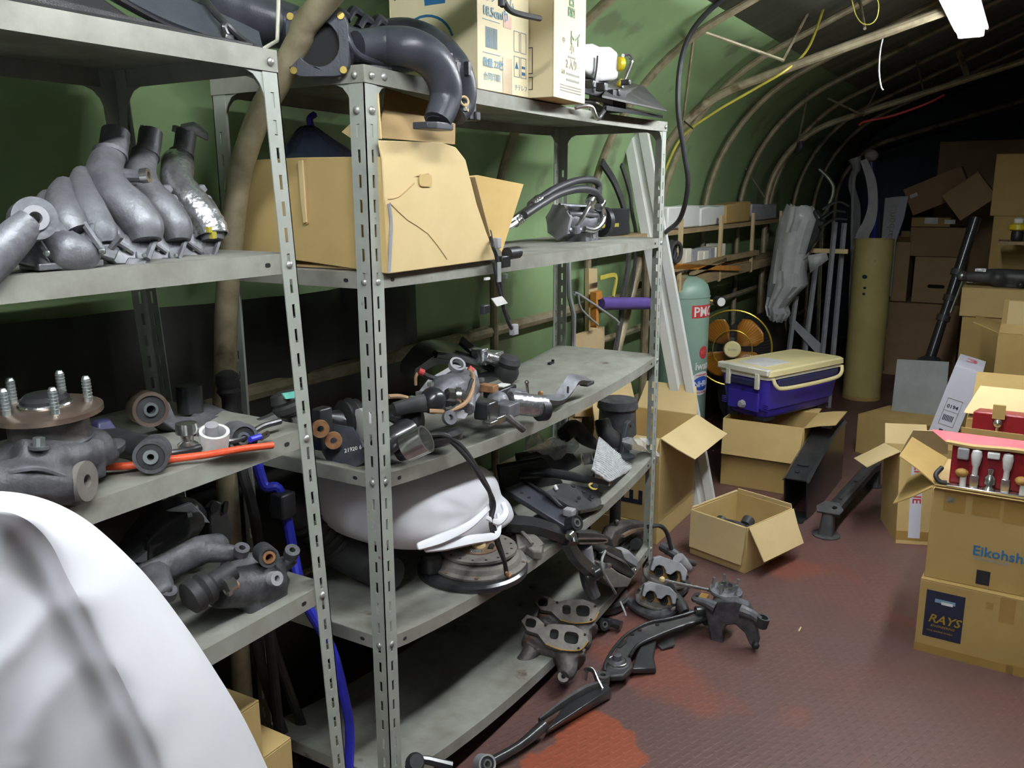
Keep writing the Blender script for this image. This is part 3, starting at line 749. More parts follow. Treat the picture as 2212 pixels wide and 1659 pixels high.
for a in ((.035, .245, .10, .315), (.12, .25, .20, .315), (.21, .24, .30, .315)): patch(r2, *a, M_tape, 'tape', .0004)
r2.q('torn_hole', MB().slab([(-.0012, .03, .25), (.0, .0, .30), (-.0012, .11, .30), (-.0012, .09, .22)], (-.0008, 0, 0)), M_hole, smooth=0)
fo = carton('crushed carton with white and red printed tape behind the right stack', (2.62, -.80, .0), -70, .20, .30, .42, M_card, {'l': (120, .16, .01), 'f': (35, .13, .03), 'b': (20, .1)}, tilt=RX(-9))
patch(fo, .05, .03, .10, .42, M_lav, 'printed_tape')
fo.q('lettering', text_mb('GENUINE', .05, facing((.062, -.0015, .40), (0, 0, -1), (1, 0, 0)), .0003, bold=True), M_inkred, smooth=0)
patch(fo, .0, .02, .20, .06, M_tape, 'tape', .0004)
# red tail lamp units in their opened box
def redunit(X, y0, y1, z0, z1, label, depth=.07, bulbs=True):
    t = Thing('tail_lamp', label, 'lamp', (X, (y0+y1)/2, z0))
    t.part('housing', MB().loft([[V((X, y0-.004, z0)), V((X, y1+.004, z0)), V((X, y1+.004, z1)), V((X, y0-.004, z1))], [V((X+depth, y0-.02, z0-.0)), V((X+depth, y1+.02, z0)), V((X+depth, y1+.02, z1)), V((X+depth, y0-.02, z1))]]), M_red, bevel=.006)
    return t
tl = redunit(1.735, -1.02, -1.36, .592, .735, 'dark red tail lamp unit with bulbs, nearest in the opened right box')
X = 1.735
for k, yy in enumerate((-1.10, -1.19)):
    b = MB().lathe([(.003, .03), (.014, .026), (.017, .01), (.013, -.02), (.009, -.03), (.009, -.06)], 14, T(X-.016, yy, .695)); bu = tl.part('bulb', b, M_whitepl)
    tl.part('bulb_base', MB().box((X-.014, yy, .617), (.022, .026, .045)), M_steel, parent=bu, bevel=.003)
tl.part('centre_socket', MB().lathe([(.002, .07), (.010, .068), (.008, .05), (.016, .04), (.018, .02), (.010, .012), (.02, .0)], 14, T(X-.018, -1.145, .597)), M_steel)
tl.part('centre_cap', MB().box((X-.014, -1.148, .712), (.024, .036, .022)), M_whitepl, bevel=.004)
for yy in (-1.062, -1.235):
    s = tl.part('amber_bulb', MB().sph((X-.018, yy, .640), .019, 12, (1, 1.1, .8)), M_gasket); tl.part('bulb_base', MB().cyl((X-.018, yy-.006, .596), (X-.018, yy-.006, .628), .010, n=12), M_whitepl, parent=s)
tl.part('metal_tray', MB().box((X-.022, -1.145, .592), (.03, .25, .008)), M_steel, bevel=.003)
tl.part('bulb_clip', MB().box((X-.012, -1.06, .705), (.02, .035, .04)), M_dustgrey, bevel=.005)
tl.part('reflector', MB().box((X-.008, -1.31, .655), (.02, .05, .09)), M_redhi, bevel=.006)
tl.part('cable', MB().tube([(X-.02, -1.02, .598), (X-.025, -1.0, .60), (X-.02, -.985, .62), (X+.01, -1.0, .64)], .008, 8, 5), M_rub)
zr = P(2090, 945, x=2.03).z; yr = P(2082, 920, x=2.03).y
tr = redunit(2.03, yr-.02, yr-.40, zr, zr+.10, 'dark red tail lamp unit behind the nearest one in the right boxes')
ps = P(2155, 915, x=2.01)
tr.part('screw', MB().sph(ps, .016, 10), M_steel); tr.part('screw_stem', MB().cyl(ps-V((0, 0, .04)), ps, .006, n=8), M_steel)
tr.part('divider', MB().box(ps+V((.012, 0, .04)), (.014, .04, .05)), M_card2)
# pink-printed lid and cream flaps of that box
rl = carton('shallow opened carton with pink printed lid holding the red tail lamp units', (1.70, -.985, .586), -92, .52, .34, .006, M_card2, {'l': (60, .14, .03)}, floor_=True)
rl.q('printed_lid', MB().loft([[V((-.035, .10, .165)), V((.50, .10, .165)), V((.50, .105, .168)), V((-.035, .105, .168))], [V((.02, .03, .148)), V((.50, .02, .152)), V((.50, .025, .156)), V((.02, .035, .152))]]), M_redhi)
rl.q('torn_edge', MB().tube([V((.02, .03, .15)), V((.10, .025, .147)), V((.22, .02, .155)), V((.33, .02, .15)), V((.50, .02, .155))], .008, 5, 5), M_card)
rl.q('lid_support', MB().box((.25, .16, .09), (.40, .005, .17)), M_card2)
bk = carton('open carton with a cream flap behind the red tail lamp boxes', (2.09, P(2088, 900, x=2.09).y, .0), -90, .45, .30, P(2088, 905, x=2.09).z, M_card2, {'f': (-60, .06), 'b': (30, .13)})
zk = P(2088, 905, x=2.09).z
bk.q('flap', MB().loft([[V((.03, .12, zk+.10)), V((.45, .12, zk+.10)), V((.45, .123, zk+.105)), V((.03, .123, zk+.105))], [V((-.01, .0, zk+.022)), V((.45, .0, zk+.022)), V((.45, .003, zk+.027)), V((-.01, .003, zk+.027))]]), M_card3)
bk.q('flap', MB().box((.24, .124, zk+.05), (.42, .004, .10)), M_card3)
# ================================================================ far end: stacked cartons and leaning things
def bgbox(label, px, X, h_px=None, depth=.4, m=M_card2, ang=-90, tilt=None, z0=None, flaps=None, **k):
    "carton whose front face is seen in pixels (x0,y0)-(x1,y1) on the plane x=X"
    x0, y0, x1, y1 = px
    a = P(x0, y1, x=X); b = P(x1, y1, x=X); c = P(x0, y0, x=X)
    w = abs(a.y-b.y); h = c.z-a.z; zb = a.z if z0 is None else z0
    if z0 is not None: h = c.z-z0
    return carton(label, (X, a.y, max(zb, 0)), ang, w, depth, h, m, flaps, tilt=tilt, **k)
M_cardfar = mat('cardboard brown', (.44, .305, .15), (.38, .26, .125), 5, .8)
M_cardfar2 = mat('cardboard red brown', (.37, .235, .12), (.31, .195, .10), 5, .8)
bgbox('very large brown carton against the dark end wall', (2012, 308, 2330, 500), 7.9, depth=.4, m=M_cardfar, z0=0)
bgbox('long low brown carton on the floor behind the paper tube', (1900, 652, 2062, 790), 6.6, depth=.5, m=M_cardfar2, z0=0)
bgh = bgbox('brown carton with a dark hand hole on the long low carton', (1968, 555, 2062, 651), 6.62, depth=.42, m=M_cardfar, z0=P(1900, 652, x=6.6).z+.012)
bgh.q('hand_hole', MB().prism(rrect(.13, .03, .014), .002, facing((.18, -.001, .14), (1, 0, 0), (0, 0, 1))), M_hole, smooth=0)
bgbox('open brown carton with torn flaps behind the paper tube', (1922, 522, 1956, 650), 6.62, depth=.3, m=M_cardfar, z0=P(1900, 652, x=6.6).z+.012, flaps={'f': (60, .1), 'r': (40, .1), 'b': (10, .08)})
zz = P(1968, 555, x=6.62).z+.008
be = bgbox('wide dark brown carton in the far heap below the flat labelled carton', (1962, 492, 2082, 552), 6.64, depth=.40, m=M_cardfar2, z0=zz)
zz2 = P(1962, 492, x=6.64).z+.010
bd = bgbox('flat carton with two white labels in the far heap', (1968, 471, 2052, 490), 6.66, depth=.34, m=M_card2, z0=zz2)
patch(bd, .10, .025, .20, .075, M_paper); patch(bd, .25, .025, .33, .06, M_paper)
zz3 = P(1968, 471, x=6.66).z+.02
tb = carton('brown carton lying tilted on top of the far heap', (6.70, P(1972, 468, x=6.7).y, zz3), -90, .46, .3, .23, M_cardfar2, None, tilt=RY(-24))
patch(tb, .03, .14, .09, .17, M_paper)
carton('brown carton leaning at the right of the tilted one on the far heap', (6.36, P(2075, 470, x=6.36).y, zz3-.03), -90, .30, .3, .24, M_cardfar, None, tilt=RY(-38))
# right column of cartons
carton('yellowish carton, lower of the two in the far right column', (5.3, P(2133, 590, x=5.3).y, .0), -90, .36, .4, P(2133, 468, x=5.3).z, M_card2)
carton('yellowish carton, upper of the two in the far right column', (5.31, P(2138, 466, x=5.3).y, P(2133, 468, x=5.3).z+.006), -90, .36, .4, P(2133, 337, x=5.3).z-P(2133, 468, x=5.3).z, M_card2)
yc = Thing('oil_bottle', 'bottle with a yellow collar at the right edge by the far carton column', 'bottle', P(2196, 520, x=4.9))
p = P(2196, 520, x=4.9); yc.part('body', MB().lathe([(.03, 0), (.035, .01), (.035, .05), (.02, .075), (.02, .08)], 18, T(*p)), M_blk); yc.part('collar', MB().lathe([(.036, .06), (.055, .07), (.05, .10), (.03, .11)], 18, T(*p)), M_yellow); yc.part('cap', MB().lathe([(.028, .105), (.03, .135), (.01, .145)], 14, T(*p)), M_whitepl)
single('bottle_shelf', 'narrow board under the yellow collared bottle at the right edge', 'board', MB().box((4.95, p.y-.15, p.z-.012), (.25, .5, .02)), M_wood)
# two cartons under a black casting
zc = P(2072, 682, x=4.55).z
carton('wide tan carton under a black casting at the far right', (4.55, P(2072, 680, x=4.55).y, zc), -90, .42, .34, P(2072, 622, x=4.55).z-zc, M_card, None)
carton('tan carton supporting the wide carton at the far right', (4.56, P(2078, 690, x=4.55).y, 0), -90, .40, .33, zc-.006, M_card2, None)
zt = P(2072, 622, x=4.55).z+.007
c0 = V((4.68, P(2165, 600, x=4.68).y, zt))
cb = Thing('engine_casting', 'dusty black engine casting lying on the wide tan carton', 'casting', c0)
cb.part('body', MB().tube([c0+V((0, .20, .05)), c0+V((0, .05, .06)), c0+V((0, -.12, .055)), c0+V((0, -.28, .05))], [.03, .05, .055, .035], 12, 4).sph(c0+V((-.02, .02, .05)), .055, 12).box(c0+V((0, -.1, .02)), (.08, .25, .04)), M_blkdust, remesh=.008)
cb.part('knob', MB().sph(c0+V((-.06, -.10, .02)), .02, 10), M_blkpaint); cb.part('clip', MB().box(c0+V((-.03, .12, .10)), (.03, .06, .02)), M_aluhi)
# tall open carton in front
op = carton('tall open carton with wide cream flaps at the right edge', (3.75, P(2140, 860, x=3.75).y, 0), -90, .42, .36, P(2140, 718, x=3.75).z, M_card2, {'l': (72, .13, .03, -.03), 'b': (15, .14), 'f': (-20, .05)})
op.q('flap', MB().box((.24, .19, P(2140, 718, x=3.75).z+.075), (.42, .005, .15)), M_card3)
op.q('black_strip', MB().tube([V((.30, .15, .95)), V((.36, .10, .86)), V((.42, .05, .80))], .012, 6, 4), M_blk)
# grey panel
a, b, c, d = (P(*q, x=4.25) for q in ((1938, 776), (2050, 782), (2046, 862), (1930, 856)))
single('steel_sheet', 'plain grey steel sheet standing behind the closed carton', 'sheet', MB().slab([V((a.x, a.y, a.z)), V((b.x, b.y, b.z)), V((c.x-.05, c.y, .16)), V((d.x-.05, d.y, .16))], (.008, 0, 0)), M_greypan)
single('wooden_block', 'low wooden block under the grey steel sheet', 'block', MB().box((4.42, -.72, .078), (.06, .30, .155)), M_wood, bevel=.004)
# closed carton p
pc = carton('closed plain carton on the floor in front of the grey sheet', (4.02, -.395, 0), -112, .40, .36, .235, M_card2, None)
# white carton tilted, with print
w0 = P(2006, 925, x=3.25); wv = carton('narrow white printed carton leaning over the heap at right', (3.25, w0.y, w0.z-.02), -90, .125, .34, .36, M_lav, None, tilt=RY(14) @ RX(0), name='white_carton')
def frame_print(t, x0, z0, x1, z1, m, wd=.0025):
    for a in ((x0, z0, x1, z0+wd), (x0, z1-wd, x1, z1), (x0, z0, x0+wd, z1), (x1-wd, z0, x1, z1)): patch(t, *a, m, 'print_line')
frame_print(wv, .025, .06, .095, .20, M_inkgrey); patch(wv, .025, .135, .095, .137, M_inkgrey, 'print_line')
letters(wv, '0194', .026, .033, .152, M_ink, bold=True)
for i in range(7): patch(wv, .035+i*.007, .085, .039+i*.007, .115, M_ink, 'barcode_bar')
patch(wv, .04, .025, .058, .038, M_ink, 'print_mark'); patch(wv, .066, .022, .084, .036, M_ink, 'print_mark')
wv.q('lettering', text_mb('3', .14, facing((.03, .17, .3665), (1, 0, 0), (0, 1, 0)), .0004), M_redhi, smooth=0)
# support so that the white carton does not hang in the air
carton('tan carton standing under the white printed carton', (3.12, w0.y-.005, 0), -90, .14, .42, w0.z-.07, M_card2, None)
# strut / tail pipe leaning in the heap
def strut():
    a = P(2008, 778, x=4.9); b = P(2108, 470, x=5.1)
    t = Thing('steering_shaft', 'long black shaft with chrome joints leaning on the far cartons', 'shaft', a)
    t.part('shaft', MB().tube([a, lerp(a, b, .35), b], [.034, .030, .034], 12, 3), M_blkpaint)
    for u, r in ((.30, .042), (.44, .04), (.62, .045)): t.part('joint', MB().cyl(lerp(a, b, u-.02), lerp(a, b, u+.02), r, n=12), M_blkdust)
    t.part('chrome_rod', MB().cyl(lerp(a, b, .34)+V((-.02, -.035, 0)), lerp(a, b, .56)+V((-.02, -.045, 0)), .010, n=8), M_steel)
    t.part('universal_joint', MB().sph(lerp(a, b, .60)+V((-.03, -.03, 0)), .035, 10), M_zinc)
    t.part('foot_boot', MB().lathe([(.06, 0), (.10, .015), (.085, .05), (.04, .09)], 18, frame(a-V((0, 0, .06)), b-a)), M_hose)
    t.part('pink_tag', MB().box(lerp(a, b, .55)+V((-.03, -.09, -.02)), (.004, .035, .10)), M_lav)
strut()
single('wooden_stool_board', 'low pale plank behind the long shaft on the floor', 'plank', MB().box((5.0, -.68, .20), (.9, .30, .02)), M_wood)
single('timber_block', 'timber block carrying the low plank in the far heap', 'block', MB().box((5.0, -.68, .094), (.5, .2, .188)), M_cardfar2)
# frame with four pale uprights, bagged trim hanging on it
def stand():
    t = Thing('pipe_stand', 'stand of four pale square uprights with a cross bar by the paper tube', 'stand', (5.0, .08, 0))
    for (x1, y1, x2, y2), X in (((1720, 640, 1706, 745), 4.9), ((1766, 545, 1741, 745), 5.0), ((1804, 480, 1777, 760), 4.95), ((1824, 482, 1800, 760), 5.1)):
        a, b = P(x1, y1, x=X), P(x2, y2, x=X); e = a+(b-a)*(a.z/(a.z-b.z)); w = .018
        t.part('upright', MB().loft([[q+V((0, w, 0)), q+V((-w, 0, 0)), q+V((0, -w, 0)), q+V((w, 0, 0))] for q in (e, a)]), M_dustgrey, smooth=0)
    a, b = P(1752, 546, x=4.98), P(1832, 538, x=4.98); t.part('cross_bar', MB().box(lerp(a, b, .5), (.03, (a-b).length, .03)), M_card3)
    a, b = P(1705, 690, x=4.97), P(1775, 760, x=4.97); t.part('brace', MB().slab([a+V((0, 0, .03)), b+V((0, 0, .05)), b-V((0, 0, .05)), a-V((0, 0, .03))], (.01, 0, 0)), M_dustgrey)
stand()
def bagged():
    X = 4.62
    t = Thing('bagged_bumper', 'black trim part in a clear plastic bag hanging on the pale stand', 'car part', P(1700, 690, x=X))
    body = [P(1760, 450, x=X+.05), P(1780, 480, x=X+.05), P(1768, 515, x=X+.05), P(1745, 545, x=X+.05), P(1728, 565, x=X+.05), P(1722, 530, x=X+.05), P(1740, 480, x=X+.05)]
    t.part('black_panel', MB().slab(body, (.09, 0, 0)), M_blkpaint, bevel=.012)
    for k, (a, b, c) in enumerate((((1775, 452), (1808, 436), (1832, 446)), ((1772, 474), (1800, 456), (1824, 458)), ((1770, 492), (1800, 474), (1828, 474)))):
        t.part('vane', MB().strip([P(*a, x=X+.02), P(*b, x=X+.06), P(*c, x=X+.10)], .05, .012, 6, (0, 0, 1)), M_blkpaint)
    prof = [(1700, 440, 1752, 448), (1684, 470, 1762, 478), (1676, 500, 1752, 505), (1670, 540, 1740, 548), (1664, 580, 1735, 590), (1660, 610, 1738, 618), (1655, 640, 1712, 645), (1652, 660, 1695, 668), (1656, 680, 1700, 678), (1665, 692, 1690, 694)]
    rows = []; rnd = random.Random(3)
    for i, (x0, y0, x1, y1) in enumerate(prof):
        row = []
        for k in range(13):
            u = k/12; p = P(lerp(x0, x1, u), lerp(y0, y1, u)+8*math.sin(u*5+i)*(.3), x=X)
            row.append(p+V((-.07*math.sin(math.pi*u)+rnd.uniform(-.018, .018), 0, rnd.uniform(-.008, .008))))
        rows.append(row)
    t.part('clear_bag', MB().sheet(rows), M_film, solid=.002, smooth=25)
    rows2 = [[p+V((.10-.14*0, 0, 0)) for p in r] for r in rows]
    t.part('clear_bag', MB().sheet(rows2), M_film, solid=.002, smooth=25)
    h = P(1768, 520, x=X); 
    t.part('loose_film', MB().sheet([[P(1730, 565, x=X), P(1765, 548, x=X)], [P(1745, 552, x=X-.03), P(1785, 545, x=X-.03)], [P(1750, 590, x=X), P(1790, 560, x=X)]]), M_film, solid=.002)
bagged()
# chrome bent bar, pale curved trim, blue tube, white carton behind the paper tube
single('chrome_handle', 'bent chrome bar sticking up above the bagged trim', 'bar', MB().tube([P(1770, 365, x=5.2), P(1788, 382, x=5.2), P(1800, 402, x=5.2), P(1798, 425, x=5.2), P(1786, 455, x=5.2), P(1775, 500, x=5.22), P(1765, 745, x=5.25), (5.27, P(1762, 800, x=5.25).y, 0)], .014, 10, 5), M_steel)
X = 6.0
single('curved_trim', 'pale curved trim strip standing behind the paper tube', 'trim', MB().strip([P(1866, 345, x=X), P(1882, 390, x=X), P(1886, 440, x=X), P(1878, 480, x=X), P(1862, 515, x=X), P(1850, 600, x=X), P(1845, 760, x=X)], [.05, .07, .07, .09, .10, .1, .1], .02, 6, (1, 0, 0)), mat('pale trim', (.45, .43, .45), None, 9, .5))
single('curved_trim', 'thin dark curved trim beside the pale curved strip', 'trim', MB().strip([P(1850, 360, x=X+.1), P(1840, 400, x=X+.1), P(1852, 450, x=X+.1), P(1850, 520, x=X+.1), P(1845, 760, x=X+.1)], .05, .012, 6, (1, 0, 0)), mat('dim trim', (.16, .16, .16), None, 9, .5))
sp = Thing('shock_absorber', 'dark strut with a pale round top standing behind the paper tube', 'strut', P(1893, 800, x=6.2))
a = P(1882, 350, x=6.2); b = P(1893, 800, x=6.2); sp.part('body', MB().tube([b, lerp(a, b, .3), a], [.06, .055, .04], 12, 2), M_navy); sp.part('top_cap', MB().sph(a+V((-.02, 0, .05)), .055, 12, (1, 1, .85)), mat('chalky cap', (.42, .36, .33), None, 30, .8, bump=.4, bscale=90)); sp.part('stripe', MB().cyl(P(1886, 520, x=6.12), P(1896, 440, x=6.12), .012, n=8), M_bluehose)
single('white_paddle', 'grey white knob of a second strut beside the pale curved strip', 'strut', MB().tube([P(1846, 342, x=6.1), P(1850, 365, x=6.1), P(1842, 420, x=6.1), P(1838, 760, x=6.1)], [.05, .035, .012, .012], 10, 4), mat('grey knob', (.30, .30, .29), None, 12, .6))
wb = Thing('white_carton', 'white carton with grey lettering standing behind the paper tube', 'box', P(1925, 600, x=6.3))
a, b, c, d = P(1912, 428, x=6.3), P(1944, 424, x=6.3), P(1925, 640, x=6.3), P(1893, 640, x=6.3)
wb.part('front_panel', MB().slab([a, b, c, d], (.02, 0, 0)), mat('carton grey white', (.42, .42, .41), None, 6, .6))
e, f, g = P(1962, 424, x=6.25), P(1953, 470, x=6.25), P(1922, 560, x=6.25)
wb.part('side_panel', MB().slab([b, e, f, g, P(1922, 545, x=6.28)], (.02, 0, 0)), M_lav)
up = (a-d).normalized(); wb.part('lettering', text_mb('Carbon', .085, facing(lerp(d, a, .52)+(b-a)*.82+V((-.004, 0, 0)), up, (a-b)), .0004), M_inkgrey, smooth=0)
# ================================================================ shelf along the wall behind the tank
def wallshelf():
    t = Thing('timber_shelf', 'old wooden timber shelf running behind the green tank', 'shelf', (4.0, .5, 0))
    z1 = P(1520, 488, y=.50).z; z2 = P(1520, 572, y=.50).z
    t.part('board', MB().box((3.78, .50, z1-.012), (3.26, .13, .024)), M_wood); t.part('board', MB().box((4.15, .51, z2-.02), (2.5, .14, .03)), M_wood)
    for x in (3.05, 3.75, 4.45, 5.2): t.part('upright', MB().box((x, .425, (z1+z2)/2-.02), (.028, .018, z1-z2+.16)), M_ply)
    t.part('skirting_plank', MB().box((4.1, .425, z2-.06), (2.4, .014, .06)), M_orange if False else M_wood)
    return z1, z2
z1, z2 = wallshelf()
rnd = random.Random(11)
bt = Thing('battery_case', 'black battery case with yellow marks on the timber shelf behind the compressor', 'battery', (2.4, .5, z1))
bx0, bx1 = P(1282, 490, y=.45).x, P(1362, 490, y=.45).x
bt.part('case', MB().box(((bx0+bx1)/2, .505, z1+.062), (bx1-bx0, .10, .12)), M_blk, bevel=.004)
for k in (.25, .62): bt.part('yellow_mark', MB().box((lerp(bx0, bx1, k), .454, z1+.05), (.05, .002, .016)), M_yhose)
for i, (xa, xb, h) in enumerate(((2.95, 3.45, .13), (3.48, 3.92, .12), (3.96, 4.5, .135), (4.53, 5.2, .12))):
    mb = MB().loft([[V((x, .515+s*.055, z1+.002+(h if k else 0)-.02*(rnd.random() if k else 0))) for s, k in ((-1, 0), (1, 0), (1, 1), (-1, 1))] for x in (xa, lerp(xa, xb, .3), lerp(xa, xb, .7), xb)])
    single('foam_roll', ['dirty white foam slab on the timber shelf nearest the rack', 'dirty white foam slab second along the timber shelf', 'brown stained foam slab third along the timber shelf', 'dim grey foam slab at the far end of the timber shelf'][i], 'slab', mb, (M_whitepan, M_whitepan, M_card2, M_dustgrey)[i], bevel=.01)
for i in range(9):
    x = 2.98+i*.105+rnd.uniform(-.005, .005); h = .115+rnd.uniform(-.02, .012)
    single('file_box', ('first', 'second', 'third', 'fourth', 'fifth', 'sixth', 'seventh', 'eighth', 'ninth')[i]+' pale file box counted from the rack on the lower timber shelf', 'file box', MB().box((x+.045, .49, z2+h/2-.004), (.085, .10, h)), M_ivory if i % 3 else M_dustgrey, bevel=.004, group='file boxes on the lower timber shelf')
for i, (px, py, qx, qy, r, m, l) in enumerate(((1440, 585, 1640, 545, .016, M_wood, 'long thin plank resting along the lower timber shelf'), (1445, 575, 1600, 580, .014, M_orange, 'orange brown batten under the timber shelf'), (1500, 590, 1570, 560, .012, M_wood, 'short plank end below the timber shelf'))):
    a, b = P(px, py, y=.40), P(qx, qy, y=.40); single('plank', l, 'plank', MB().slab([a+V((0, 0, r)), b+V((0, 0, r)), b-V((0, 0, r)), a-V((0, 0, r))], (0, .03, 0)), m)
a = P(1450, 545, y=.41); single('hose_coil', 'dark hose coil hanging from the timber shelf by the tank', 'hose', MB().torus(.055, .011, 20, 8, frame(a, (0, 1, 0))).torus(.05, .011, 20, 8, frame(a+V((.015, -.02, 0)), (.2, 1, 0))), M_rub)
# dark bundle under the timber shelf
single('dark_tarp', 'black tarp heap on the floor under the timber shelf', 'tarp', MB().loft([[V((x, .50-.10*math.cos(a)*1.2, .40+.30*math.sin(a)+.02*math.sin(5*a+x*4))) if False else V((x+.03*math.sin(3*a), .45+.10*math.cos(a), max(.0, .36+.36*math.sin(a)*(1-.15*abs(x-4.5))))) for a in [2*math.pi*k/16 for k in range(16)]] for x in (4.25, 4.4, 4.6, 4.85, 5.1, 5.3)]), M_rub)
# hoses along the roof
single('yellow_hose', 'yellow air hose strung along the arched pipe', 'hose', MB().tube([P(1425, 395, x=2.70), P(1470, 300, x=2.70), P(1540, 245, x=2.70), P(1625, 195, x=2.70), P(1700, 150, x=2.70), P(1745, 105, x=2.9), P(1775, 30, x=3.1), P(1795, -40, x=3.3)], .006, 8, 6), M_yhose)
single('black_cable', 'thick black cable hanging down from the arch behind the rack', 'cable', MB().tube([P(1600, -30, x=2.2), P(1530, 25, x=2.2), P(1488, 80, x=2.2), P(1468, 150, x=2.2), P(1465, 240, x=2.2), P(1478, 330, x=2.25), P(1486, 400, x=2.3), P(1470, 470, x=2.4), P(1440, 500, x=2.6), P(1425, 515, x=2.75)], .011, 10, 6), M_hose)
single('red_cable', 'red cable sagging below the second arched pipe', 'cable', MB().tube([P(1856, 270, x=4.97), P(1870, 262, x=4.95), P(1920, 252, x=4.95), P(1970, 236, x=4.95), P(2010, 220, x=4.95), P(2040, 205, x=4.97)], .008, 8, 5), M_inkred)
single('cable_loop', 'thin yellowish cable loop hanging by the lamp', 'cable', MB().tube([P(1838, -10, x=2.6), P(1848, 30, x=2.6), P(1862, 50, x=2.6), P(1880, 52, x=2.6), P(1894, 38, x=2.6), P(1898, 10, x=2.6), P(1890, -12, x=2.6)], .0025, 6, 6), M_yhose)
single('pull_cord', 'pale pull cord hanging below the first arched pipe', 'cord', MB().tube([P(1915, 62, x=2.8), P(1903, 100, x=2.8), P(1899, 150, x=2.8), P(1903, 185, x=2.8), P(1908, 195, x=2.8)], .0035, 6, 5), M_dustgrey)
tie = MB()
single('cable_tie', 'black cable tie round the arched pipe behind the rack end', 'cable tie', MB().tube([P(1478, 262, x=2.72), P(1490, 272, x=2.70), P(1497, 278, x=2.66)], .004, 6, 3), M_rub)
sw = P(1728, 318, x=4.98); single('hook', 'small dark hook on the second arched pipe', 'hook', MB().tube([sw+V((0, 0, .04)), sw, sw+V((0, .03, -.05))], [.02, .03, .012], 8, 3), M_rub)
# ================================================================ clutter standing behind the rack's far end
Xc = 2.0
single('brown_pipe', 'brown steel pipe standing behind the rack next to the white channel', 'pipe', MB().cyl((1.98, .53, 0), P(1382, 560, y=.53), .026, n=14), M_pipe)
single('grey_conduit', 'thin grey conduit rising behind the back post of the rack', 'pipe', MB().tube([(1.78, .52, 0), P(1238, 745, x=1.78), P(1230, 640, x=1.78), P(1228, 560, x=1.78), P(1228, 470, x=1.78)], .011, 8, 3), M_greypan)
single('purple_tube', 'purple tube lying behind the rack at its far end', 'tube', MB().cyl(P(1296, 656, y=.50), P(1400, 655, y=.42), .030, n=18), M_purple)
single('orange_bracket', 'orange steel bracket beside the purple tube', 'bracket', MB().slab([P(1288, 632, y=.49), P(1300, 628, y=.49), P(1302, 645, y=.49), P(1292, 648, y=.49), P(1294, 705, y=.49), P(1288, 708, y=.49)], (0, .03, 0)), M_orange)
single('plywood_offcut', 'pale plywood offcut standing behind the third shelf', 'board', MB().slab([P(1242, 725, y=.53), P(1306, 706, y=.53), P(1306, 745, y=.53), P(1290, 900, y=.53), P(1242, 900, y=.53)], (0, .02, 0)), M_ply)
single('bent_rod', 'thin grey bent rod crossing behind the rack', 'rod', MB().tube([P(1242, 638, y=.50), P(1248, 634, y=.50), P(1330, 690, y=.47), P(1336, 700, y=.46)], .006, 8, 2).tube([P(1249, 636, y=.50), P(1256, 668, y=.50), P(1292, 702, y=.48)], .005, 8, 3), M_greypan)
single('yellow_strap', 'yellow strap hanging beside the brown pipe', 'strap', MB().strip([P(1296, 600, y=.48), P(1330, 596, y=.48), P(1325, 640, y=.48)], .02, .006, 5, (0, 1, 0)), M_yhose)
single('black_bar', 'black flat bar standing behind the third shelf', 'bar', MB().strip([P(1300, 350, y=.50), P(1330, 400, y=.50), P(1352, 470, y=.50), P(1358, 560, y=.50), P(1345, 640, y=.50), P(1332, 745, y=.50), (2.0, .50, .0)], .035, .012, 5, (0, 1, 0)), M_blkdust)
single('black_bar', 'second shorter black bar beside the white channel', 'bar', MB().strip([P(1342, 356, y=.52), P(1356, 400, y=.52), P(1364, 450, y=.52), P(1368, 600, y=.52), (2.1, .52, 0)], .022, .01, 5, (0, 1, 0)), M_blkdust)
single('timber_post', 'pale upright timber behind the purple tube', 'timber', MB().slab([P(1272, 580, y=.54), P(1290, 580, y=.54), P(1292, 720, y=.54), (1.90, .54, 0), (1.80, .54, 0), P(1272, 720, y=.54)], (0, .02, 0)), M_ply)
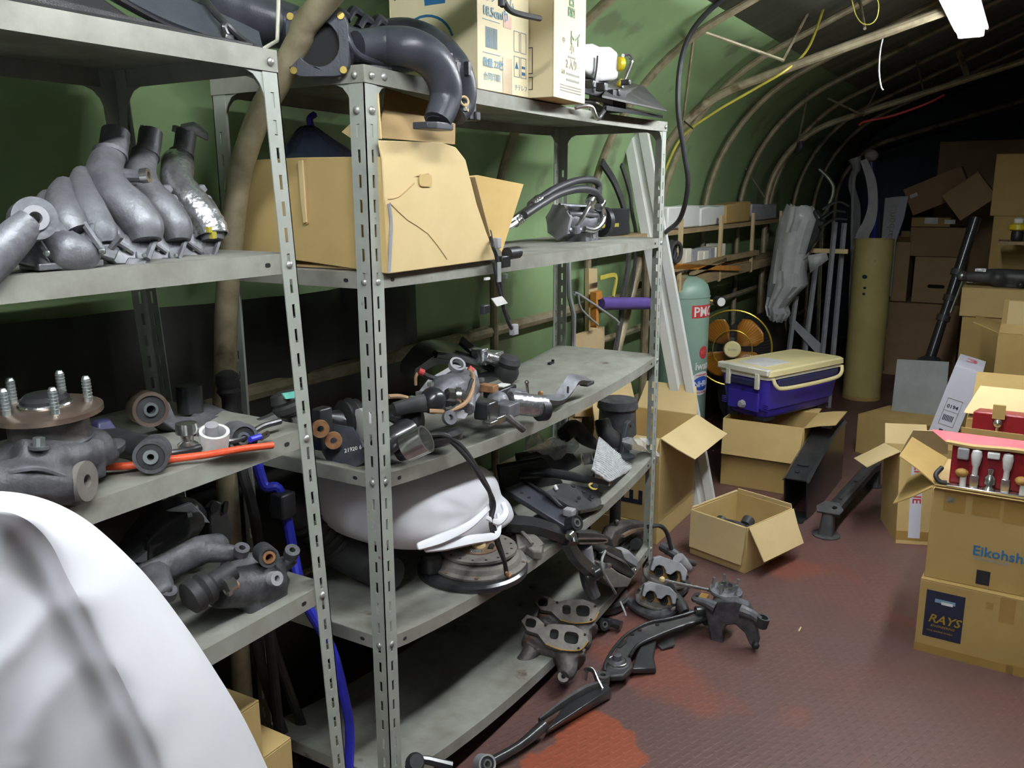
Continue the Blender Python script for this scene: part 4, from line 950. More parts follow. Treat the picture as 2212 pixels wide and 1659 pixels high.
# ================================================================ middle rack, top shelf
def manifold_black():
    t = Thing('intake_manifold', 'big black plastic intake manifold hanging over the top shelf edge', 'manifold', (.05, .1, 1.806))
    r1 = [P(770, 100, y=.04), P(830, 98, y=.02), P(885, 103, y=-.03), P(932, 128, y=-.055), P(958, 172, y=-.065), P(962, 215, y=-.065), P(945, 262, y=-.065)]
    r2 = [P(800, 72, y=.12), P(880, 70, y=.09), P(940, 95, y=.03), P(982, 140, y=-.035), P(1000, 185, y=-.045), P(1000, 225, y=-.045), P(985, 250, y=-.045)]
    t.part('runner', MB().tube(r1, [.030, .038, .040, .040, .037, .034, .030], 16, 5), M_blkgrey)
    t.part('runner', MB().tube(r2, [.026, .032, .033, .033, .031, .028, .024], 16, 5), M_blkgrey)
    t.part('plenum', MB().tube([P(690, 98, y=.10), P(760, 112, y=.10), P(840, 120, y=.09), P(900, 122, y=.06)], [.055, .050, .042, .03], 18, 4), M_blkgrey)
    fo = P(690, 96, y=.085); nd = (CAM-fo); nd.z *= .3; nd = (nd.normalized()+V((-.55, 0, 0))).normalized(); F = frame(fo, nd, (0, 0, 1))
    t.part('throttle_flange', MB().prism(rrect(.125, .125, .03, 4), .016, F, [circ(.043, 24)]), M_blkgrey, bevel=.003)
    t.part('throttle_bore', MB().cyl(F @ V((0, 0, -.03)), F @ V((0, 0, .004)), .044, n=24), M_hole)
    for x, y in ((.05, .05), (-.05, .05), (.05, -.05), (-.05, -.05)): t.part('brass_insert', MB().cyl(F @ V((x, y, .01)), F @ V((x, y, .019)), .007, n=12), M_brass)
    fe = P(940, 268, y=-.065)
    t.part('outlet_flange', MB().prism([(-.045, -.012), (-.03, -.026), (.03, -.026), (.045, -.012), (.045, .02), (.02, .026), (-.045, .026)], .014, frame(fe-V((0, 0, .012)), (0, 0, 1), (1, 0, 0))), M_blkgrey, bevel=.002)
    t.part('outlet_neck', MB().tube([P(962, 205, y=-.06), P(948, 266, y=-.062)], [.033, .028], 12, 1), M_blkgrey)
    e2 = P(1010, 236, y=-.045); t.part('injector_rail', MB().box(e2, (.03, .03, .05)).box(e2+V((.015, -.01, -.015)), (.02, .02, .02)), M_blk, bevel=.003)
    t.part('clip_ring', MB().torus(.010, .0025, 14, 6, frame(P(1003, 218, y=-.07), (-.5, -1, .3))), M_card3)
    t.part('clip_ring', MB().torus(.008, .002, 14, 6, frame(P(1008, 232, y=-.07), (.3, -1, .3))), M_card3)
    for px, py, s in ((733, 28, .020), (762, 22, .018), (785, 40, .020), (815, 42, .022), (800, 62, .02)):
        p = P(px, py, y=.09); t.part('rib', MB().tube([p+V((-.02, 0, -.022)), p, p+V((.025, 0, -.004))], [s*.5, s*.55, s*.45], 8, 3), M_blkgrey)
    t.part('seam', MB().tube([P(735, 45, y=.055), P(748, 75, y=.03), P(775, 118, y=.02), P(830, 135, y=.02), P(890, 142, y=0)], .006, 8, 4), M_blkgrey)
    for px, py in ((952, 122), (970, 130), (985, 150), (1010, 148)): 
        p = P(px, py, y=-.075); t.part('rib', MB().box(p, (.010, .012, .028)), M_blk)
    t.part('mount_foot', MB().box((.10, .12, 1.815), (.14, .12, .02)), M_blkgrey, bevel=.004)
manifold_black()
def tcart(label, c, w, d, h, ang=0): return carton(label, c, ang, w, d, h, M_cream_card, None)
ztop = zB(0, .5)+.003
c1 = tcart('tall cream carton with blue Japanese printing on the rack top, next to the black manifold', (.415, -.002, ztop), .245, .26, .33, 0)
# printing on the front face
letters(c1, '色 クリーム', .028, .022, .205, M_inkpale); letters(c1, '18.5cm巾', .030, .022, .170, M_inkpale, bold=True)
patch(c1, .022, .160, .10, .1615, M_inkpale, 'print_line'); patch(c1, .022, .085, .10, .0865, M_inkpale, 'print_line')
for i in range(10): patch(c1, .036+i*.0055, .098, .0385+i*.0055, .145, M_inkpale, 'barcode_bar')
letters(c1, '数量 22枚', .022, .022, .056, M_inkpale, bold=True); letters(c1, '合同印刷', .020, .022, .025, M_inkpale)
patch(c1, .113, .0, .158, .085, mat('tape pale', (.58, .44, .27), None, 9, .35), 'tape'); patch(c1, .118, .155, .155, .185, mat('stamp pink', (.80, .52, .40), None, 9, .6), 'stamp')
for gx in (.168, .202):
    for gz in (.045, .105): frame_print(c1, gx, gz, gx+.028, gz+.05, M_inkpale, .0014)
c1.q('print_mark', MB().slab([(.174, -.0006, .065), (.190, -.0006, .065), (.182, -.0006, .082)], (0, -.0005, 0)), M_inkblue, smooth=0)
patch(c1, .208, .052, .224, .060, M_inkblue, 'print_mark'); patch(c1, .208, .068, .224, .074, M_inkblue, 'print_mark'); letters(c1, 'チテレフ', .016, .170, .014, M_inkpale)
# blue print on its left side
def sidepatch(t, pts, m, nm='print_mark'): t.q(nm, MB().slab([(-.0006, y, z) for y, z in pts], (-.0005, 0, 0)), m, smooth=0)
sidepatch(c1, [(.15, .20), (.09, .20), (.078, .325), (.16, .325)], M_inkblue)
sidepatch(c1, [(.25, .23), (.24, .22), (.23, .23), (.23, .325), (.25, .325)], M_inkblue)
arc = [(.15+.085*math.cos(math.radians(a)), .105+.075*math.sin(math.radians(a))) for a in range(20, 165, 12)]; arc2 = [(.15+.079*math.cos(math.radians(a)), .105+.069*math.sin(math.radians(a))) for a in range(164, 18, -12)]
c1.q('print_mark', MB().prism(arc+arc2, .0005, facing((-.0006, 0, 0), (0, 1, 0), (0, 0, 1))), M_inkblue, smooth=0)
c2 = tcart('second tall cream carton with dark barcodes on the rack top, overhanging the shelf', (.668, -.072, ztop), .215, .26, .33, 4)
letters(c2, '2 入り', .028, .075, .082, M_inkgrey, bold=True); letters(c2, '品番', .012, .045, .064, M_inkgrey); patch(c2, .08, .064, .17, .069, M_inkgrey, 'print_line'); patch(c2, .08, .049, .17, .054, M_inkgrey, 'print_line')
letters(c2, '品', .05, .085, .215, M_inkgreen, bold=True); letters(c2, 'トイ', .04, .095, .145, M_inkgreen, bold=True); letters(c2, '小', .03, .10, .122, M_inkgrey); letters(c2, '中', .018, .05, .14, M_inkgrey); patch(c2, .09, .108, .14, .112, M_inkgrey, 'print_line')
for k in range(3): patch(c2, .04, .020+k*.007, .185, .0225+k*.007, M_inkgrey, 'print_line')
for z0, z1_ in ((.06, .125), (.02, .052)):
    for a, b in (((.06, z0), (.17, z0+.002)), ((.06, z1_-.002), (.17, z1_)), ((.06, z0), (.062, z1_)), ((.168, z0), (.17, z1_))): sidepatch(c2, [(a[0], a[1]), (b[0], a[1]), (b[0], b[1]), (a[0], b[1])], M_ink, 'print_line')
    for i in range(13): sidepatch(c2, [(.078+i*.0065, z0+.006), (.081+i*.0065, z0+.006), (.081+i*.0065, z1_-.006), (.078+i*.0065, z1_-.006)], M_ink, 'barcode_bar')
single('rubber_hose', 'black rubber hose end hanging in front of the cream cartons', 'hose', MB().tube([(.27, -.17, 2.66), (.30, -.17, 2.3), P(1083, -20, y=-.16), P(1088, 2, y=-.16), P(1101, 22, y=-.16), P(1128, 32, y=-.16), P(1166, 40, y=-.16)], .0065, 10, 6), M_rub)
def reservoir():
    b = V((1.05, -.02, zB(0, 1.05)+.004))
    t = Thing('brake_reservoir', 'white fluid reservoir with yellow caps on a black bracket, far end of the rack top', 'reservoir', b)
    Y = .02
    body = [P(1252, 112, y=Y), P(1262, 95, y=Y), P(1285, 93, y=Y), P(1300, 100, y=Y), P(1322, 100, y=Y), P(1336, 112, y=Y), P(1340, 130, y=Y), P(1336, 172, y=Y), P(1302, 174, y=Y), P(1276, 160, y=Y), P(1262, 150, y=Y), P(1254, 158, y=Y)]
    t.part('bottle', MB().slab(body, (.03, .07, 0)), M_whitepl, bevel=.012)
    c = P(1338, 138, y=Y-.005); t.part('cap', MB().lathe([(.020, -.006), (.022, .0), (.022, .010), (.016, .014)], 18, frame(c, (.8, -.5, 0))), M_yellow)
    c = P(1336, 178, y=Y-.005); t.part('lower_cap', MB().lathe([(.013, 0), (.015, .006), (.013, .018)], 14, frame(c, (.6, -.5, -.4))), M_yellow)
    t.part('pipe', MB().tube([P(1346, 120, y=0), P(1356, 118, y=0), P(1364, 132, y=0), P(1352, 165, y=0), P(1342, 190, y=0)], .006, 8, 5), M_steel)
    t.part('strap', MB().strip([P(1294, 122, y=Y-.012), P(1292, 150, y=Y-.012), P(1286, 185, y=Y-.012)], .022, .006, 3, (0, 1, 0)), M_blkpaint)
    t.part('bracket', MB().hexa([P(1250, 170, y=.0), P(1350, 195, y=-.02), P(1350, 225, y=-.02), P(1250, 200, y=0)], [P(1260, 165, y=.12), P(1380, 185, y=.12), P(1380, 210, y=.12), P(1260, 195, y=.12)]), M_blkdust, bevel=.004)
    t.part('tray', MB().hexa([P(1300, 205, y=-.06), P(1440, 238, y=-.08), P(1440, 242, y=-.08), P(1300, 212, y=-.06)], [P(1330, 168, y=.14), P(1392, 186, y=.14), P(1392, 190, y=.14), P(1330, 174, y=.14)]), M_blkdust, bevel=.002)
    t.part('lower_plate', MB().hexa([P(1310, 228, y=-.05), P(1432, 250, y=-.05), P(1432, 256, y=-.05), P(1310, 238, y=-.05)], [P(1330, 226, y=.1), P(1430, 246, y=.1), P(1430, 250, y=.1), P(1330, 232, y=.1)]), M_blkpaint)
    t.part('spacer', MB().box((1.16, .0, zB(0, 1.16)+.035), (.10, .08, .06)), M_blkpaint)
    for px, py, s in ((1275, 182, .022), (1300, 188, .025), (1330, 200, .02), (1352, 178, .018)): t.part('bracket_lug', MB().box(P(px, py, y=-.03), (s, .03, s)), M_blkpaint, bevel=.003)
reservoir()
single('bent_pipe', 'bent bare metal pipe hooked over the rack top edge near the reservoir', 'pipe', MB().tube([P(1243, 232, y=-.02), P(1262, 228, y=-.035), P(1278, 232, y=-.04), P(1286, 250, y=-.045), P(1292, 256, y=-.045), P(1300, 246, y=-.045), P(1306, 232, y=-.03), P(1290, 222, y=.0), P(1262, 218, y=.03)], .007, 10, 6), M_steel)
# ================================================================ middle rack, second shelf
def bigbox():
    t = Thing('cardboard_box', 'large worn open cardboard box on the second shelf of the middle rack', 'box', (.25, .2, 1.395))
    zb = 1.394
    fr = [(838, 592), (826, 345), (818, 303), (955, 308), (985, 318), (1006, 345), (1030, 440), (1052, 505), (1074, 560)]
    t.part('front_panel', MB().slab([P(a, b, y=-.014) for a, b in fr], (0, .005, 0)), M_card3, bevel=.002)
    lf = [P(838, 592, x=.034), P(512, 543, x=.034), P(540, 346, x=.034), P(650, 340, x=.034), P(826, 338, x=.034)]
    t.part('side_panel', MB().slab(lf, (.005, 0, 0)), M_card, bevel=.002)
    t.part('slit', MB().slab([P(649, 345, x=.032), P(662, 343, x=.032), P(668, 482, x=.032), P(660, 486, x=.032)], (-.001, 0, 0)), M_cardin, smooth=0)
    t.part('torn_strip', MB().slab([P(646, 348, x=.031), P(655, 346, x=.031), P(664, 480, x=.031), P(658, 482, x=.031), P(652, 430, x=.031)], (-.004, 0, 0)), M_card3)
    t.part('base_panel', MB().box((.262, .20, zb+.003), (.44, .42, .005)), M_cardin)
    t.part('back_panel', MB().box((.262, .415, zb+.12), (.44, .005, .235)), M_cardin)
    t.part('right_panel', MB().slab([V((.485, -.005, zb)), V((.485, .41, zb)), V((.485, .41, zb+.20)), V((.40, -.0, zb+.2))], (.005, 0, 0)), M_cardin)
    t.part('flap', MB().slab([P(820, 298, y=.01), P(984, 312, y=.01), P(985, 235, y=.10), P(835, 190, y=.12)], (0, .005, 0)), M_cardin, bevel=.002)
    t.part('flap', MB().slab([P(760, 300, x=.04), P(738, 285, x=.03), P(775, 250, x=.02), P(815, 200, x=.04), P(822, 300, x=.04)], (.005, 0, 0)), M_card3)
    t.part('flap', MB().slab([P(1084, 545, y=.09), P(1048, 500, y=.05), P(1010, 380, y=.16), P(1030, 378, y=.2), P(1115, 400, y=.15), P(1131, 398, y=.09)], (.004, .003, 0)), M_card2)
    t.part('flap', MB().slab([P(1010, 400, y=.2), P(1110, 402, y=.18), P(1090, 440, y=.17), P(1020, 450, y=.18)], (0, .005, 0)), M_cardin)
    t.part('tear_line', MB().tube([P(838, 430, y=-.0148), P(862, 425, y=-.0148), P(895, 395, y=-.0148)], .0012, 4, 2), M_cardin)
    t.part('tear_line', MB().tube([P(842, 438, y=-.0148), P(880, 475, y=-.0148), P(925, 505, y=-.0148), P(966, 560, y=-.0148)], .0010, 4, 2), M_cardin)
    t.part('hand_hole', MB().prism(rrect(.046, .026, .008), .003, facing(P(918, 390, y=-.0148), (1, 0, -.03), (0, 0, 1))), M_card, smooth=0)
    t.part('hand_hole_edge', MB().slab([P(898, 380, y=-.0152), P(925, 374, y=-.0165), P(930, 384, y=-.0152)], (0, -.0015, 0)), M_cardin)
    t.part('worn_corner', MB().tube([P(840, 440, y=-.017), P(845, 480, y=-.017), P(843, 530, y=-.017), P(840, 590, y=-.017)], .004, 6, 3), M_dustgrey)
bigbox()
def blackbag():
    t = Thing('black_bag', 'glossy black plastic bag bulging out of the large open box', 'bag', (.18, .25, 1.40))
    rnd = random.Random(5); rows = []
    cx, cy, zb = .20, .24, 1.41
    prof = [(.08, 0), (.105, .10), (.11, .19), (.10, .225), (.07, .25), (.03, .285), (.012, .30)]
    for r, z in prof:
        rows.append([V((cx+r*1.05*math.cos(2*math.pi*k/20)*(1+rnd.uniform(-.10, .10))-z*.25, cy+r*1.1*math.sin(2*math.pi*k/20)*(1+rnd.uniform(-.1, .1))+z*.12, zb+z+rnd.uniform(-.008, .008))) for k in range(20)])
    t.part('film', MB().loft(rows), M_bagblk, smooth=60, sub=1)
    p = rows[-1][0]; t.part('tie', MB().tube([p, p+V((-.005, 0, .02)), p+V((.012, 0, .03))], .008, 6, 3), M_bluehose)
blackbag()
def compressor():
    z = zB(1, 1.42)+.004; o = V((1.42, .22, z))
    t = Thing('ac_compressor', 'small aluminium compressor with black hoses at the far end of the second shelf', 'compressor', o)
    d = V((.88, -.30, 0)).normalized(); a = P(1175, 478, y=.22); 
    c0 = V((1.32, .24, z+.066)); c1_ = V((1.49, .18, z+.060)); F = frame(c0, c1_-c0, (0, 0, 1))
    body = MB().lathe([(.03, -.01), (.050, 0), (.056, .02), (.046, .05), (.050, .07), (.044, .10), (.050, .12), (.042, .15), (.02, .17)], 22, F)
    for k in range(6): body.cyl(F @ V((.054*math.cos(k*1.05), .054*math.sin(k*1.05), -.014)), F @ V((.052*math.cos(k*1.05), .052*math.sin(k*1.05), .13)), .009, n=8)
    t.part('body', body.box((1.40, .20, z+.012), (.10, .08, .03)), M_alu)
    t.part('front_plate', MB().prism([(.056*math.cos(a)*(1+.16*(k % 2)), .056*math.sin(a)*(1+.16*(k % 2))) for k, a in enumerate([2*math.pi*i/14 for i in range(14)])], .012, F @ T(0, 0, -.02)), M_dustgrey)
    t.part('port_block', MB().box(c0+V((.09, -.05, .03)), (.05, .03, .04)), M_alu, bevel=.004)
    t.part('clutch_ring', MB().ring(.055, .03, .02, 20, frame(c1_+V((.02, 0, 0)), c1_-c0)), M_blk)
    Yh = .16
    t.part('hose', MB().tube([P(1165, 430, y=Yh), P(1200, 408, y=Yh), P(1240, 392, y=Yh), P(1275, 388, y=Yh), P(1292, 398, y=Yh), P(1292, 420, y=Yh)], .0125, 12, 6), M_hose)
    t.part('hose', MB().tube([P(1132, 465, y=.12), P(1170, 440, y=.12), P(1210, 418, y=.12), P(1255, 408, y=.12), P(1285, 415, y=.12), P(1298, 435, y=.13)], .0125, 12, 6), M_hose)
    for a, b in (((1148, 445), (1166, 430)), ((1112, 480), (1131, 466)), ((1273, 437), (1279, 425)), ((1293, 448), (1301, 436))):
        A, B = P(*a, y=.135), P(*b, y=.135)
        cr = MB()
        for k in range(4): cr.cyl(lerp(A, B, k/4), lerp(A, B, k/4+.16), .0165, n=12)
        t.part('ferrule', cr.cyl(A, B, .0145, n=12), M_steel)
    t.part('pipe', MB().tube([P(1150, 444, y=.135), P(1125, 462, y=.135), P(1098, 482, y=.135)], .009, 8, 3), M_steel)
    t.part('pipe', MB().tube([P(1114, 480, y=.125), P(1102, 488, y=.125), P(1092, 493, y=.125)], .009, 8, 3), M_steel)
    t.part('pipe', MB().tube([P(1274, 442, y=.14), P(1262, 465, y=.14), P(1245, 492, y=.15)], .0075, 8, 3), M_steel)
    t.part('pipe', MB().tube([P(1300, 445, y=.135), P(1305, 465, y=.135), P(1298, 485, y=.135), P(1282, 497, y=.14), P(1262, 494, y=.15)], .0095, 10, 5), M_steel)
    t.part('elbow', MB().cyl(P(1244, 488, y=.15), P(1246, 503, y=.15), .014, n=10), M_alu)
    t.part('stud', MB().cyl(P(1282, 505, y=.15), P(1283, 514, y=.15), .006, n=8), M_steel)
compressor()
def harness():
    p0 = P(1062, 535, y=-.03)
    t = Thing('wiring_harness', 'black wiring harness with plugs hanging off the second shelf edge', 'harness', p0)
    Y = -.035
    t.part('loom', MB().tube([P(1058, 500, y=.03), P(1064, 530, y=Y), P(1072, 552, y=Y), P(1078, 590, y=Y), P(1083, 630, y=Y), P(1088, 665, y=Y), P(1100, 700, y=Y), P(1108, 712, y=Y)], .005, 8, 5), M_rub)
    t.part('loom', MB().tube([P(1066, 565, y=Y), P(1072, 600, y=Y), P(1082, 640, y=Y), P(1092, 670, y=Y), P(1100, 690, y=Y)], .004, 8, 5), M_rub)
    t.part('bracket', MB().box(P(1078, 588, y=Y-.004), (.016, .004, .05)), M_greypan, bevel=.001); t.part('tag_plate', MB().slab([P(1062, 645, y=Y-.01), P(1085, 640, y=Y-.01), P(1097, 655, y=Y-.01), P(1074, 662, y=Y-.01)], (0, .003, 0)), M_whitepl)
    t.part('plug', MB().cyl(P(1095, 548, y=Y), P(1118, 545, y=Y), .016, n=12), M_blk); t.part('plug_face', MB().cyl(P(1117, 545, y=Y-.003), P(1120, 545, y=Y-.003), .011, n=12), M_dustgrey)
    t.part('plug', MB().box(P(1048, 668, y=Y+.02), (.028, .014, .022)), M_blkgrey, bevel=.002); t.part('plug', MB().box(P(1110, 712, y=Y), (.024, .016, .028), ), M_dustgrey, bevel=.002)
    t.part('plug', MB().box(P(1074, 525, y=Y), (.018, .014, .026)), M_dustgrey, bevel=.002); t.part('clip', MB().box(P(1052, 602, y=Y), (.02, .006, .006)), M_whitepl); t.part('clip', MB().box(P(1092, 597, y=Y), (.012, .008, .012)), M_zinc)
    t.part('mount', MB().box(P(1088, 565, y=Y), (.04, .02, .03)), M_blkpaint, bevel=.003)
harness()
# ================================================================ middle rack, third shelf
def bush(t, c, axis, ro, ri, h, m_out=M_iron, m_rub=M_rub, m_in=M_zinc, name='bush'):
    F = frame(V(c)-V(axis).normalized()*h/2, axis)
    o = t.part(name, MB().ring(ro, ro*.8, h, 24, F), m_out); t.part('bush_rubber', MB().ring(ro*.81, ri*1.5, h*.86, 20, F @ T(0, 0, h*.07)), m_rub, parent=o); t.part('bush_sleeve', MB().ring(ri*1.6, ri, h*1.06, 16, F @ T(0, 0, -h*.03)), m_in, parent=o)
    return o
def wiper():
    x = .55; z = zB(2, .55)
    t = Thing('wiper_motor_assembly', 'jumbled steel wiper motor assembly with wires in the middle of the third shelf', 'motor', (.55, .1, z))
    t.part('gear_housing', MB().sph(P(985, 840, y=.10), .07, 14, (1.1, .5, .75)).tube([P(925, 860, y=.10), P(960, 850, y=.08), P(1010, 830, y=.10)], [.02, .05, .04], 12, 3).tube([P(985, 800, y=.12), P(1000, 835, y=.10), P(1010, 885, y=.02)], [.025, .04, .02], 10, 3), M_alu, remesh=.004)
    t.part('flange_ring', MB().ring(.022, .016, .016, 20, frame(P(985, 793, y=.10), (-.3, -.6, .7))), M_dustgrey)
    t.part('mount_plate', MB().slab([P(905, 855, y=.14), P(930, 822, y=.16), P(985, 790, y=.16), P(1030, 800, y=.14), P(1040, 850, y=.10), P(1005, 905, y=.0), P(970, 900, y=.02), P(935, 880, y=.08)], (.0, .008, .004)), M_dustgrey, bevel=.003)
    t.part('plate_lug', MB().prism(circ(.018, 14), .012, frame(P(968, 903, y=-.01), (-.4, -1, .4)), [circ(.007, 10)]), M_alu)
    t.part('motor_can', MB().cyl(P(1100, 870, y=.03), P(1175, 878, y=-.03), .032, n=22), M_aluhi)
    t.part('motor_end', MB().cyl(P(1163, 885, y=-.025), P(1178, 884, y=-.035), .033, n=22), M_blk)
    t.part('linkage_block', MB().box(P(1080, 845, y=.08), (.09, .06, .03)), M_blkpaint, bevel=.004); t.part('label', MB().box(P(1085, 832, y=.06), (.04, .03, .003)), M_paper)
    t.part('brown_board', MB().box(P(1055, 838, y=.08), (.03, .05, .02)), M_copper, bevel=.002)
    t.part('casting', MB().sph(P(1075, 870, y=.05), .035, 10).sph(P(1110, 860, y=.04), .03, 10).box(P(1095, 885, y=.0), (.06, .05, .04)).sph(P(1130, 860, y=.02), .022, 8), M_alu, remesh=.004)
    t.part('bracket_black', MB().box(P(1050, 885, y=.02), (.05, .05, .05)), M_blkpaint, bevel=.006)
    t.part('crank_arm', MB().tube([P(1090, 895, y=-.01), P(1110, 912, y=-.03), P(1130, 928, y=-.04)], [.012, .009, .010], 8, 3), M_ironr)
    t.part('chrome_tab', MB().box(P(1080, 905, y=-.01), (.05, .02, .02)).box(P(1060, 912, y=-.01), (.04, .03, .012)), M_steel, bevel=.003)
    t.part('pivot', MB().cyl(P(1138, 828, y=.05), P(1140, 850, y=.05), .005, n=8).sph(P(1138, 826, y=.05), .007, 8), M_steel)
    t.part('bolt_head', MB().cyl(P(965, 852, y=.03), P(1000, 855, y=.01), .016, n=6).cyl(P(985, 855, y=.02), P(996, 855, y=.01), .022, n=14), M_steel)
    t.part('joint', MB().sph(P(935, 865, y=.05), .034, 14), M_blkpaint)
    t.part('arm', MB().tube([P(850, 885, y=.09), P(890, 875, y=.07), P(935, 868, y=.05)], [.018, .020, .026], 10, 3, flat=.7), M_blkdust)
    for pts, m, r in (([(1015, 800, .10), (1022, 815, .06), (1018, 850, .03), (1000, 875, .0), (965, 888, .0), (928, 888, .03)], M_tan, .006), ([(905, 802, .14), (930, 815, .12), (975, 822, .08), (1015, 815, .07)], M_rub, .007), ([(838, 857, .12), (860, 856, .12), (880, 860, .12)], M_tan, .006), ([(1020, 820, .05), (1005, 855, .03), (985, 880, .0), (960, 884, .0)], M_rub, .0055), ([(898, 832, .14), (898, 815, .14), (902, 806, .14)], M_tan, .004)):
        t.part('wire', MB().tube([P(a, b, y=c) for a, b, c in pts], r, 8, 6), m)
    for a, b in (((905, 801), (916, 806)), ((1012, 794), (1022, 802))): t.part('wire_sleeve', MB().cyl(P(*a, y=.12), P(*b, y=.11), .0085, n=10), M_inkred)
    for px, py in ((905, 850), (890, 860), (930, 830), (1040, 820), (1060, 905)): t.part('clip', MB().box(P(px, py, y=.08), (.012, .012, .01)), M_zinc)
wiper()
def rearmotor():
    t = Thing('wiper_linkage', 'black wiper linkage with bright motor bracket at the back of the third shelf', 'linkage', (.75, .3, zB(2, .75)))
    t.part('cover', MB().strip([P(880, 800, y=.34), P(930, 762, y=.34), P(1000, 768, y=.33), P(1060, 790, y=.31), P(1105, 822, y=.28)], [.05, .08, .08, .06, .03], .04, 5, (0, -.4, 1)), M_blkpaint)
    t.part('arm', MB().tube([P(940, 765, y=.30), P(1000, 775, y=.28), P(1070, 798, y=.25)], .012, 8, 3), M_blkpaint)
    t.part('bright_bracket', MB().box(P(1055, 772, y=.26), (.11, .05, .03)).box(P(1035, 768, y=.26), (.03, .04, .045)).cyl(P(1045, 770, y=.24), P(1085, 782, y=.22), .018, n=12).cyl(P(1050, 752, y=.25), P(1050, 772, y=.25), .008, n=8), M_aluhi, bevel=.003)
    t.part('grommet', MB().lathe([(.012, .05), (.03, .045), (.038, .03), (.034, .015), (.04, 0), (.038, -.02)], 18, frame(P(1095, 800, y=.20), (0, -.3, 1))), M_rub)
    t.part('base_plate', MB().box(P(1060, 812, y=.24), (.20, .05, .02)), M_blkpaint)
    t.part('lever', MB().strip([P(995, 735, y=.32), P(1015, 752, y=.30), P(1035, 765, y=.28)], .03, .012, 3, (0, -1, .5)), M_blkdust)
rearmotor()
def alubracket():
    t = Thing('bracket_arm', 'bright bent aluminium bracket near the front of the third shelf', 'bracket', (.93, .0, zB(2, .93)))
    t.part('arm', MB().strip([P(1172, 862, y=.03), P(1205, 862, y=-.0), P(1225, 840, y=.0), P(1240, 820, y=.0), P(1268, 822, y=.0)], [.03, .035, .04, .04, .03], .016, 5, (0, -.5, 1)), M_alu)
    t.part('pad', MB().box(P(1268, 828, y=-.0), (.05, .03, .012)), M_blkdust, bevel=.003); t.part('slot', MB().prism(rrect(.022, .008, .0035), .003, frame(P(1226, 842, y=-.022), (0, -1, .3), (.5, 0, .8))), M_hole)
    t.part('end_cap', MB().sph(P(1168, 850, y=.03), .009, 8), M_copper)
alubracket()
cl = P(1190, 786, z=zB(2, 1.3)+.008); single('plastic_clip', 'tiny black plastic clip alone on the third shelf', 'clip', MB().box(cl, (.03, .012, .014)).box(cl+V((.016, 0, .006)), (.006, .01, .016)), M_blk)
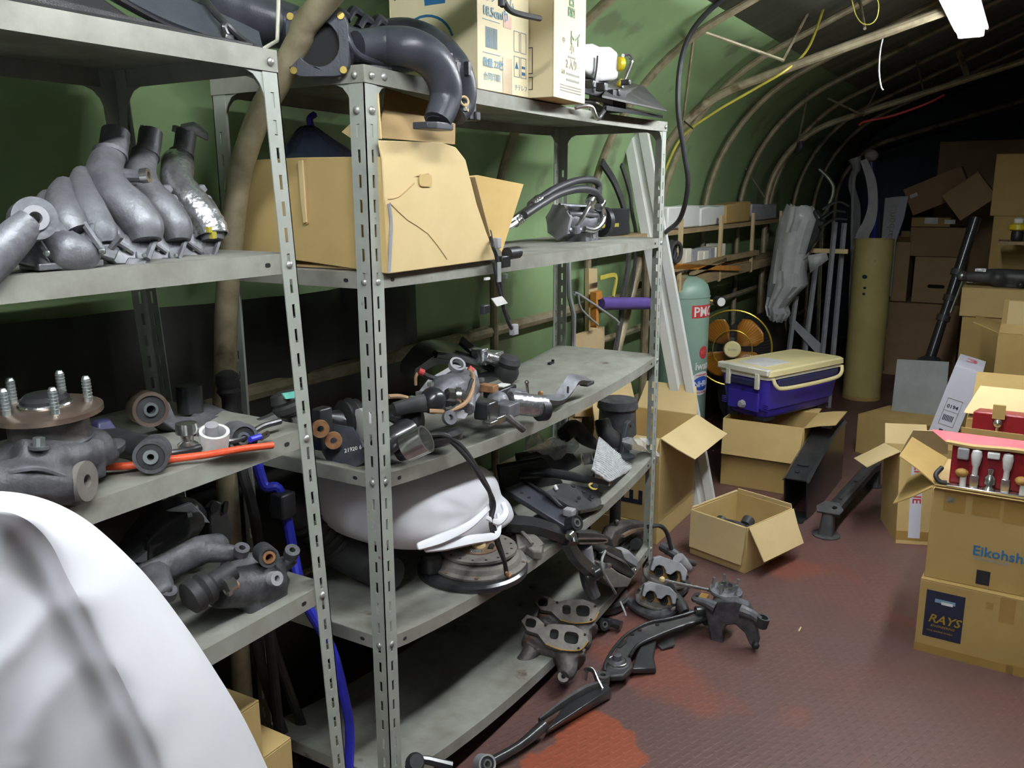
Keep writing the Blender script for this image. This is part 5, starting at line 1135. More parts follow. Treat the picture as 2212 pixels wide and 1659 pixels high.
def leftparts():
    z = zB(2, .12)
    t = Thing('lower_arm', 'black control arm with tan ringed bush at the near end of the third shelf', 'control arm', (.08, .12, z))
    t.part('arm_body', MB().slab([P(706, 970, y=.19), P(735, 950, y=.16), P(790, 960, y=.10), P(800, 1000, y=.07), P(770, 1012, y=.09), P(735, 1012, y=.14), P(705, 1000, y=.19)], (.03, .06, .03)), M_blkgrey, bevel=.008)
    t.part('end_plate', MB().box(P(697, 925, y=.2), (.04, .03, .10)), M_blkpaint, bevel=.004)
    for px, py in ((719, 950), (691, 925)): t.part('tan_ring', MB().ring(.020, .008, .010, 20, frame(P(px, py, y=.155), (-.6, -.8, 0))), M_copper)
    t.part('lettering', text_mb('21920 6', .013, facing(P(744, 978, y=.1015), (1, -.45, .05), (0, 0, 1))), M_whitepl, smooth=0)
    t.part('arm_tail', MB().tube([P(800, 990, y=.07), P(840, 955, y=.04), P(880, 930, y=.05)], [.03, .028, .03], 12, 3), M_blkpaint)
    t.part('cut_sleeve', MB().ring(.033, .028, .055, 24, frame(P(878, 968, y=.0), (.3, -1, .55))), M_steel); t.part('sleeve_core', MB().lathe([(.002, .02), (.018, .015), (.026, 0), (.027, -.03)], 20, frame(P(885, 965, y=.02), (.3, -1, .4))), M_blkpaint)
    t2 = Thing('ball_joint', 'black ball joint with ribbed rubber boot and white ring behind the near post', 'ball joint', (.1, .28, z))
    bt = MB().lathe([(.03, 0), (.052, .01), (.046, .02), (.056, .03), (.046, .04), (.050, .05), (.030, .062), (.02, .085)], 22, frame(P(735, 910, y=.26), (1, -.35, .0)))
    t2.part('boot', bt, M_rub); t2.part('white_ring', MB().lathe([(.030, 0), (.040, .004), (.040, .02), (.03, .024)], 18, frame(P(775, 918, y=.20), (1, -.35, 0))), M_whitepl); t2.part('stem', MB().tube([P(700, 905, y=.28), P(735, 910, y=.26), P(800, 915, y=.2)], [.02, .03, .018], 10, 2), M_blkpaint)
    t2.part('link', MB().tube([P(840, 890, y=.16), P(880, 905, y=.14), P(905, 925, y=.12)], [.02, .03, .02], 10, 3), M_blkdust)
    t2.part('boot', MB().lathe([(.018, -.03), (.032, -.02), (.034, .0), (.03, .015), (.02, .022)], 18, frame(P(895, 905, y=.10), (.5, -1, .2))), M_rub)
    t3 = Thing('rubber_mount', 'black rubber grommet lying where the hanging hoses start on the third shelf', 'mount', P(935, 950, y=.02))
    t3.part('disc', MB().lathe([(.03, -.02), (.055, -.012), (.060, .0), (.05, .012), (.02, .02)], 22, T(*P(950, 945, y=.03)) @ RX(-15)), M_blkpaint)
    hs = Thing('hose_pair', 'pair of thin black hoses hanging from the third shelf to the clutch', 'hose', P(1060, 1060, y=-.05))
    hs.part('hose', MB().tube([P(920, 940, y=.02), P(960, 940, y=-.01), P(1000, 968, y=-.03), P(1035, 1020, y=-.045), P(1060, 1070, y=-.05), P(1062, 1120, y=-.05), P(1075, 1165, y=-.05), P(1090, 1215, y=-.04), P(1094, 1240, y=-.03)], .0065, 8, 6), M_rub)
    hs.part('hose', MB().tube([P(930, 948, y=.02), P(965, 948, y=-.01), P(1005, 985, y=-.035), P(1040, 1035, y=-.05), P(1067, 1085, y=-.055), P(1060, 1130, y=-.055), P(1070, 1165, y=-.055), P(1088, 1210, y=-.05)], .0055, 8, 6), M_rub)
    hs.part('connector', MB().box(P(1112, 1242, y=-.03), (.05, .025, .025)), M_blkgrey, bevel=.003); hs.part('wire_end', MB().tube([P(1094, 1236, y=-.04), P(1098, 1246, y=-.04), P(1104, 1240, y=-.035)], .004, 6, 3), M_copper)
leftparts()
# ================================================================ middle rack, fourth shelf
def draped(rings, name, label, cat, m, loc, sub=1, seed=1, amp=.01, **k):
    rnd = random.Random(seed); rr = [[p+V((rnd.uniform(-amp, amp), rnd.uniform(-amp, amp), rnd.uniform(-amp, amp)*.7)) for p in r] for r in rings]
    return rr
def whitebag():
    z = zB(3, .45)+.004
    t = Thing('plastic_bag', 'white plastic carrier bag bulging on the fourth shelf above the clutch', 'bag', (.45, .2, z))
    rnd = random.Random(9); ang = 24
    # main bulk: outlines traced on the upright plane through the bag, rounded towards the viewer and the back
    out = [(762, 1040), (800, 1008), (880, 990), (960, 985), (1030, 992), (1048, 1030), (1052, 1060), (1080, 1072), (1090, 1100), (1088, 1150), (1060, 1168), (1000, 1178), (930, 1186), (860, 1188), (800, 1180), (775, 1130), (764, 1085)]
    c = sum((P(a, b, y=.16) for a, b in out), V())/len(out); rings = []
    for yy, k in ((.40, .4), (.38, .8), (.32, .97), (.24, 1.0), (.16, .99), (.10, .93), (.065, .72), (.05, .35)):
        ring = []
        for n, (a, b) in enumerate(out):
            p = P(a, b, y=.16); q = c+(p-c)*k+V((0, yy-.16, 0)); q.z = max(q.z, z+.085+.0*n); ring.append(q+V((rnd.uniform(-.009, .009), rnd.uniform(-.014, .014), rnd.uniform(-.007, .007))))
        rings.append(ring)
    t.part('body', MB().loft(rings), M_white, smooth=80, sub=2)
    for pts, w in (([(1070, 1078, -.035), (1040, 1112, -.05), (1005, 1140, -.05), (950, 1165, -.03), (900, 1182, -.01)], [.022, .018, .024, .03, .02]), ([(1075, 1108, -.04), (1078, 1140, -.055), (1068, 1158, -.06), (1020, 1166, -.055), (960, 1178, -.03), (915, 1186, -.01)], [.012, .016, .024, .028, .03, .02]), ([(1085, 1085, -.03), (1092, 1108, -.045), (1075, 1128, -.055), (1050, 1118, -.055)], [.02, .025, .02, .014])):
        path = [P(a, b, y=yy) for a, b, yy in pts]
        t.part('handle_fold', MB().strip(path, w, .010, 6, (-.3, -1, .5)), M_white, smooth=80, sub=1)
whitebag()
def clutch():
    c = V((.515, .10, zB(3, .5)+.002))
    t = Thing('clutch_set', 'clutch disc lying on a black flywheel on the fourth shelf', 'clutch', c)
    F = T(*c)
    t.part('flywheel', MB().lathe([(.03, 0), (.150, .0), (.158, .006), (.158, .020), (.150, .026), (.12, .027), (.03, .027)], 48, F), M_blkpaint)
    cf = F @ T(.02, -.005, .028) @ RX(2)
    cov = MB().lathe([(.118, 0), (.140, .0), (.140, .006), (.125, .010), (.118, .022), (.095, .030), (.09, .026), (.112, .018), (.118, .006)], 40, cf, True)
    t.part('pressure_cover', cov, M_disc)
    for k in range(9):
        a = 2*math.pi*k/9+.2; t.part('rivet', MB().cyl(cf @ V((.131*math.cos(a), .131*math.sin(a), .004)), cf @ V((.131*math.cos(a), .131*math.sin(a), .010)), .006, n=10), M_rustplate)
    df = F @ T(.025, -.005, .060)
    holes = []
    dsc = t.part('friction_disc', MB().lathe([(.055, 0), (.110, .0), (.110, .008), (.055, .008)], 44, df, True), M_disc)
    for k in range(16):
        a = 2*math.pi*k/16; t.part('disc_rivet', MB().cyl(df @ V((.095*math.cos(a), .095*math.sin(a), .007)), df @ V((.095*math.cos(a), .095*math.sin(a), .0086)), .004, n=8), M_hole, parent=dsc)
    hp = t.part('hub_plate', MB().prism(circ(.058, 36), .008, df @ T(0, 0, .003), [circ(.013, 16)]+[[(.036*math.cos(a)+u*math.cos(a)*.009-v*math.sin(a)*.017, .036*math.sin(a)+u*math.sin(a)*.009+v*math.cos(a)*.017) for u, v in ((1, 1), (-1, 1), (-1, -1), (1, -1))] for a in (math.radians(q) for q in (20, 110, 200, 290))]), M_rustplate)
    t.part('hub_ring', MB().ring(.020, .012, .012, 24, df @ T(0, 0, .006)), M_card3)
    for q in (20, 110, 200, 290):
        a = math.radians(q); sm = MB(); ctr = V((.036*math.cos(a), .036*math.sin(a), .008)); tx = V((-math.sin(a), math.cos(a), 0))
        pts = [ctr+tx*(-.016+.032*i/60)+V((math.cos(a), math.sin(a), 0))*.0065*math.cos(i*.9)+V((0, 0, .0065*math.sin(i*.9))) for i in range(61)]
        sm.tube(pts, .0016, 5, 1, M=df); t.part('damper_spring', sm, M_zinc if q != 290 else M_rub, parent=hp)
    t.part('ring_gear_boss', MB().lathe([(.03, 0), (.03, .04), (.02, .05)], 16, T(c.x-.105, c.y+.07, c.z+.03)), M_blkpaint)
clutch()
def kinked():
    o = V((.72, .03, zB(3, .72)))
    t = Thing('mount_bracket', 'pale cast aluminium mount bracket lying beyond the clutch', 'bracket', o)
    out = [P(1112, 1135, z=o.z+.055), P(1135, 1128, z=o.z+.055), P(1155, 1150, z=o.z+.045), P(1174, 1172, z=o.z+.03), P(1170, 1192, z=o.z+.03), P(1150, 1190, z=o.z+.03), P(1135, 1178, z=o.z+.03), P(1118, 1185, z=o.z+.03)]
    t.part('arm', MB().slab(out, (0, .0, -.028)), M_disc, bevel=.005)
    e = P(1160, 1182, z=o.z+.02); t.part('eye', MB().ring(.020, .008, .03, 20, T(e.x, e.y, o.z+.003)), M_disc)
    t.part('rib', MB().tube([P(1120, 1140, z=o.z+.06), P(1150, 1175, z=o.z+.04)], .006, 6, 1), M_disc)
    d = P(1096, 1140, z=o.z+.05); t.part('rubber_body', MB().lathe([(.02, 0), (.036, .004), (.038, .02), (.034, .024), (.038, .03), (.036, .055), (.02, .06)], 22, T(d.x, d.y, o.z+.012)), M_rub)
    t.part('stud', MB().cyl((d.x, d.y, o.z+.07), (d.x, d.y, o.z+.10), .010, n=12), M_brass)
kinked()
def darkleft():
    z = zB(3, .18)+.002
    t = Thing('black_duct', 'dark rubber duct lying behind the near post on the fourth shelf', 'duct', (.2, .3, z))
    t.part('tube', MB().tube([(.08, .38, z+.28), (.13, .36, z+.22), (.22, .33, z+.11), (.26, .26, z+.052), (.25, .18, z+.047)], [.05, .055, .06, .05, .045], 14, 5), M_rub)
    for k in range(5): t.part('rib', MB().torus(.058, .006, 18, 6, frame(lerp(V((.13, .36, z+.22)), V((.22, .33, z+.115)), k/5), (.09, -.03, -.11))), M_rub)
darkleft()
def rails():
    z = lambda x: zB(3, x)
    t = Thing('seat_rail', 'black steel seat rail with pale clip lying across the fourth shelf', 'rail', (.95, .1, z(.95)))
    a0, a1, b1_, b0 = P(1090, 1055, y=.20), P(1125, 1040, y=.22), P(1250, 1098, y=.0), P(1228, 1140, y=-.03)
    t.part('channel', MB().hexa([a0, a1, b1_, b0], [p-V((0, 0, .02)) for p in (a0, a1, b1_, b0)]), M_blkgrey, bevel=.003)
    t.part('flange', MB().tube([P(1128, 1036, y=.22), P(1185, 1070, y=.10), P(1235, 1100, y=.0)], .006, 6, 3), M_blkpaint); t.part('end_clip', MB().box(P(1230, 1106, y=-.005), (.03, .035, .024), ), M_dustgrey, bevel=.004)
    for px, py in ((1127, 1073), (1143, 1083)): t.part('hole', MB().prism(circ(.006, 10), .002, frame(P(px, py, y=.10)+V((0, 0, .012)))), M_hole)
    t2 = Thing('hinge_plate', 'dusty black perforated steel plate bracket near the rail on the fourth shelf', 'bracket', (1.15, .05, z(1.15)))
    pl = [P(1180, 1062, y=.10), P(1215, 1042, y=.12), P(1292, 1056, y=.06), P(1310, 1078, y=.03), P(1290, 1096, y=.0), P(1245, 1105, y=.0), P(1210, 1090, y=.04)]
    t2.part('plate', MB().slab(pl, (0, .006, -.010)), M_blkdust, bevel=.003)
    for px, py, r in ((1275, 1052, .012), (1250, 1064, .007), (1268, 1076, .009), (1290, 1066, .006), (1240, 1078, .007), (1228, 1052, .008)):
        t2.part('hole', MB().prism(circ(r, 12), .003, frame(P(px, py, y=.05)+V((-.004, -.02, .008)), (-.2, -.5, 1))), M_hole, smooth=0)
    t2.part('leg', MB().strip([P(1250, 1106, y=.0), P(1290, 1098, y=-.0), P(1308, 1084, y=.02), P(1318, 1062, y=.04)], .012, .008, 4, (0, 0, 1)), M_blkpaint)
    t2.part('washer', MB().ring(.017, .009, .003, 18, frame(P(1273, 1054, y=.05)+V((-.004, -.015, .008)), (-.2, -.5, 1))), M_brass)
    t2.part('pin', MB().cyl(P(1198, 1048, y=.10), P(1203, 1058, y=.09), .006, n=8), M_whitepl)
    t3 = Thing('tie_rod', 'black tapered rod with bright end lying over the perforated plate', 'rod', (1.2, .1, z(1.2)+.05))
    t3.part('rod', MB().tube([P(1100, 1030, y=.30), P(1180, 1022, y=.18), P(1260, 1034, y=.08), P(1312, 1046, y=.03)], [.012, .018, .016, .010], 10, 4, flat=.7), M_blkpaint)
    t3.part('bright_end', MB().tube([P(1282, 1030, y=.06), P(1305, 1034, y=.04), P(1318, 1044, y=.03)], .012, 8, 3, flat=.6), M_steel)
    t4 = Thing('axle_arm', 'black suspension arm with two pivot tubes sticking out between the lower shelves', 'suspension arm', (.8, .0, z(.8)+.02))
    t4.part('arm', MB().strip([P(1090, 1130, y=.12), P(1150, 1135, y=.06), P(1200, 1150, y=.0), P(1238, 1165, y=-.03)], .05, .03, 4, (0, -.4, 1)), M_blkpaint)
    t4.part('lower_arm', MB().strip([P(1225, 1170, y=-.03), P(1245, 1205, y=-.05), P(1275, 1232, y=-.06), P(1285, 1242, y=-.06)], .038, .028, 4, (0, -1, .4)), M_blkpaint)
    bush(t4, P(1239, 1131, y=-.05), (-.3, -1, .5), .024, .008, .035, M_blkpaint, M_rub, M_zinc, 'pivot')
    t4.part('pivot_tube', MB().cyl(P(1232, 1150, y=-.05), P(1238, 1175, y=-.07), .017, n=16), M_blkpaint); t4.part('pivot_tube', MB().cyl(P(1268, 1250, y=-.05), P(1296, 1232, y=-.08), .022, n=16), M_blkpaint)
    t4.part('sleeve', MB().cyl(P(1228, 1160, y=-.068), P(1236, 1152, y=-.07), .012, n=12), M_steel)
    t5 = Thing('slotted_lug', 'grey black slotted lug with a bright edge beside the pivot tubes', 'lug', P(1290, 1170, y=-.03))
    lg = [P(1250, 1150, y=-.03), P(1285, 1150, y=-.03), P(1308, 1156, y=-.03), P(1316, 1166, y=-.03), P(1305, 1174, y=-.03), P(1252, 1176, y=-.03)]
    t5.part('plate', MB().slab([p+V((0, .0, 0)) for p in lg], (0, .05, .004)), M_blkdust, bevel=.004)
    t5.part('bright_edge', MB().tube([P(1248, 1164, y=-.034), P(1300, 1164, y=-.034), P(1312, 1168, y=-.034), P(1300, 1173, y=-.034), P(1250, 1174, y=-.034)], .0035, 6, 4), M_steel)
    for px in (1271, 1294): t5.part('hole', MB().prism(circ(.007, 10, sx=1.4), .002, frame(P(px, 1153, y=-.01), (0, -.8, .6))), M_hole)
    t5.part('post', MB().cyl(P(1262, 1178, y=-.01), P(1268, 1215, y=-.01), .026, n=14), M_dustgrey)
    for i, (a, b, yy) in enumerate((((1080, 1010), (1180, 1000), .30), ((1120, 985), (1230, 975), .34), ((1070, 1040), (1100, 1100), .28))):
        single('plastic_trim', ['black flat trim panel deep in the fourth shelf', 'black curved trim panel at the back of the fourth shelf', 'black bracket strip behind the hanging hoses'][i], 'panel', MB().slab([P(a[0], a[1], y=yy), P(b[0], b[1]-8, y=yy-.08), P(b[0]+40, b[1]+45, y=yy-.12), P(a[0]+10, a[1]+60, y=yy-.02)], (0, .02, .01)), M_blkpaint, bevel=.006)
    single('clear_bag', 'crumpled clear plastic bag at the back of the fourth shelf', 'bag', MB().sheet([[P(lerp(1135, 1250, u/9), 945+35*v/4+rnd.uniform(-7, 7)-8*math.sin(u*.9), y=.26-.05*v/4+rnd.uniform(-.02, .02)) for u in range(10)] for v in range(5)]), M_film, solid=.004, smooth=0)
rnd = random.Random(21)
rails()
def bubble():
    o = P(1340, 1030, y=.04)
    t = Thing('bubble_wrap_packet', 'flat silvery bubble wrap packet leaning at the far end of the fourth shelf', 'packet', o)
    A, B, C_, D = P(1293, 945, y=.15), P(1372, 1010, y=.05), P(1318, 1042, y=.0), P(1278, 1015, y=.05)
    rows = []
    for i in range(13):
        u = i/12; rows.append([lerp(lerp(A, B, u), lerp(D, C_, u), v/10)+V((0, 0, rnd.uniform(-.003, .003)+.012*math.sin(math.pi*v/10)*math.sin(math.pi*u))) for v in range(11)])
    t.part('sheet', MB().sheet(rows), M_bubble, solid=.006)
    bm = MB()
    for i in range(1, 24):
        for v in range(1, 18):
            u = i/24; p = lerp(lerp(A, B, u), lerp(D, C_, u), v/18)+V((0, -.004, .012*math.sin(math.pi*v/18)*math.sin(math.pi*u)+.003)); bm.sph(p, .0036, 6)
    ob = t.part('bubbles', bm, M_bubble); ob['kind'] = 'stuff'
    if False: t.part('fold', MB().sheet([[P(1285, 995, y=.06), P(1292, 985, y=.06)], [P(1288, 1010, y=.03), P(1298, 1002, y=.03)], [P(1300, 1022, y=.02), P(1306, 1012, y=.02)]]), M_film, solid=.003)
    t2 = Thing('clip_plate', 'small bright edged black clip plate beside the bubble wrap', 'clip', P(1268, 990, y=.09))
    t2.part('plate', MB().hexa([P(1258, 978, y=.09), P(1278, 976, y=.09), P(1282, 1002, y=.08), P(1262, 1004, y=.08)], [P(1258, 978, y=.11), P(1278, 976, y=.11), P(1282, 1002, y=.10), P(1262, 1004, y=.10)]), M_blkpaint, bevel=.003)
    t2.part('edge', MB().tube([P(1255, 980, y=.088), P(1257, 998, y=.082), P(1262, 1005, y=.078)], .002, 6, 2), M_steel); t2.part('edge', MB().tube([P(1277, 980, y=.088), P(1283, 1002, y=.078)], .002, 6, 1), M_steel)
    t3 = Thing('engine_mount', 'dark engine mount with upright eye plate at the far end of the fourth shelf', 'mount', P(1330, 970, y=.16))
    t3.part('body', MB().tube([P(1300, 905, y=.20), P(1308, 935, y=.18), P(1330, 955, y=.15), P(1350, 965, y=.12)], [.03, .035, .04, .03], 12, 3).box(P(1340, 975, y=.13), (.10, .06, .03)), M_blkdust, remesh=.005)
    ey = [P(1356, 915, y=.10), P(1364, 908, y=.10), P(1371, 920, y=.10), P(1369, 945, y=.10), P(1358, 985, y=.09), P(1346, 982, y=.09), P(1350, 950, y=.10)]
    t3.part('eye_plate', MB().slab(ey, (.0, .018, 0)), M_blkgrey, bevel=.003); t3.part('eye', MB().cyl(P(1361, 920, y=.098), P(1361, 920, y=.12), .006, n=10), M_hole)
    t3.part('foot', MB().lathe([(.01, 0), (.035, 0), (.036, .008), (.02, .014)], 16, T(*P(1352, 988, y=.07))), M_blkgrey)
    single('clear_bag', 'small clear bag with a white label at the far post of the fourth shelf', 'bag', MB().loft([[P(1358+ (u*6), 955+v*3, y=.06+.02*math.sin(k)) + V((0, .035*math.cos(2*math.pi*k/10)+rnd.uniform(-.008, .008), .035*math.sin(2*math.pi*k/10)*(.6+.4*math.sin(u))+rnd.uniform(-.006, .006))) for k in range(10)] for u, v in ((0, 0), (2, 2), (4, 5), (6, 8), (8, 10))]), M_film, smooth=0)
    single('paper_label', 'white paper label on the small clear bag', 'label', MB().slab([P(1382, 946, y=.02), P(1398, 948, y=.02), P(1414, 958, y=.02), P(1400, 962, y=.02)], (0, .002, .001)), M_paper)
    single('hose_elbow', 'dark hose elbow behind the bubble wrap packet', 'hose', MB().tube([P(1218, 940, y=.25), P(1240, 925, y=.24), P(1262, 945, y=.22), P(1285, 960, y=.20), P(1300, 965, y=.18)], [.03, .034, .03, .02, .016], 12, 4), M_rub)
    # parts standing on the floor behind, seen through the rack
    single('brake_drum', 'grey brake drum seen between the shelves behind the rack', 'drum', MB().lathe([(.06, .16), (.085, .155), (.09, .12), (.08, .11), (.085, .0), (.02, 0)], 22, T(1.98, .30, .52)), M_iron)
    single('drum_stand', 'upright black post carrying the grey brake drum', 'stand', MB().lathe([(.06, 0), (.055, .02), (.025, .04), (.025, .5), (.05, .52)], 16, T(1.98, .30, 0)), M_rub)
bubble()
# ================================================================ lowest shelf and the floor in front of it
def caliper_rusty():
    o = V((1.53, .08, zB(4, 1.53)+.003))
    t = Thing('brake_caliper', 'rusty brown brake caliper on the far end of the lowest shelf', 'brake caliper', o)
    Y = .09
    t.part('body', MB().slab([P(a, b, y=Y-.02) for a, b in ((1322, 1164), (1330, 1146), (1350, 1135), (1380, 1129), (1406, 1132), (1408, 1152), (1400, 1186), (1375, 1201), (1348, 1197), (1346, 1181), (1356, 1164), (1340, 1176), (1330, 1190), (1323, 1182))], (0, .05, .008)), M_ironr, bevel=.006)
    t.part('pad_spring', MB().strip([P(1345, 1158, y=Y-.04), P(1370, 1146, y=Y-.04), P(1398, 1142, y=Y-.04)], .016, .010, 4, (0, 0, 1)), M_rustplate)
    t.part('piston', MB().cyl(P(1378, 1172, y=Y-.03), P(1372, 1176, y=Y-.06), .022, n=18), M_hole); t.part('pad', MB().box(P(1372, 1190, y=Y-.04), (.07, .02, .02)), M_disc)
    for px, py in ((1332, 1128), (1396, 1128)): t.part('lug', MB().sph(P(px, py, y=Y), .012, 8), M_ironr)
    t.part('hose', MB().tube([P(1398, 1138, y=.02), P(1425, 1136, y=-.02), P(1440, 1150, y=-.03), P(1450, 1185, y=-.03), P(1458, 1215, y=-.04)], .009, 8, 5), M_hose)
caliper_rusty()
def drumcal():
    o = V((1.30, .03, .055))
    t = Thing('brake_caliper', 'large black and grey caliper half with a bright nut in front of the lowest shelf', 'brake caliper', o)
    Y = -.02
    S_ = lambda pts, d=(0, .05, .01), yy=Y: MB().slab([P(a, b, y=yy) for a, b in pts], d)
    t.part('shell', S_([(1301, 1196), (1318, 1182), (1345, 1190), (1352, 1212), (1374, 1240), (1364, 1250), (1340, 1236), (1306, 1214)]), M_blkpaint, bevel=.006)
    t.part('casting', S_([(1297, 1216), (1312, 1218), (1338, 1238), (1366, 1252), (1356, 1270), (1326, 1272), (1302, 1252)], yy=Y-.01), M_disc, bevel=.006)
    t.part('cylinder_lobe', S_([(1336, 1194), (1362, 1190), (1380, 1208), (1376, 1230), (1352, 1216)], yy=Y+.02), M_dustgrey, bevel=.010)
    t.part('pad_edge', S_([(1312, 1192), (1350, 1212), (1352, 1218), (1312, 1198)], (0, .012, .004), Y-.008), M_disc, bevel=.001)
    t.part('wire', MB().tube([P(1308, 1190, y=Y-.02), P(1300, 1212, y=Y-.03), P(1306, 1240, y=Y-.04), P(1322, 1268, y=Y-.05), P(1330, 1282, y=-.06)], .0045, 8, 5), M_greypan)
    t.part('bleed_nut', MB().cyl(P(1308, 1222, y=Y-.045), P(1316, 1222, y=Y-.05), .010, n=10), M_steel); t.part('bolt', MB().sph(P(1372, 1232, y=Y-.04), .007, 8), M_steel)
    t.part('upright_tube', MB().tube([P(1268, 1220, y=-.02), P(1272, 1260, y=-.02), P(1285, 1290, y=-.04)], [.03, .026, .022], 10, 3), M_iron)
drumcal()
def shield():
    o = P(1290, 1300, z=.02)
    t = Thing('dust_shield', 'dark brake backing disc lying on the floor with a pale oval plate', 'brake disc', V((o.x, o.y, 0)))
    F = T(o.x+.02, o.y-.0, .035) @ RX(-6) @ RZ(20)
    t.part('disc', MB().prism(circ(.112, 40), .008, F, [circ(.030, 16, -.02, -.01), circ(.012, 10, .06, .05), circ(.008, 8, -.07, .05), circ(.008, 8, .03, -.08)]), M_ironr, bevel=.002)
    t.part('rim', MB().torus(.110, .006, 40, 8, F @ T(0, 0, -.004)), M_blkdust)
    t.part('under_ring', MB().lathe([(.09, -.034), (.105, -.034), (.108, -.01), (.09, -.01)], 30, F @ T(.0, .0, 0), True), M_blkpaint)
    t.part('oval_plate', MB().prism(circ(.040, 26, 0, 0, 0, 1.1, .75), .003, F @ T(.015, -.03, .008)), M_dustgrey)
    t.part('lever', MB().strip([F @ V((-.02, .05, .035)), F @ V((-.01, .02, .018)), F @ V((.0, -.01, .013)), F @ V((.02, -.025, .014))], .032, .007, 4, (0, 0, 1)), M_iron)
    t.part('wear_wire', MB().tube([P(1340, 1300, y=-.10), P(1348, 1318, y=-.13), P(1352, 1330, y=-.14)], .0035, 6, 2), M_dustgrey)
shield()
def twincal(px, py, s, label, z=.06, yaw=0):
    c = P(px, py, z=z)
    t = Thing('brake_caliper', label, 'brake caliper', V((c.x, c.y, 0)))
    # two-piston body facing the camera: local x right, y up the face, z out
    F = facing(c, V((.5, -.86, 0)).normalized(), V((.25, .15, .8))) @ RZ(-14+yaw) @ Matrix.Scale(s, 4)
    cap = [(-.075, .0), (-.075, .035), (-.05, .052), (.045, .050), (.08, .028), (.085, -.018), (.068, -.022), (.060, -.0), (.052, .012), (.035, .012), (.022, -.005), (.018, -.012), (-.008, -.012), (-.012, .0), (-.025, .012), (-.045, .012), (-.055, .002), (-.06, -.022), (-.075, -.02)]
    t.part('bridge', MB().prism(cap, .05, F @ T(0, .0, -.01)), M_dustgrey, bevel=.004*s)
    body = [(-.085, .01), (-.095, -.03), (-.08, -.055), (-.02, -.062), (.06, -.058), (.098, -.045), (.105, -.01), (.095, .02), (.07, .04), (-.06, .045)]
    t.part('body', MB().prism(body, .05, F @ T(0, -.004, -.055)), M_disc, bevel=.008*s)
    t.part('primer_face', MB().prism([(-.07, -.035), (.07, -.035), (.075, .02), (-.07, .02)], .004, F @ T(0, 0, -.006)), M_gasket, bevel=.001)
    for x in (-.035, .03): 
        t.part('bore', MB().prism(circ(.021, 22, 0, 0), .003, F @ T(x, -.012, -.002)), M_hole); t.part('piston_seal', MB().torus(.0175, .003, 20, 6, F @ T(x+.004, -.018, .004)), M_rub)
    t.part('lower_lip', MB().tube([(-.092, -.02, -.01), (-.075, -.052, -.005), (0, -.064, -.005), (.07, -.056, -.005), (.098, -.03, -.01)], .010, 8, 4, M=F), M_disc)
    for x, y in ((-.088, .0), (.095, .0), (.09, -.03)): t.part('bolt_hole', MB().prism(circ(.007, 10), .003, F @ T(x, y, -.004)), M_hole)
    return t, F
twincal(1420, 1285, .80, 'grey two-piston brake caliper nearest on the floor with ochre primer inside', .085)
twincal(1440, 1232, .88, 'grey two-piston brake caliper behind its twin on the floor', .125, -4)
single('iron_casting', 'dark casting the rear brake caliper leans on', 'casting', MB().tube([P(1455, 1255, z=.03), P(1478, 1262, z=.03), P(1440, 1300, z=.025)], [.03, .028, .022], 10, 3), M_iron)
cb2 = Thing('caliper_bracket', 'dark caliper bracket under the nearest two-piston caliper', 'bracket', P(1400, 1325, z=0))
cb2.part('yoke', MB().tube([P(1360, 1300, z=.03), P(1385, 1320, z=.02), P(1425, 1330, z=.02), P(1470, 1305, z=.02)], [.02, .018, .022, .02], 10, 4), M_iron)
sh = Thing('damper_rod', 'bright steel rod of a damper pointing to the hub on the floor', 'damper', P(1470, 1300, z=0))
sh.part('rod', MB().cyl(P(1436, 1254, z=.16), P(1545, 1278, z=.115), .006, n=10), M_steel); sh.part('boot', MB().tube([P(1452, 1285, z=.06), P(1468, 1305, z=.045), P(1480, 1325, z=.03)], [.024, .026, .02], 12, 3), M_rub); sh.part('nut', MB().sph(P(1430, 1252, z=.165), .012, 8), M_card3)
sh.part('end_bolt', MB().sph(P(1488, 1322, z=.03), .014, 8), M_zinc); sh.part('collar', MB().cyl(P(1440, 1262, z=.10), P(1455, 1288, z=.06), .022, n=12), M_blkpaint)
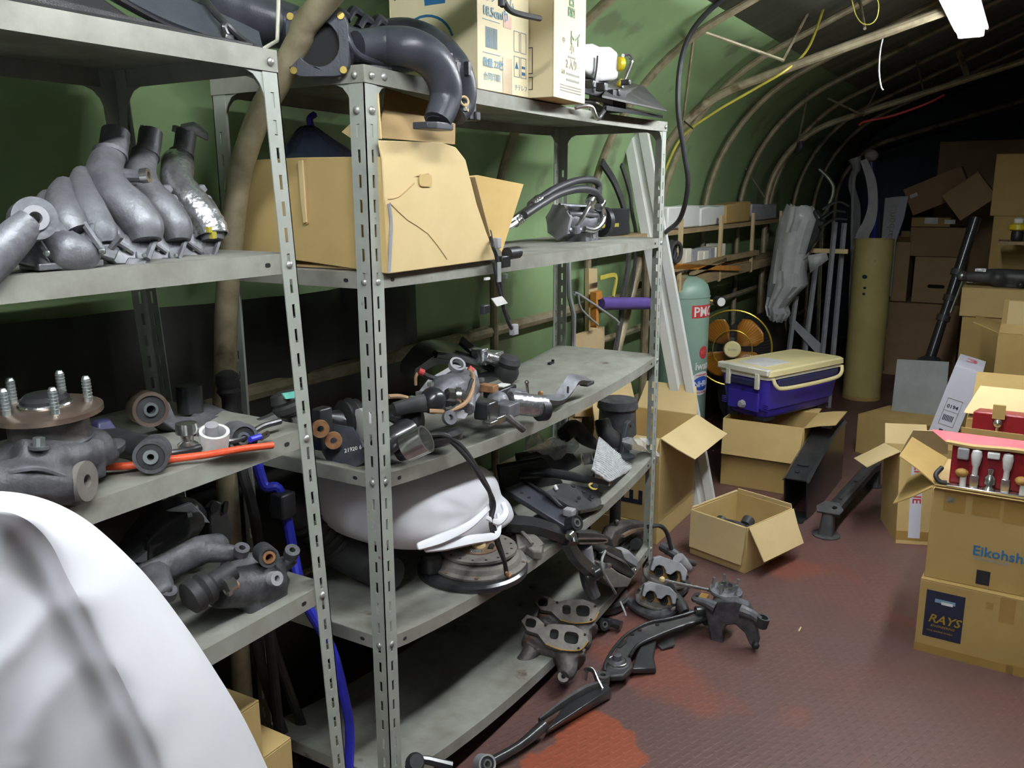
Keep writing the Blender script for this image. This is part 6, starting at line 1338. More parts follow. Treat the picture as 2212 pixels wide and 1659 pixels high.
def arms():
    t = Thing('control_arm', 'curved black lower control arm lying on the floor in front of the rack', 'control arm', P(1360, 1440, z=0))
    z = .055
    outer_ = [(1522, 1318), (1490, 1330), (1450, 1338), (1400, 1348), (1362, 1368), (1332, 1398), (1312, 1430), (1305, 1448), (1318, 1460), (1348, 1458), (1368, 1440), (1362, 1415), (1380, 1390), (1420, 1372), (1470, 1352), (1520, 1335)]
    t.part('body', MB().slab([P(a, b, z=z) for a, b in outer_], (0, 0, -.022)), M_blkdust, bevel=.006)
    t.part('edge_flange', MB().tube([P(1520, 1316, z=z+.006), P(1450, 1336, z=z+.006), P(1400, 1346, z=z+.006), P(1358, 1368, z=z+.006), P(1328, 1398, z=z+.006), P(1308, 1432, z=z+.006), P(1306, 1450, z=z)], .006, 8, 4), M_blkpaint)
    t.part('inner_flange', MB().tube([P(1524, 1338, z=z+.004), P(1470, 1354, z=z+.004), P(1418, 1374, z=z+.004), P(1378, 1394, z=z+.004), P(1360, 1418, z=z+.004)], .006, 8, 4), M_blkpaint)
    t.part('slot', MB().prism(rrect(.055, .018, .009), .003, frame(P(1343, 1392, z=z+.0005), (0, 0, 1), (P(1358, 1380, z=z)-P(1330, 1405, z=z)))), M_hole, smooth=0)
    for px, py in ((1366, 1371), (1382, 1362), (1420, 1350)): t.part('hole', MB().prism(circ(.007, 10), .003, frame(P(px, py, z=z+.0005))), M_hole)
    b = P(1333, 1432, z=z); t.part('ball_joint', MB().lathe([(.03, -.05), (.038, -.04), (.038, 0), (.030, .004), (.024, .012), (.016, .014), (.014, .03), (.004, .033)], 22, T(*b)), M_iron); t.part('joint_ring', MB().torus(.031, .004, 24, 8, T(b.x, b.y, b.z+.005)), M_steel)
    t.part('web', MB().slab([P(1375, 1412, z=.045), P(1395, 1375, z=.05), P(1420, 1372, z=.045), P(1412, 1420, z=.03), P(1418, 1445, z=.02), P(1365, 1445, z=.035)], (0, 0, -.018)), M_blkpaint, bevel=.004)
    t.part('support', MB().tube([P(1520, 1330, z=.05), P(1528, 1345, z=.02)], [.02, .016], 10, 1), M_blkpaint)
    t.part('tab', MB().slab([P(1420, 1392, z=.012), P(1455, 1375, z=.02), P(1458, 1392, z=.015), P(1430, 1402, z=.008)], (0, 0, -.006)), M_blkdust)
    bush(t, P(1516, 1322, z=.06), (.6, -.8, 0), .022, .007, .045, M_blkpaint)
    t2 = Thing('link_arm', 'short black link with pale bush half hidden behind the curved control arm', 'link', P(1310, 1352, z=0))
    bush(t2, P(1302, 1348, z=.04), (-.5, -.9, .3), .022, .007, .03, M_blkpaint, M_rub, M_zinc)
    t2.part('rod', MB().tube([P(1300, 1348, z=.035), P(1320, 1345, z=.03), P(1342, 1352, z=.025)], [.02, .016, .018], 10, 2), M_blkpaint)
    t3 = Thing('trailing_link', 'long black stamped link with steel clip on the floor nearest the camera', 'link', P(1200, 1560, z=0))
    t3.part('stamping', MB().hexa([P(1240, 1498, z=.05), P(1300, 1462, z=.055), P(1322, 1488, z=.05), P(1180, 1580, z=.045)], [P(1225, 1510, z=.01), P(1300, 1475, z=.015), P(1322, 1508, z=.005), P(1175, 1592, z=.005)]), M_blkpaint, bevel=.006)
    t3.part('upper_flange', MB().tube([P(1165, 1556, z=.05), P(1215, 1520, z=.055), P(1262, 1492, z=.06), P(1298, 1478, z=.055)], [.010, .016, .018, .014], 8, 3, flat=.5), M_blkdust)
    t3.part('shaft', MB().tube([P(1175, 1568, z=.04), P(1120, 1612, z=.035), P(1052, 1650, z=.03)], [.018, .013, .013], 12, 3), M_blkpaint)
    t3.part('clip', MB().strip([P(1262, 1468, z=.05), P(1266, 1448, z=.085), P(1280, 1448, z=.085), P(1290, 1470, z=.07), P(1300, 1490, z=.055)], .018, .004, 4, (1, 0, .2)), M_steel)
    t3.part('end_eye', MB().ring(.022, .009, .03, 18, T(*P(1302, 1476, z=.04))), M_blkdust)
    bush(t3, P(1046, 1650, z=.035), (-.4, -.8, .5), .026, .008, .04, M_dustgrey, M_rub, M_zinc)
    t4 = Thing('drop_link', 'small black ended link lying on the near edge of the lowest shelf', 'link', P(890, 1650, z=.16))
    t4.part('boot', MB().lathe([(.012, 0), (.022, .006), (.024, .02), (.018, .03)], 16, frame(P(892, 1650, z=.19), (-.3, -.6, .6))), M_rub); t4.part('stem', MB().tube([P(885, 1660, z=.185), P(905, 1640, z=.19), P(975, 1655, z=.16)], [.014, .010, .012], 8, 3), M_blkpaint)
arms()
def knuckle():
    t = Thing('wheel_hub', 'steering knuckle with five-stud wheel hub standing on the red floor', 'wheel hub', P(1580, 1390, z=0))
    h = P(1568, 1275, z=.165); F = T(*h) @ RX(4)
    t.part('hub_flange', MB().lathe([(.012, .012), (.028, .014), (.030, .004), (.058, .002), (.060, -.004), (.058, -.010), (.03, -.012), (.03, -.05)], 32, F), M_alu)
    t.part('hub_bore', MB().ring(.030, .022, .018, 24, F @ T(0, 0, .004)), M_steel); t.part('hub_core', MB().cyl(F @ V((0, 0, .0)), F @ V((0, 0, .014)), .021, n=20), M_blkpaint)
    for k in range(5):
        a = 2*math.pi*k/5+.5; t.part('stud', MB().cyl(F @ V((.045*math.cos(a), .045*math.sin(a), -.01)), F @ V((.045*math.cos(a), .045*math.sin(a), .040)), .005, n=10), M_zinc)
    t.part('bearing_housing', MB().cyl(F @ V((0, 0, -.075)), F @ V((0, 0, -.012)), .045, .038, n=24), M_blkpaint)
    Xk = P(1590, 1400, z=0).x+.01
    arch_ = [(1522, 1312), (1545, 1298), (1590, 1298), (1618, 1308), (1632, 1340), (1640, 1388), (1634, 1400), (1620, 1396), (1608, 1368), (1588, 1350), (1570, 1352), (1560, 1366), (1562, 1390), (1552, 1398), (1536, 1390), (1530, 1360)]
    t.part('knuckle_body', MB().slab([P(a, b, x=Xk) for a, b in arch_], (.03, .004, .004)), M_iron, bevel=.006)
    t.part('knuckle_boss', MB().cyl(F @ V((0, 0, -.105)), F @ V((0, 0, -.07)), .055, .046, n=24), M_iron)
    t.part('knuckle_arm', MB().tube([P(1600, 1318, x=Xk-.005), P(1625, 1328, x=Xk-.005), P(1640, 1340, x=Xk-.005)], [.022, .018, .016], 10, 2), M_iron); t.part('knuckle_arm', MB().tube([P(1545, 1312, x=Xk-.005), P(1525, 1302, x=Xk-.005), P(1505, 1297, x=Xk-.005)], [.022, .016, .012], 10, 2), M_iron)
    t.part('eye_ring', MB().ring(.022, .015, .036, 22, frame(P(1643, 1352, x=Xk-.005), (0, -.25, 1))), M_blkdust)
    t.part('ball_stud', MB().sph(P(1632, 1394, x=Xk-.005), .014, 10), M_rub); t.part('stud_tip', MB().cyl(P(1632, 1398, x=Xk-.005), P(1634, 1404, x=Xk-.005), .005, n=8), M_zinc)
    t.part('steering_lug', MB().prism(circ(.022, 16, 0, 0, 0, 1.6, .8), .010, frame(P(1505, 1293, z=.085), (0, -.2, 1)), [circ(.007, 10)]), M_blkdust)
    t.part('abs_lug', MB().box(P(1520, 1290, z=.09), (.04, .03, .015)), M_gasket, bevel=.003)
knuckle()
def castman(px, py, dx, dz, label, tilt=0):
    "rough cast exhaust manifold with port openings"
    c = P(px, py, z=.10+dz)
    t = Thing('exhaust_manifold', label, 'manifold', V((c.x, c.y, 0)))
    F = facing(c, V((.55, -.84, 0)), V((.6, .4, .55))) @ RZ(-12+tilt)
    oc = (.038, .026)
    face = [(-.11, .03), (-.095, .055), (-.06, .05), (-.03, .03), (.0, .04), (.06, .045), (.10, .03), (.115, .0), (.09, -.035), (.03, -.045), (-.02, -.035), (-.05, -.005), (-.085, .0)]
    pf = t.part('port_face', MB().prism(face, .02, F @ T(0, 0, -.01), [rrect(.034, .030, .010, 3, -.078, .028), rrect(.028, .034, .010, 3, .002, .004), rrect(.046, .040, .014, 3, .058, .002)]), M_disc, bevel=.0025)
    bd = MB().tube([(-.09, .02, -.06), (-.03, -.0, -.06), (.04, -.02, -.055), (.09, -.06, -.04)], [.04, .045, .05, .04], 12, 4, M=F).tube([(-.06, -.03, -.05), (-.08, -.075, -.06), (-.10, -.09, -.065)], [.03, .028, .026], 10, 3, M=F).tube([(.05, -.04, -.04), (.06, -.09, -.03), (.05, -.115, -.02)], [.04, .032, .022], 10, 3, M=F)
    t.part('casting', bd, M_ironr, remesh=.005)
    for x, y, w, h in ((-.078, .028, .034, .03), (.002, .004, .028, .034), (.058, .002, .046, .04)): t.part('port', MB().prism(rrect(w*.98, h*.98, .009, 3, x, y), .002, F @ T(0, 0, -.008)), M_hole)
    t.part('gasket_lip', MB().tube([(-.02, -.034, .011), (.03, -.044, .011), (.09, -.034, .011), (.112, .0, .011)], .0022, 5, 3, M=F), M_gasket)
    t.part('outlet_lug', MB().ring(.018, .007, .014, 16, F @ T(.05, -.118, -.03)), M_disc); t.part('outlet_lug', MB().ring(.014, .005, .012, 14, F @ T(-.10, -.095, -.06)), M_disc)
    for x, y in ((.10, .02), (-.03, .028), (.085, -.03)): t.part('bolt_hole', MB().prism(circ(.0045, 8), .002, F @ T(x, y, .0105)), M_hole)
castman(1195, 1375, 0, .06, 'rough cast iron manifold with square ports on the near edge of the lowest shelf')
castman(1222, 1322, 0, .06, 'second cast iron manifold lying behind its twin by the lowest shelf', 8)
single('lever_handle', 'dark lever and caliper parts between the open box and the rack post', 'lever', MB().tube([P(1430, 1180, z=.10), P(1455, 1195, z=.09), P(1480, 1210, z=.06), P(1500, 1218, z=.03)], [.02, .02, .014, .012], 10, 3).sph(P(1445, 1185, z=.07), .03, 10), M_iron)
single('wheel_cylinder', 'pale cast brake cylinder beside the open box on the floor', 'cylinder', MB().tube([P(1465, 1205, z=.09), P(1475, 1218, z=.06), P(1488, 1228, z=.035)], [.026, .028, .018], 12, 3), M_dustgrey)
for i, (px, py) in enumerate(((1728, 1360), (1668, 1138))):
    q = P(px, py, z=.004); single('floor_scrap', ['small pale wood scrap on the open red floor', 'small white nut on the floor beside the open box'][i], 'scrap', MB().box(q, ((.035, .006, .006), (.012, .012, .012))[i], ), (M_ply, M_whitepl)[i])
# ================================================================ left rack
def zA(k): return AT[k]+.002
def offA(z): return -.055*z
# ---- top shelf
def grille():
    t = Thing('mesh_grille', 'black expanded mesh grille lying along the front of the left rack top', 'grille', (-.5, .02, 1.802))
    bot = [(-60, 20), (150, 52), (300, 78), (420, 98), (545, 122)]; top = [(-60, -60), (110, -4), (240, 28), (380, 62), (540, 112)]
    B = spline([P(a, b, y=.004) for a, b in bot], 22); Tt = spline([P(a, b, y=.05) for a, b in top], 22)
    for p in B: p.z = max(p.z, 1.8035)
    n = 9; mb = MB(); rows = [[lerp(B[i], Tt[i], j/n)+V(((j % 2)*.0025, 0, 0)) for j in range(n+1)] for i in range(len(B))]
    mb.sheet(rows); o = t.part('mesh', mb, M_grille, smooth=0)
    md = o.modifiers.new('wires', 'WIREFRAME'); md.thickness = .0026; md.use_replace = True; md.use_even_offset = False
    t.part('bottom_rim', MB().tube(B[::11], .003, 6, 3), M_blkpaint)
grille()
def doortrim():
    t = Thing('door_trim', 'glossy black door trim channel lying on the left rack top', 'trim', P(560, 110, y=.08))
    pth = [P(215, -55, y=.10), P(330, 8, y=.09), P(430, 48, y=.08), P(520, 86, y=.07), P(562, 106, y=.06)]
    t.part('channel', MB().strip(pth, .085, .016, 6, (0, -.75, .65)), M_blkgrey, smooth=40)
    t.part('lower_edge', MB().tube([p+V((0, -.03, -.035)) for p in pth], .004, 6, 5), M_blkpaint); t.part('upper_edge', MB().tube([p+V((0, .03, .038)) for p in pth], .004, 6, 5), M_blkpaint)
    a, b, c = P(440, -5, y=.10), P(488, 52, y=.05), P(566, 112, y=.03)
    t.part('end_frame', MB().tube([a, P(462, 25, y=.07), b, P(520, 82, y=.04), c], .006, 8, 4), M_blkpaint); t.part('end_frame', MB().tube([c, P(530, 95, y=.05), P(495, 80, y=.05), P(483, 60, y=.05), b], .006, 8, 4), M_blkpaint)
    t.part('lug', MB().box(P(492, 85, y=.05), (.02, .015, .018)), M_blkpaint, bevel=.003)
doortrim()
single('air_duct', 'big dark blue grey air duct lying at the back of the left rack top', 'duct', MB().tube([P(420, -25, y=.34), P(480, 20, y=.33), P(540, 40, y=.32), P(590, 50, y=.31), P(640, 60, y=.27)], [.05, .062, .060, .052, .045], 18, 5, flat=1.3), M_blkgrey)
single('pale_rod', 'thin pale rod standing above the left rack top', 'rod', MB().cyl(P(599, 88, y=.20), P(603, -60, y=.20), .004, n=8).tube([P(599, 88, y=.20), P(585, 96, y=.19), P(565, 108, y=.16)], .004, 6, 2), M_ivory)
single('light_blocker', 'added dark block shading the wall at the back of the left rack top', 'blocker', MB().loft([[V((x, .27, 1.806)), V((x, .45, 1.806)), V((x, .44, 1.80+h)), V((x, .29, 1.80+h))] for x, h in ((-1.5, .07), (-1.1, .10), (-.7, .09), (-.36, .10), (-.27, .06))]), M_rub, bevel=.008)  # added to keep lamp light off the wall below the top shelf
# ---- second shelf : cast manifolds
def castalu(px, m, s, label, extra=0, y0=.10, sx=0):
    z = zA(1)
    base = P(px, 560, y=y0); bx = base.x
    t = Thing('intake_manifold', label, 'manifold', (bx, y0, z))
    W = lambda a, b, y: P(px+a*s, b, y=y)
    # S-curved runner down to the angular flange
    pth = [W(-46, 285, y0+.15), W(-52, 325, y0+.14), W(-66, 358, y0+.12), W(-66, 392, y0+.08), W(-45, 425, y0+.045), W(-15, 455, y0+.02), W(8, 490, y0), W(14, 520, y0-.008)]
    t.part('runner', MB().tube(pth, [.021*s, .021*s, .025*s, .028*s, .028*s, .029*s, .028*s, .020*s], 16, 6), m, smooth=60)
    t.part('collar', MB().tube([W(-57, 332, y0+.137), W(-58, 340, y0+.134)], .0255*s, 16, 1), M_alu)
    t.part('flange_plate', MB().slab([W(-16, 446, y0+.035), W(8, 440, y0+.03), W(30, 470, y0+.02), W(34, 500, y0), W(22, 556, y0-.02), W(8, 572, y0-.02), W(-6, 556, y0-.012), W(-14, 520, y0+.01)], (.004, .022, .0)), M_alu, bevel=.003)
    t.part('web', MB().slab([W(-72, 500, y0+.03), W(-36, 462, y0+.03), W(-4, 480, y0+.012), W(6, 548, y0-.010), W(-8, 572, y0-.010), W(-46, 572, y0+.0), W(-66, 545, y0+.01)], (0, .02, 0)), M_alu, bevel=.003)
    for a, b in (((-58, 512), (-12, 545)),): t.part('rib', MB().tube([W(a[0], a[1], y0+.022), W((a[0]+b[0])/2, (a[1]+b[1])/2, y0+.002), W(b[0], b[1], y0-.006)], .0042*s, 6, 3), M_alu)
    t.part('edge_rib', MB().tube([W(32, 486, y0-.002), W(33, 505, y0-.006), W(14, 560, y0-.024)], .005*s, 6, 3), M_alu)
    t.part('foot_lug', MB().hexa([W(-30, 572, y0-.01), W(-22, 556, y0-.01), W(16, 560, y0-.022), W(12, 575, y0-.022)], [W(-30, 570, y0+.03), W(-22, 556, y0+.03), W(16, 558, y0+.03), W(12, 570, y0+.03)]), M_alu, bevel=.002)
    t.part('tab', MB().slab([W(-26, 402, y0+.06), W(-4, 398, y0+.06), W(4, 410, y0+.055), W(-10, 428, y0+.05)], (0, .014, 0)), M_alu, bevel=.002)
    for a, b, y in ((-2, 434, y0+.03), (10, 452, y0+.022)): t.part('boss', MB().ring(.0075*s, .003, .012, 12, frame(W(a, b, y), (-.2, -1, .4))), M_alu)
    t.part('bolt', MB().sph(W(8, 552, y0-.024), .0035, 8), M_zinc); t.part('bolt', MB().sph(W(-30, 540, y0+.004), .0035, 8), M_zinc)
    if extra: t.part('head_flange', MB().hexa([W(-62, 275, y0+.13), W(-30, 270, y0+.13), W(5, 290, y0+.13), W(4, 306, y0+.13)], [W(-60, 268, y0+.19), W(-28, 262, y0+.19), W(4, 282, y0+.19), W(3, 298, y0+.19)]), M_alu, bevel=.003)
    return t
castalu(446, M_alu, .95, 'cast aluminium manifold wrapped in bright foil nearest the leaning post', 1, .12)
# bright heat foil round its runner
fo_ = Thing('foil_sleeve', 'crinkled bright foil sleeve wrapped round the right-hand cast manifold', 'foil', P(440, 500, y=.11))
rr = MB(); rnd = random.Random(4); pth = spline([P(384, 352, y=.245), P(383, 392, y=.20), P(403, 425, y=.165), P(432, 455, y=.14), P(452, 488, y=.122), P(458, 510, y=.115)], 6); rings = []
for i, p in enumerate(pth):
    tdir = (pth[min(i+1, len(pth)-1)]-pth[max(i-1, 0)]).normalized(); FF = frame(p, tdir)
    rings.append([FF @ (V((math.cos(2*math.pi*k/16), math.sin(2*math.pi*k/16), 0))*(.0292+rnd.uniform(-.0012, .0012))) for k in range(16)])
fo_.part('foil', rr.loft(rings, cap=False), M_aluhi, solid=.0015); q = P(460, 508, y=.083); fo_.part('yellow_fibre', MB().box(q, (.010, .008, .012)).box(q+V((-.008, 0, .010)), (.008, .008, .010)), M_yhose)
castalu(372, M_alu, 1.0, 'plain grey cast aluminium manifold second from the leaning post', 0, .10)
castalu(302, M_alu, 1.12, 'large grey cast aluminium manifold third from the leaning post', 0, .05)
def mani4():
    z = zA(1); t = Thing('intake_manifold', 'multi-runner grey cast manifold lying left of the large one', 'manifold', (-.62, .1, z))
    for pts, r in (([(178, 378, .16), (176, 410, .12), (190, 450, .08), (215, 500, .05), (225, 530, .04)], [.016, .022, .026, .026, .02]), ([(140, 405, .14), (132, 430, .10), (142, 470, .06), (165, 505, .04)], [.018, .022, .026, .022]), ([(108, 432, .15), (98, 470, .10), (106, 515, .05), (125, 550, .04)], [.018, .024, .028, .024])):
        t.part('runner', MB().tube([P(a, b, y=c) for a, b, c in pts], r, 14, 5), M_alu, smooth=60)
    t.part('chamber', MB().tube([P(100, 520, y=.05), P(135, 540, y=.03), P(165, 550, y=.03), P(195, 556, y=.035)], [.02, .032, .030, .02], 14, 4), M_alu, smooth=60)
    t.part('flange_plate', MB().slab([P(28, 565, y=.03), P(45, 530, y=.03), P(70, 505, y=.03), P(98, 548, y=.02), P(120, 575, y=.02), P(80, 578, y=.02)], (0, .03, 0)), M_alu, bevel=.004)
    t.part('flange_plate', MB().slab([P(170, 515, y=.03), P(205, 478, y=.035), P(228, 520, y=.03), P(262, 535, y=.02), P(250, 565, y=.02), P(205, 552, y=.02), P(180, 572, y=.02), P(150, 573, y=.02)], (0, .02, 0)), M_alu, bevel=.004)
    for a, b in (((180, 482), (222, 542)), ((232, 545), (262, 510)), ((75, 510), (98, 545)), ((210, 520), (222, 545))): t.part('rib', MB().tube([P(*a, y=.03), P(*b, y=.008)], .005, 6, 1), M_alu)
    t.part('foot', MB().box((P(135, 575, y=.04).x, .04, z+.006), (.10, .05, .010)), M_alu, bevel=.002)
    for px, py in ((33, 562), (100, 547), (220, 542)): t.part('bolt', MB().sph(P(px, py, y=.006), .005, 8), M_zinc)
    t.part('neck', MB().tube([P(250, 378, y=.13), P(290, 380, y=.10), P(305, 380, y=.09)], [.012, .010, .011], 10, 2), M_alu); t.part('neck_ring', MB().ring(.012, .006, .012, 16, frame(P(306, 380, y=.085), (.6, -1, .1))), M_steel)
mani4()
def armtop():
    t = Thing('link_arm', 'grey cast arm with a round bush eye at the far left of the second shelf', 'arm', P(20, 570, y=.0))
    t.part('arm', MB().tube([P(66, 478, y=-.005), P(40, 505, y=-.005), P(0, 545, y=-.005), P(-50, 590, y=-.005)], [.020, .024, .027, .03], 12, 3, flat=.75), M_alu)
    t.part('eye', MB().ring(.029, .0125, .036, 28, frame(P(68, 476, y=.01), (-.35, -1, .15)) @ T(0, 0, -.012)), M_alu); t.part('eye_sleeve', MB().ring(.017, .0085, .042, 20, frame(P(68, 476, y=.01), (-.35, -1, .15)) @ T(0, 0, -.014)), M_dustgrey)
armtop()
for k, (px, py) in enumerate(((400, 285), (330, 285))):
    single('pale_bracket', ['small pale bracket behind the foil wrapped manifold', 'small pale bracket behind the second cast manifold'][k], 'bracket', MB().slab([P(px-20, py-15, y=.30), P(px+5, py-5, y=.30), P(px+2, py+8, y=.30), P(px-22, py-2, y=.30)], (0, .01, 0)).cyl(P(px-10, py, y=.31), V((P(px-10, py, y=.31).x, .31, zA(1))), .006, n=8), M_dustgrey)
# ---- third shelf : hub, arms, bushes, hoses
def hubknuckle():
    t = Thing('wheel_hub', 'rusty five-stud wheel hub on a dark knuckle on the left rack', 'wheel hub', P(90, 1060, y=.05))
    c = P(100, 882, y=.07); F = T(*c) @ RX(1) @ RY(-2)
    t.part('flange', MB().lathe([(.03, .006), (.070, .004), (.078, .0), (.078, -.008), (.06, -.014), (.04, -.016), (.04, -.05)], 40, F), M_hub)
    t.part('dust_cap', MB().lathe([(.005, .024), (.028, .022), (.034, .016), (.034, .004)], 30, F), M_blkpaint); t.part('cap_ring', MB().torus(.035, .0035, 30, 8, F @ T(0, 0, .008)), M_steel)
    for k in range(5):
        a = math.radians(35+72*k); p = V((.058*math.cos(a), .058*math.sin(a), 0)); b = MB().cyl(F @ (p+V((0, 0, -.012))), F @ (p+V((0, 0, .040))), .0062, n=12).cyl(F @ (p+V((0, 0, .040))), F @ (p+V((0, 0, .044))), .0062, .004, n=12)
        for j in range(6): b.torus(.0063, .0008, 12, 4, F @ T(*(p+V((0, 0, .012+j*.005)))))
        t.part('stud', b, M_zinc)
    t.part('bearing', MB().cyl(F @ V((0, 0, -.05)), F @ V((0, 0, -.014)), .056, n=28), M_ironr); t.part('bearing_lip', MB().torus(.056, .004, 28, 8, F @ T(0, 0, -.048)), M_iron)
    kb = MB(); z = zA(2)
    kb.box(F @ V((-.01, .0, -.085)), (.12, .11, .06)); kb.sph(F @ V((0, 0, -.075)), .075, 12, (1.3, .9, .6))
    kb.tube([P(30, 990, y=.03), P(100, 1000, y=.02), P(170, 985, y=.03), P(240, 980, y=.06)], [.03, .035, .028, .018], 10, 3); kb.tube([P(-20, 1040, y=.02), P(60, 1040, y=0), P(150, 1050, y=.01)], [.03, .035, .03], 10, 3)
    t.part('knuckle_body', kb, M_iron, remesh=.005)
    e = P(168, 1040, y=.0); t.part('bush_face', MB().ring(.030, .010, .045, 28, frame(e, (.55, -1, .05)) @ T(0, 0, -.03)), M_disc)
    t.part('lug', MB().prism(circ(.022, 18, 0, 0, 0, 1.5, .8), .012, frame(P(228, 978, y=.06), (-.1, -.35, 1)), [circ(.0075, 10, .008, 0)]), M_iron)
    t.part('bolt', MB().cyl(P(84, 945, y=.0), P(84, 965, y=.0), .008, n=10), M_zinc); t.part('bolt_flange', MB().cyl(P(84, 963, y=.0), P(84, 970, y=.0), .014, n=14), M_iron)
    t.part('seam', MB().tube([P(20, 1020, y=-.012), P(80, 1012, y=-.03), P(140, 1030, y=-.02)], .004, 6, 4), M_alu)
hubknuckle()
def upperarm():
    z = zA(2)
    t = Thing('control_arm', 'grey wishbone control arm with bushes at the back of the third left shelf', 'control arm', P(430, 920, y=.22))
    y = .20
    bd = [P(300, 880, y=y), P(318, 856, y=y), P(345, 852, y=y+.01), P(362, 870, y=y), P(378, 895, y=y), P(415, 900, y=y+.02), P(440, 865, y=y+.08), P(520, 900, y=y+.04), P(590, 900, y=y-.06), P(560, 925, y=y-.05), P(500, 935, y=y-.03), P(440, 935, y=y-.02), P(385, 930, y=y), P(350, 910, y=y)]
    t.part('body', MB().slab(bd, (0, .03, -.015)), M_iron, bevel=.006)
    bush(t, P(318, 882, y=y-.012), (-.4, -1, .1), .032, .008, .05, M_hub, M_rub, M_zinc)
    t.part('rubber_post', MB().cyl(P(412, 890, y=y+.06), P(408, 832, y=y+.06), .026, n=22), M_blkpaint); t.part('rear_rod', MB().tube([P(560, 920, y=y-.07), P(600, 905, y=y-.09), P(630, 885, y=y-.10)], [.016, .018, .016], 10, 2), M_blkdust)
    t.part('ball_boot', MB().lathe([(.018, -.026), (.030, -.018), (.032, -.006), (.027, .0), (.030, .006), (.026, .022), (.015, .026)], 20, frame(P(618, 872, y=y-.10), (-.15, .25, 1))), M_rub)
    t.part('teal_mark', MB().slab([P(610, 850, y=y-.128), P(640, 845, y=y-.128), P(636, 860, y=y-.132), P(618, 862, y=y-.132)], (0, .004, 0)), M_teal)
    t.part('ball_stud', MB().cyl(P(638, 898, y=y-.12), P(642, 918, y=y-.12), .011, n=14), M_steel); t.part('stud_tip', MB().cyl(P(642, 916, y=y-.12), P(644, 924, y=y-.12), .010, n=14), M_brass)
    t2 = Thing('ball_joint', 'dark ball joint standing behind the control arm near the pipe', 'ball joint', P(492, 870, y=.30))
    q = P(492, 830, y=.30); t2.part('boot', MB().lathe([(.012, .03), (.024, .022), (.026, .0), (.022, -.008), (.025, -.016), (.016, -.03), (.016, -.07), (.02, -.16)], 18, T(*q)), M_rub)
upperarm()
def frontarm():
    z = zA(2)
    t = Thing('control_arm', 'black control arm with round bush lying on the red hose, left rack', 'control arm', P(300, 1000, y=.05))
    t.part('arm', MB().tube([P(205, 945, y=.14), P(250, 955, y=.12), P(290, 965, y=.09), P(330, 975, y=.05)], [.014, .026, .024, .026], 12, 3), M_blkpaint)
    t.part('bracket', MB().slab([P(208, 955, y=.13), P(212, 912, y=.14), P(240, 905, y=.14), P(262, 938, y=.13), P(300, 955, y=.12), P(270, 975, y=.10), P(228, 975, y=.12)], (0, .02, 0)), M_navy, bevel=.004)
    F = frame(P(327, 985, y=.025), (-.95, -1, .1))
    t.part('bush_housing', MB().lathe([(.020, -.05), (.027, -.048), (.028, .0), (.028, .008), (.022, .008), (.022, -.04)], 26, F, True), M_iron); t.part('bush_rubber', MB().ring(.0215, .010, .042, 22, F @ T(0, 0, -.036)), M_rub); t.part('bush_sleeve', MB().ring(.012, .0055, .05, 18, F @ T(0, 0, -.040)), M_zinc)
    t2 = Thing('rubber_hose', 'bright red rubber hose lying along the front edge of the third left shelf', 'hose', P(430, 990, y=.02))
    t2.part('hose', MB().tube([P(225, 1008, z=zA(2)+.007), P(280, 1006, z=zA(2)+.007), P(345, 996, z=zA(2)+.007), P(385, 990, z=zA(2)+.008), P(450, 982, y=-.004), P(520, 970, y=-.012), P(588, 962, y=-.016)], .0065, 12, 5), M_redhose)
    single('brake_line', 'thin glossy black hose beside the red one on the third left shelf', 'hose', MB().tube([P(365, 980, y=.04), P(410, 972, z=zA(2)+.010), P(455, 960, z=zA(2)+.012), P(520, 948, z=zA(2)+.012), P(565, 922, z=zA(2)+.02), P(605, 910, z=zA(2)+.02)], .006, 10, 5), M_blkpaint)
    lug = Thing('cable_lug', 'blue sleeved cable lug at the end of the black hose', 'cable lug', P(560, 945, y=.04)); lug.part('sleeve', MB().cyl(P(540, 950, y=-.004), P(562, 943, y=-.004), .006, n=10), M_bluehose); lug.part('eye', MB().prism(rrect(.026, .012, .005), .002, facing(P(570, 941, y=-.006), (1, 0, .2), (0, 0, 1)), [circ(.003, 8, .006, 0)]), M_steel)
    w = Thing('white_bush', 'white plastic bush standing on the third left shelf', 'bush', P(462, 960, y=.03)); F = frame(P(463, 950, y=.03), (-.15, -.3, 1)); w.part('collar', MB().lathe([(.020, -.020), (.024, -.018), (.026, .018), (.020, .018), (.018, -.01)], 24, F, True), M_whitepl); w.part('core', MB().cyl(F @ V((-.004, 0, -.02)), F @ V((-.006, 0, .034)), .0115, n=16), M_dustgrey)
    s = Thing('round_bush', 'steel ringed rubber bush facing out beside the white bush', 'bush', P(516, 965, y=.03)); bush(s, P(516, 944, y=.03), (-.3, -1, .05), .028, .0075, .04, M_alu, M_rub, M_zinc)
    d = Thing('drop_link', 'bright steel drop link lying behind the white bush', 'link', P(410, 960, y=.06)); d.part('cup', MB().lathe([(.004, .024), (.018, .022), (.019, .004), (.012, .0), (.010, -.01), (.018, -.016), (.016, -.024)], 20, T(*P(404, 940, y=.06))), M_steel); d.part('rod', MB().cyl(P(420, 935, y=.055), P(510, 940, y=.05), .006, n=10), M_steel)
frontarm()
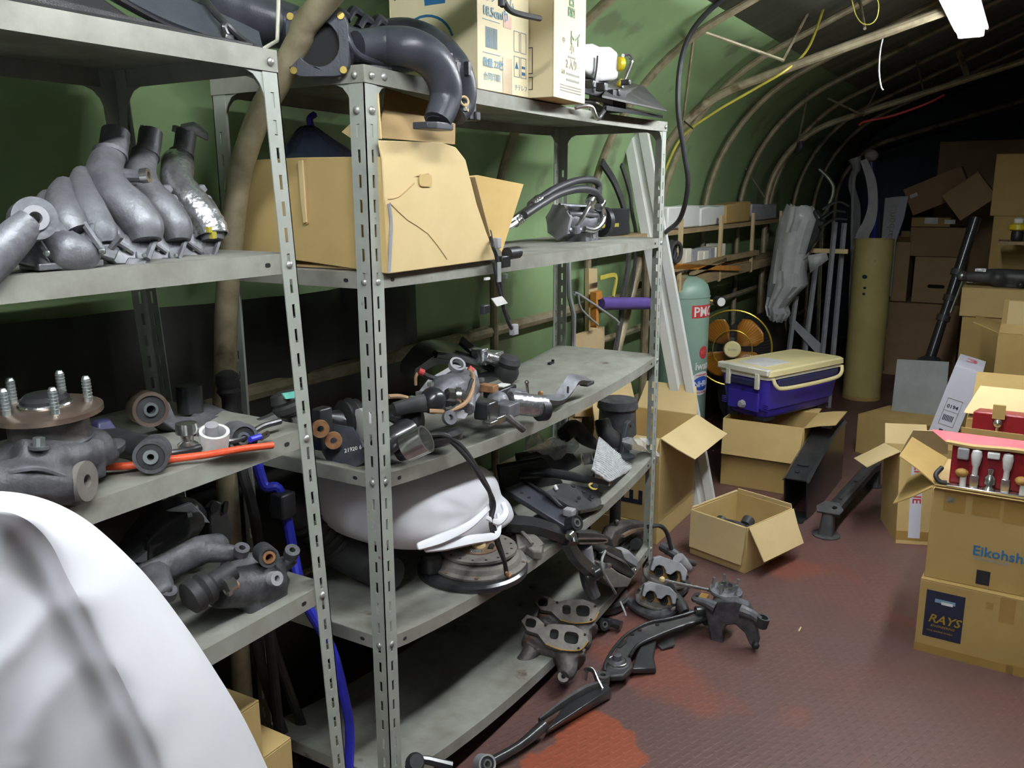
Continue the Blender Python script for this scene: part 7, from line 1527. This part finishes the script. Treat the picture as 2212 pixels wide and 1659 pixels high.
# ---- fourth shelf
def lowcast():
    z = zA(3)
    t = Thing('steering_knuckle', 'dark blue grey cast knuckle leaning on the fourth left shelf', 'knuckle', P(420, 1290, y=.05))
    kb = MB(); kb.tube([P(300, 1250, y=.10), P(360, 1225, y=.09), P(430, 1190, y=.08), P(480, 1170, y=.08)], [.026, .028, .03, .018], 12, 3, flat=.7)
    kb.tube([P(440, 1190, y=.07), P(490, 1195, y=.05), P(525, 1192, y=.04)], [.022, .018, .012], 10, 2); kb.tube([P(330, 1240, y=.08), P(345, 1275, y=.04), P(360, 1290, y=.02)], [.03, .026, .018], 10, 2); kb.tube([P(470, 1190, y=.09), P(485, 1172, y=.08), P(490, 1168, y=.08)], [.02, .014, .012], 8, 1)
    t.part('casting', kb, M_iron, remesh=.0045)
    for px, py in ((520, 1196), (362, 1288)): t.part('eye', MB().ring(.014, .006, .016, 16, frame(P(px, py, y=.025), (-.1, -.5, 1))), M_iron)
    t2 = Thing('steering_knuckle', 'dark knuckle with a rusty bolt lug and ball joint boot on the fourth left shelf', 'knuckle', P(540, 1300, y=.06))
    kb = MB(); kb.tube([P(470, 1275, y=.05), P(520, 1268, y=.06), P(580, 1255, y=.06), P(600, 1235, y=.06)], [.034, .04, .042, .03], 12, 3); kb.tube([P(480, 1235, y=.14), P(540, 1220, y=.12), P(600, 1210, y=.10)], [.02, .026, .02], 10, 3); kb.box(P(560, 1290, y=.06), (.10, .06, .03)); kb.tube([P(590, 1230, y=.06), P(620, 1215, y=.05), P(636, 1205, y=.04)], [.022, .016, .013], 10, 2)
    t2.part('casting', kb, M_iron, remesh=.0045)
    bush(t2, P(574, 1198, y=.045), (-.5, -1, .1), .020, .0075, .045, M_iron, M_ironr, M_copper, 'bolt_eye'); t2.part('rust_plate', MB().slab([P(582, 1180, y=.03), P(596, 1192, y=.03), P(602, 1210, y=.03), P(590, 1208, y=.03)], (0, .02, 0)), M_copper)
    t2.part('eye', MB().ring(.015, .006, .018, 16, frame(P(628, 1200, y=.03), (-.2, -.6, 1))), M_iron); t2.part('eye', MB().ring(.014, .006, .016, 16, frame(P(588, 1250, y=.01), (-.1, -1, .3))), M_dustgrey)
    t2.part('boot', MB().lathe([(.016, -.03), (.030, -.022), (.032, -.006), (.026, .0), (.031, .006), (.030, .018), (.020, .026), (.019, .07)], 20, frame(P(432, 1278, y=.03), (1, -.15, .25))), M_rub)
    t2.part('castle_nut', MB().lathe([(.012, 0), (.019, .002), (.018, .008), (.012, .010), (.012, .022), (.006, .023)], 8, frame(P(483, 1270, y=.0), (1, -.25, .15))), M_steel); t2.part('stud', MB().cyl(P(492, 1268, y=-.004), P(513, 1264, y=-.008), .0075, n=10), M_copper)
    t2.part('rust_web', MB().tube([P(500, 1262, y=.05), P(540, 1250, y=.05), P(570, 1242, y=.05)], .014, 8, 2), M_ironr)
    t3 = Thing('black_bracket', 'black bracket with a pale bare metal edge at the back of the fourth left shelf', 'bracket', P(400, 1200, y=.25))
    t3.part('body', MB().tube([P(270, 1210, y=.30), P(330, 1160, y=.28), P(390, 1120, y=.26), P(430, 1130, y=.25)], [.03, .05, .05, .03], 12, 3).box(P(360, 1190, y=.27), (.12, .06, .10)), M_blkpaint, remesh=.006)
    t3.part('bare_edge', MB().slab([P(365, 1105, y=.22), P(415, 1086, y=.22), P(440, 1110, y=.22), P(455, 1130, y=.22), P(430, 1128, y=.22), P(412, 1130, y=.22), P(425, 1108, y=.22)], (0, .012, 0)), M_dustgrey, bevel=.002); t3.part('bolt', MB().cyl(P(405, 1112, y=.215), P(415, 1110, y=.21), .006, n=8), M_zinc)
    t3.part('small_tab', MB().slab([P(285, 1215, y=.23), P(318, 1190, y=.23), P(318, 1215, y=.23)], (0, .01, 0)), M_dustgrey)
    t4 = Thing('mount_plate', 'dark rounded mount plate with two holes behind the castings', 'plate', P(480, 1200, y=.24))
    t4.part('plate', MB().slab([P(452, 1100, y=.24), P(470, 1082, y=.24), P(490, 1090, y=.24), P(498, 1120, y=.24), P(506, 1145, y=.24), P(498, 1180, y=.24), P(470, 1200, y=.24), P(455, 1160, y=.24)], (0, .02, 0)), M_blkdust, bevel=.004); t4.part('hole', MB().prism(circ(.012, 12), .003, facing(P(462, 1096, y=.238), (1, 0, 0), (0, 0, 1))), M_hole); t4.part('hole', MB().prism(rrect(.012, .026, .005), .003, facing(P(486, 1095, y=.238), (1, 0, -.3), (.3, 0, 1))), M_hole)
lowcast()
# ---- hoses and pipes standing between the racks, box below
def standing(pts, r, m, label, name='hose', cat='hose'): return single(name, label, cat, MB().tube(pts, r, 10, 5), m)
standing([P(555, 1000, y=.30), P(572, 1050, y=.28), P(600, 1055, y=.26), P(618, 1110, y=.25), P(635, 1200, y=.22), P(660, 1300, y=.18), P(715, 1400, y=.13), P(742, 1500, y=.12), P(756, 1600, y=.12), (-.05, .12, 0)], .012, M_bluehose, 'bright blue hose hanging down between the two racks')
single('hose_clamp', 'black clamp block on the blue hose between the racks', 'clamp', MB().box(P(612, 1090, y=.245), (.045, .04, .06)), M_blk, bevel=.005)
for i, (a, b) in enumerate((((590, 1390), (690, 1659)), ((560, 1420), (640, 1659)), ((520, 1000), (560, 1180)))):
    standing([V((P(*a, y=.40).x, .40, max(P(*a, y=.40).z, .3)+.2)), P(*a, y=.40), P(*b, y=.36), V((P(*b, y=.36).x+.02, .35, 0))], .013, M_rub, ['dark pole standing right of the lower left rack', 'dark pole second from the right under the left rack', 'dark upright pole behind the fourth left shelf'][i], 'pole', 'pole')
lowb = carton('cardboard box at the bottom edge below the left rack', (P(585, 1600, y=.12).x-.38, .10, 0), 2, .35, .30, P(545, 1520, y=.12).z, M_card, None)
carton('low cardboard box at the bottom edge right of the white bag', (P(585, 1640, y=.02).x+.01, .12, 0), 0, .14, .25, P(600, 1635, y=.1).z, M_card, None)
# ---- white plastic sheet over a bulky thing in the foreground
def bigbag():
    t = Thing('white_plastic_bag', 'large white plastic sheet bag covering something bulky in the near left corner', 'bag', (-1.15, -.6, 0))
    rnd = random.Random(2)
    def line(px, y): return spline([P(a, b, y=yy) for (a, b), yy in zip(px, y if isinstance(y, list) else [y]*len(px))], 5)
    S = line([(-420, 1230), (-200, 1110), (-60, 1070), (60, 1088), (180, 1140), (300, 1240), (400, 1365), (470, 1470), (530, 1570), (600, 1720)], -.50)
    R = line([(-420, 1260), (-220, 1150), (-90, 1105), (10, 1105), (85, 1160), (135, 1250), (190, 1350), (245, 1450), (300, 1560), (370, 1720)], [-.60, -.61, -.62, -.63, -.63, -.63, -.63, -.63, -.63, -.63])
    G = line([(-520, 1400), (-380, 1290), (-250, 1230), (-150, 1240), (-60, 1300), (0, 1400), (40, 1500), (90, 1600), (130, 1680), (190, 1800)], [-.64]*10)
    H = line([(-620, 1500), (-560, 1450), (-480, 1420), (-400, 1430), (-330, 1480), (-300, 1560), (-260, 1640), (-220, 1720), (-160, 1800), (-100, 1900)], [-.635]*10)
    K = [p+V((-.04, .16, -.10)) for p in S]; L_ = [p+V((-.10, .26, -.32)) for p in S]
    rows = []
    for i in range(len(S)):
        row = []
        chain = [L_[i], K[i], S[i]+V((0, .03, -.004)), S[i], lerp(S[i], R[i], .12)+V((.004, -.008, .004)), lerp(S[i], R[i], .5)+V((.012, -.012, .004)), R[i]+V((.006, -.008, 0)), lerp(R[i], G[i], .15)+V((-.002, .002, 0)), lerp(R[i], G[i], .5), G[i], lerp(G[i], H[i], .5), H[i]]
        for j, p in enumerate(chain):
            f = .0035*math.sin(i*1.1+j*1.7)+.003*math.sin(i*.53-j*.9) if j not in (3,) else 0
            f = 0 if j > 2 else f*.5
            row.append(p+V((f, f, f*.6)))
        fine = spline(row, 4)
        for k, p in enumerate(fine):
            a = min(max((k-16)/8, 0), 1)
            q = V((p.x*6+p.z*4, p.y*6, p.z*7-p.x*3))
            c = 1-abs(noise.noise(q*1.3)); d = noise.noise(q*2.6+V((7, 1, 3)))
            fine[k] = p+V((-.25, -.95, .1))*(a*(.0032*c**6+.0009*d))
        rows.append(fine)
    t.part('sheet', MB().sheet(rows), M_white, smooth=60, sub=1, solid=.0012)
    for pts in ([(150, 1250), (120, 1262), (100, 1275), (60, 1300)], [(140, 1300), (90, 1330), (70, 1350)], [(300, 1370), (230, 1400), (190, 1420)], [(120, 1500), (190, 1495), (240, 1515)]):
        pass
    t.part('core', MB().loft([[V((-1.28+.24*s*math.cos(k*math.pi/6), -.42+.09*s*math.sin(k*math.pi/6), z)) for k in range(12)] for z, s in ((0, 1), (.5, 1), (.80, .8), (1.0, .45))]), M_white)
bigbag()
# ---- added black sheet, painting in the shade on the wall behind the racks
def shadesheet():
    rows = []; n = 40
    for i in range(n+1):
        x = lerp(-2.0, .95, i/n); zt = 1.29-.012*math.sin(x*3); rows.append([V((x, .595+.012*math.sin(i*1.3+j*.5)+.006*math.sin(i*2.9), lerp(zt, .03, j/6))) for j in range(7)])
    single('shade_sheet', 'added black sheet standing in for shade on the wall behind both racks', 'sheet', MB().sheet(rows), mat('shade black', (.016, .016, .015), (.028, .025, .022), 6, .5), solid=.003, smooth=60)
shadesheet()
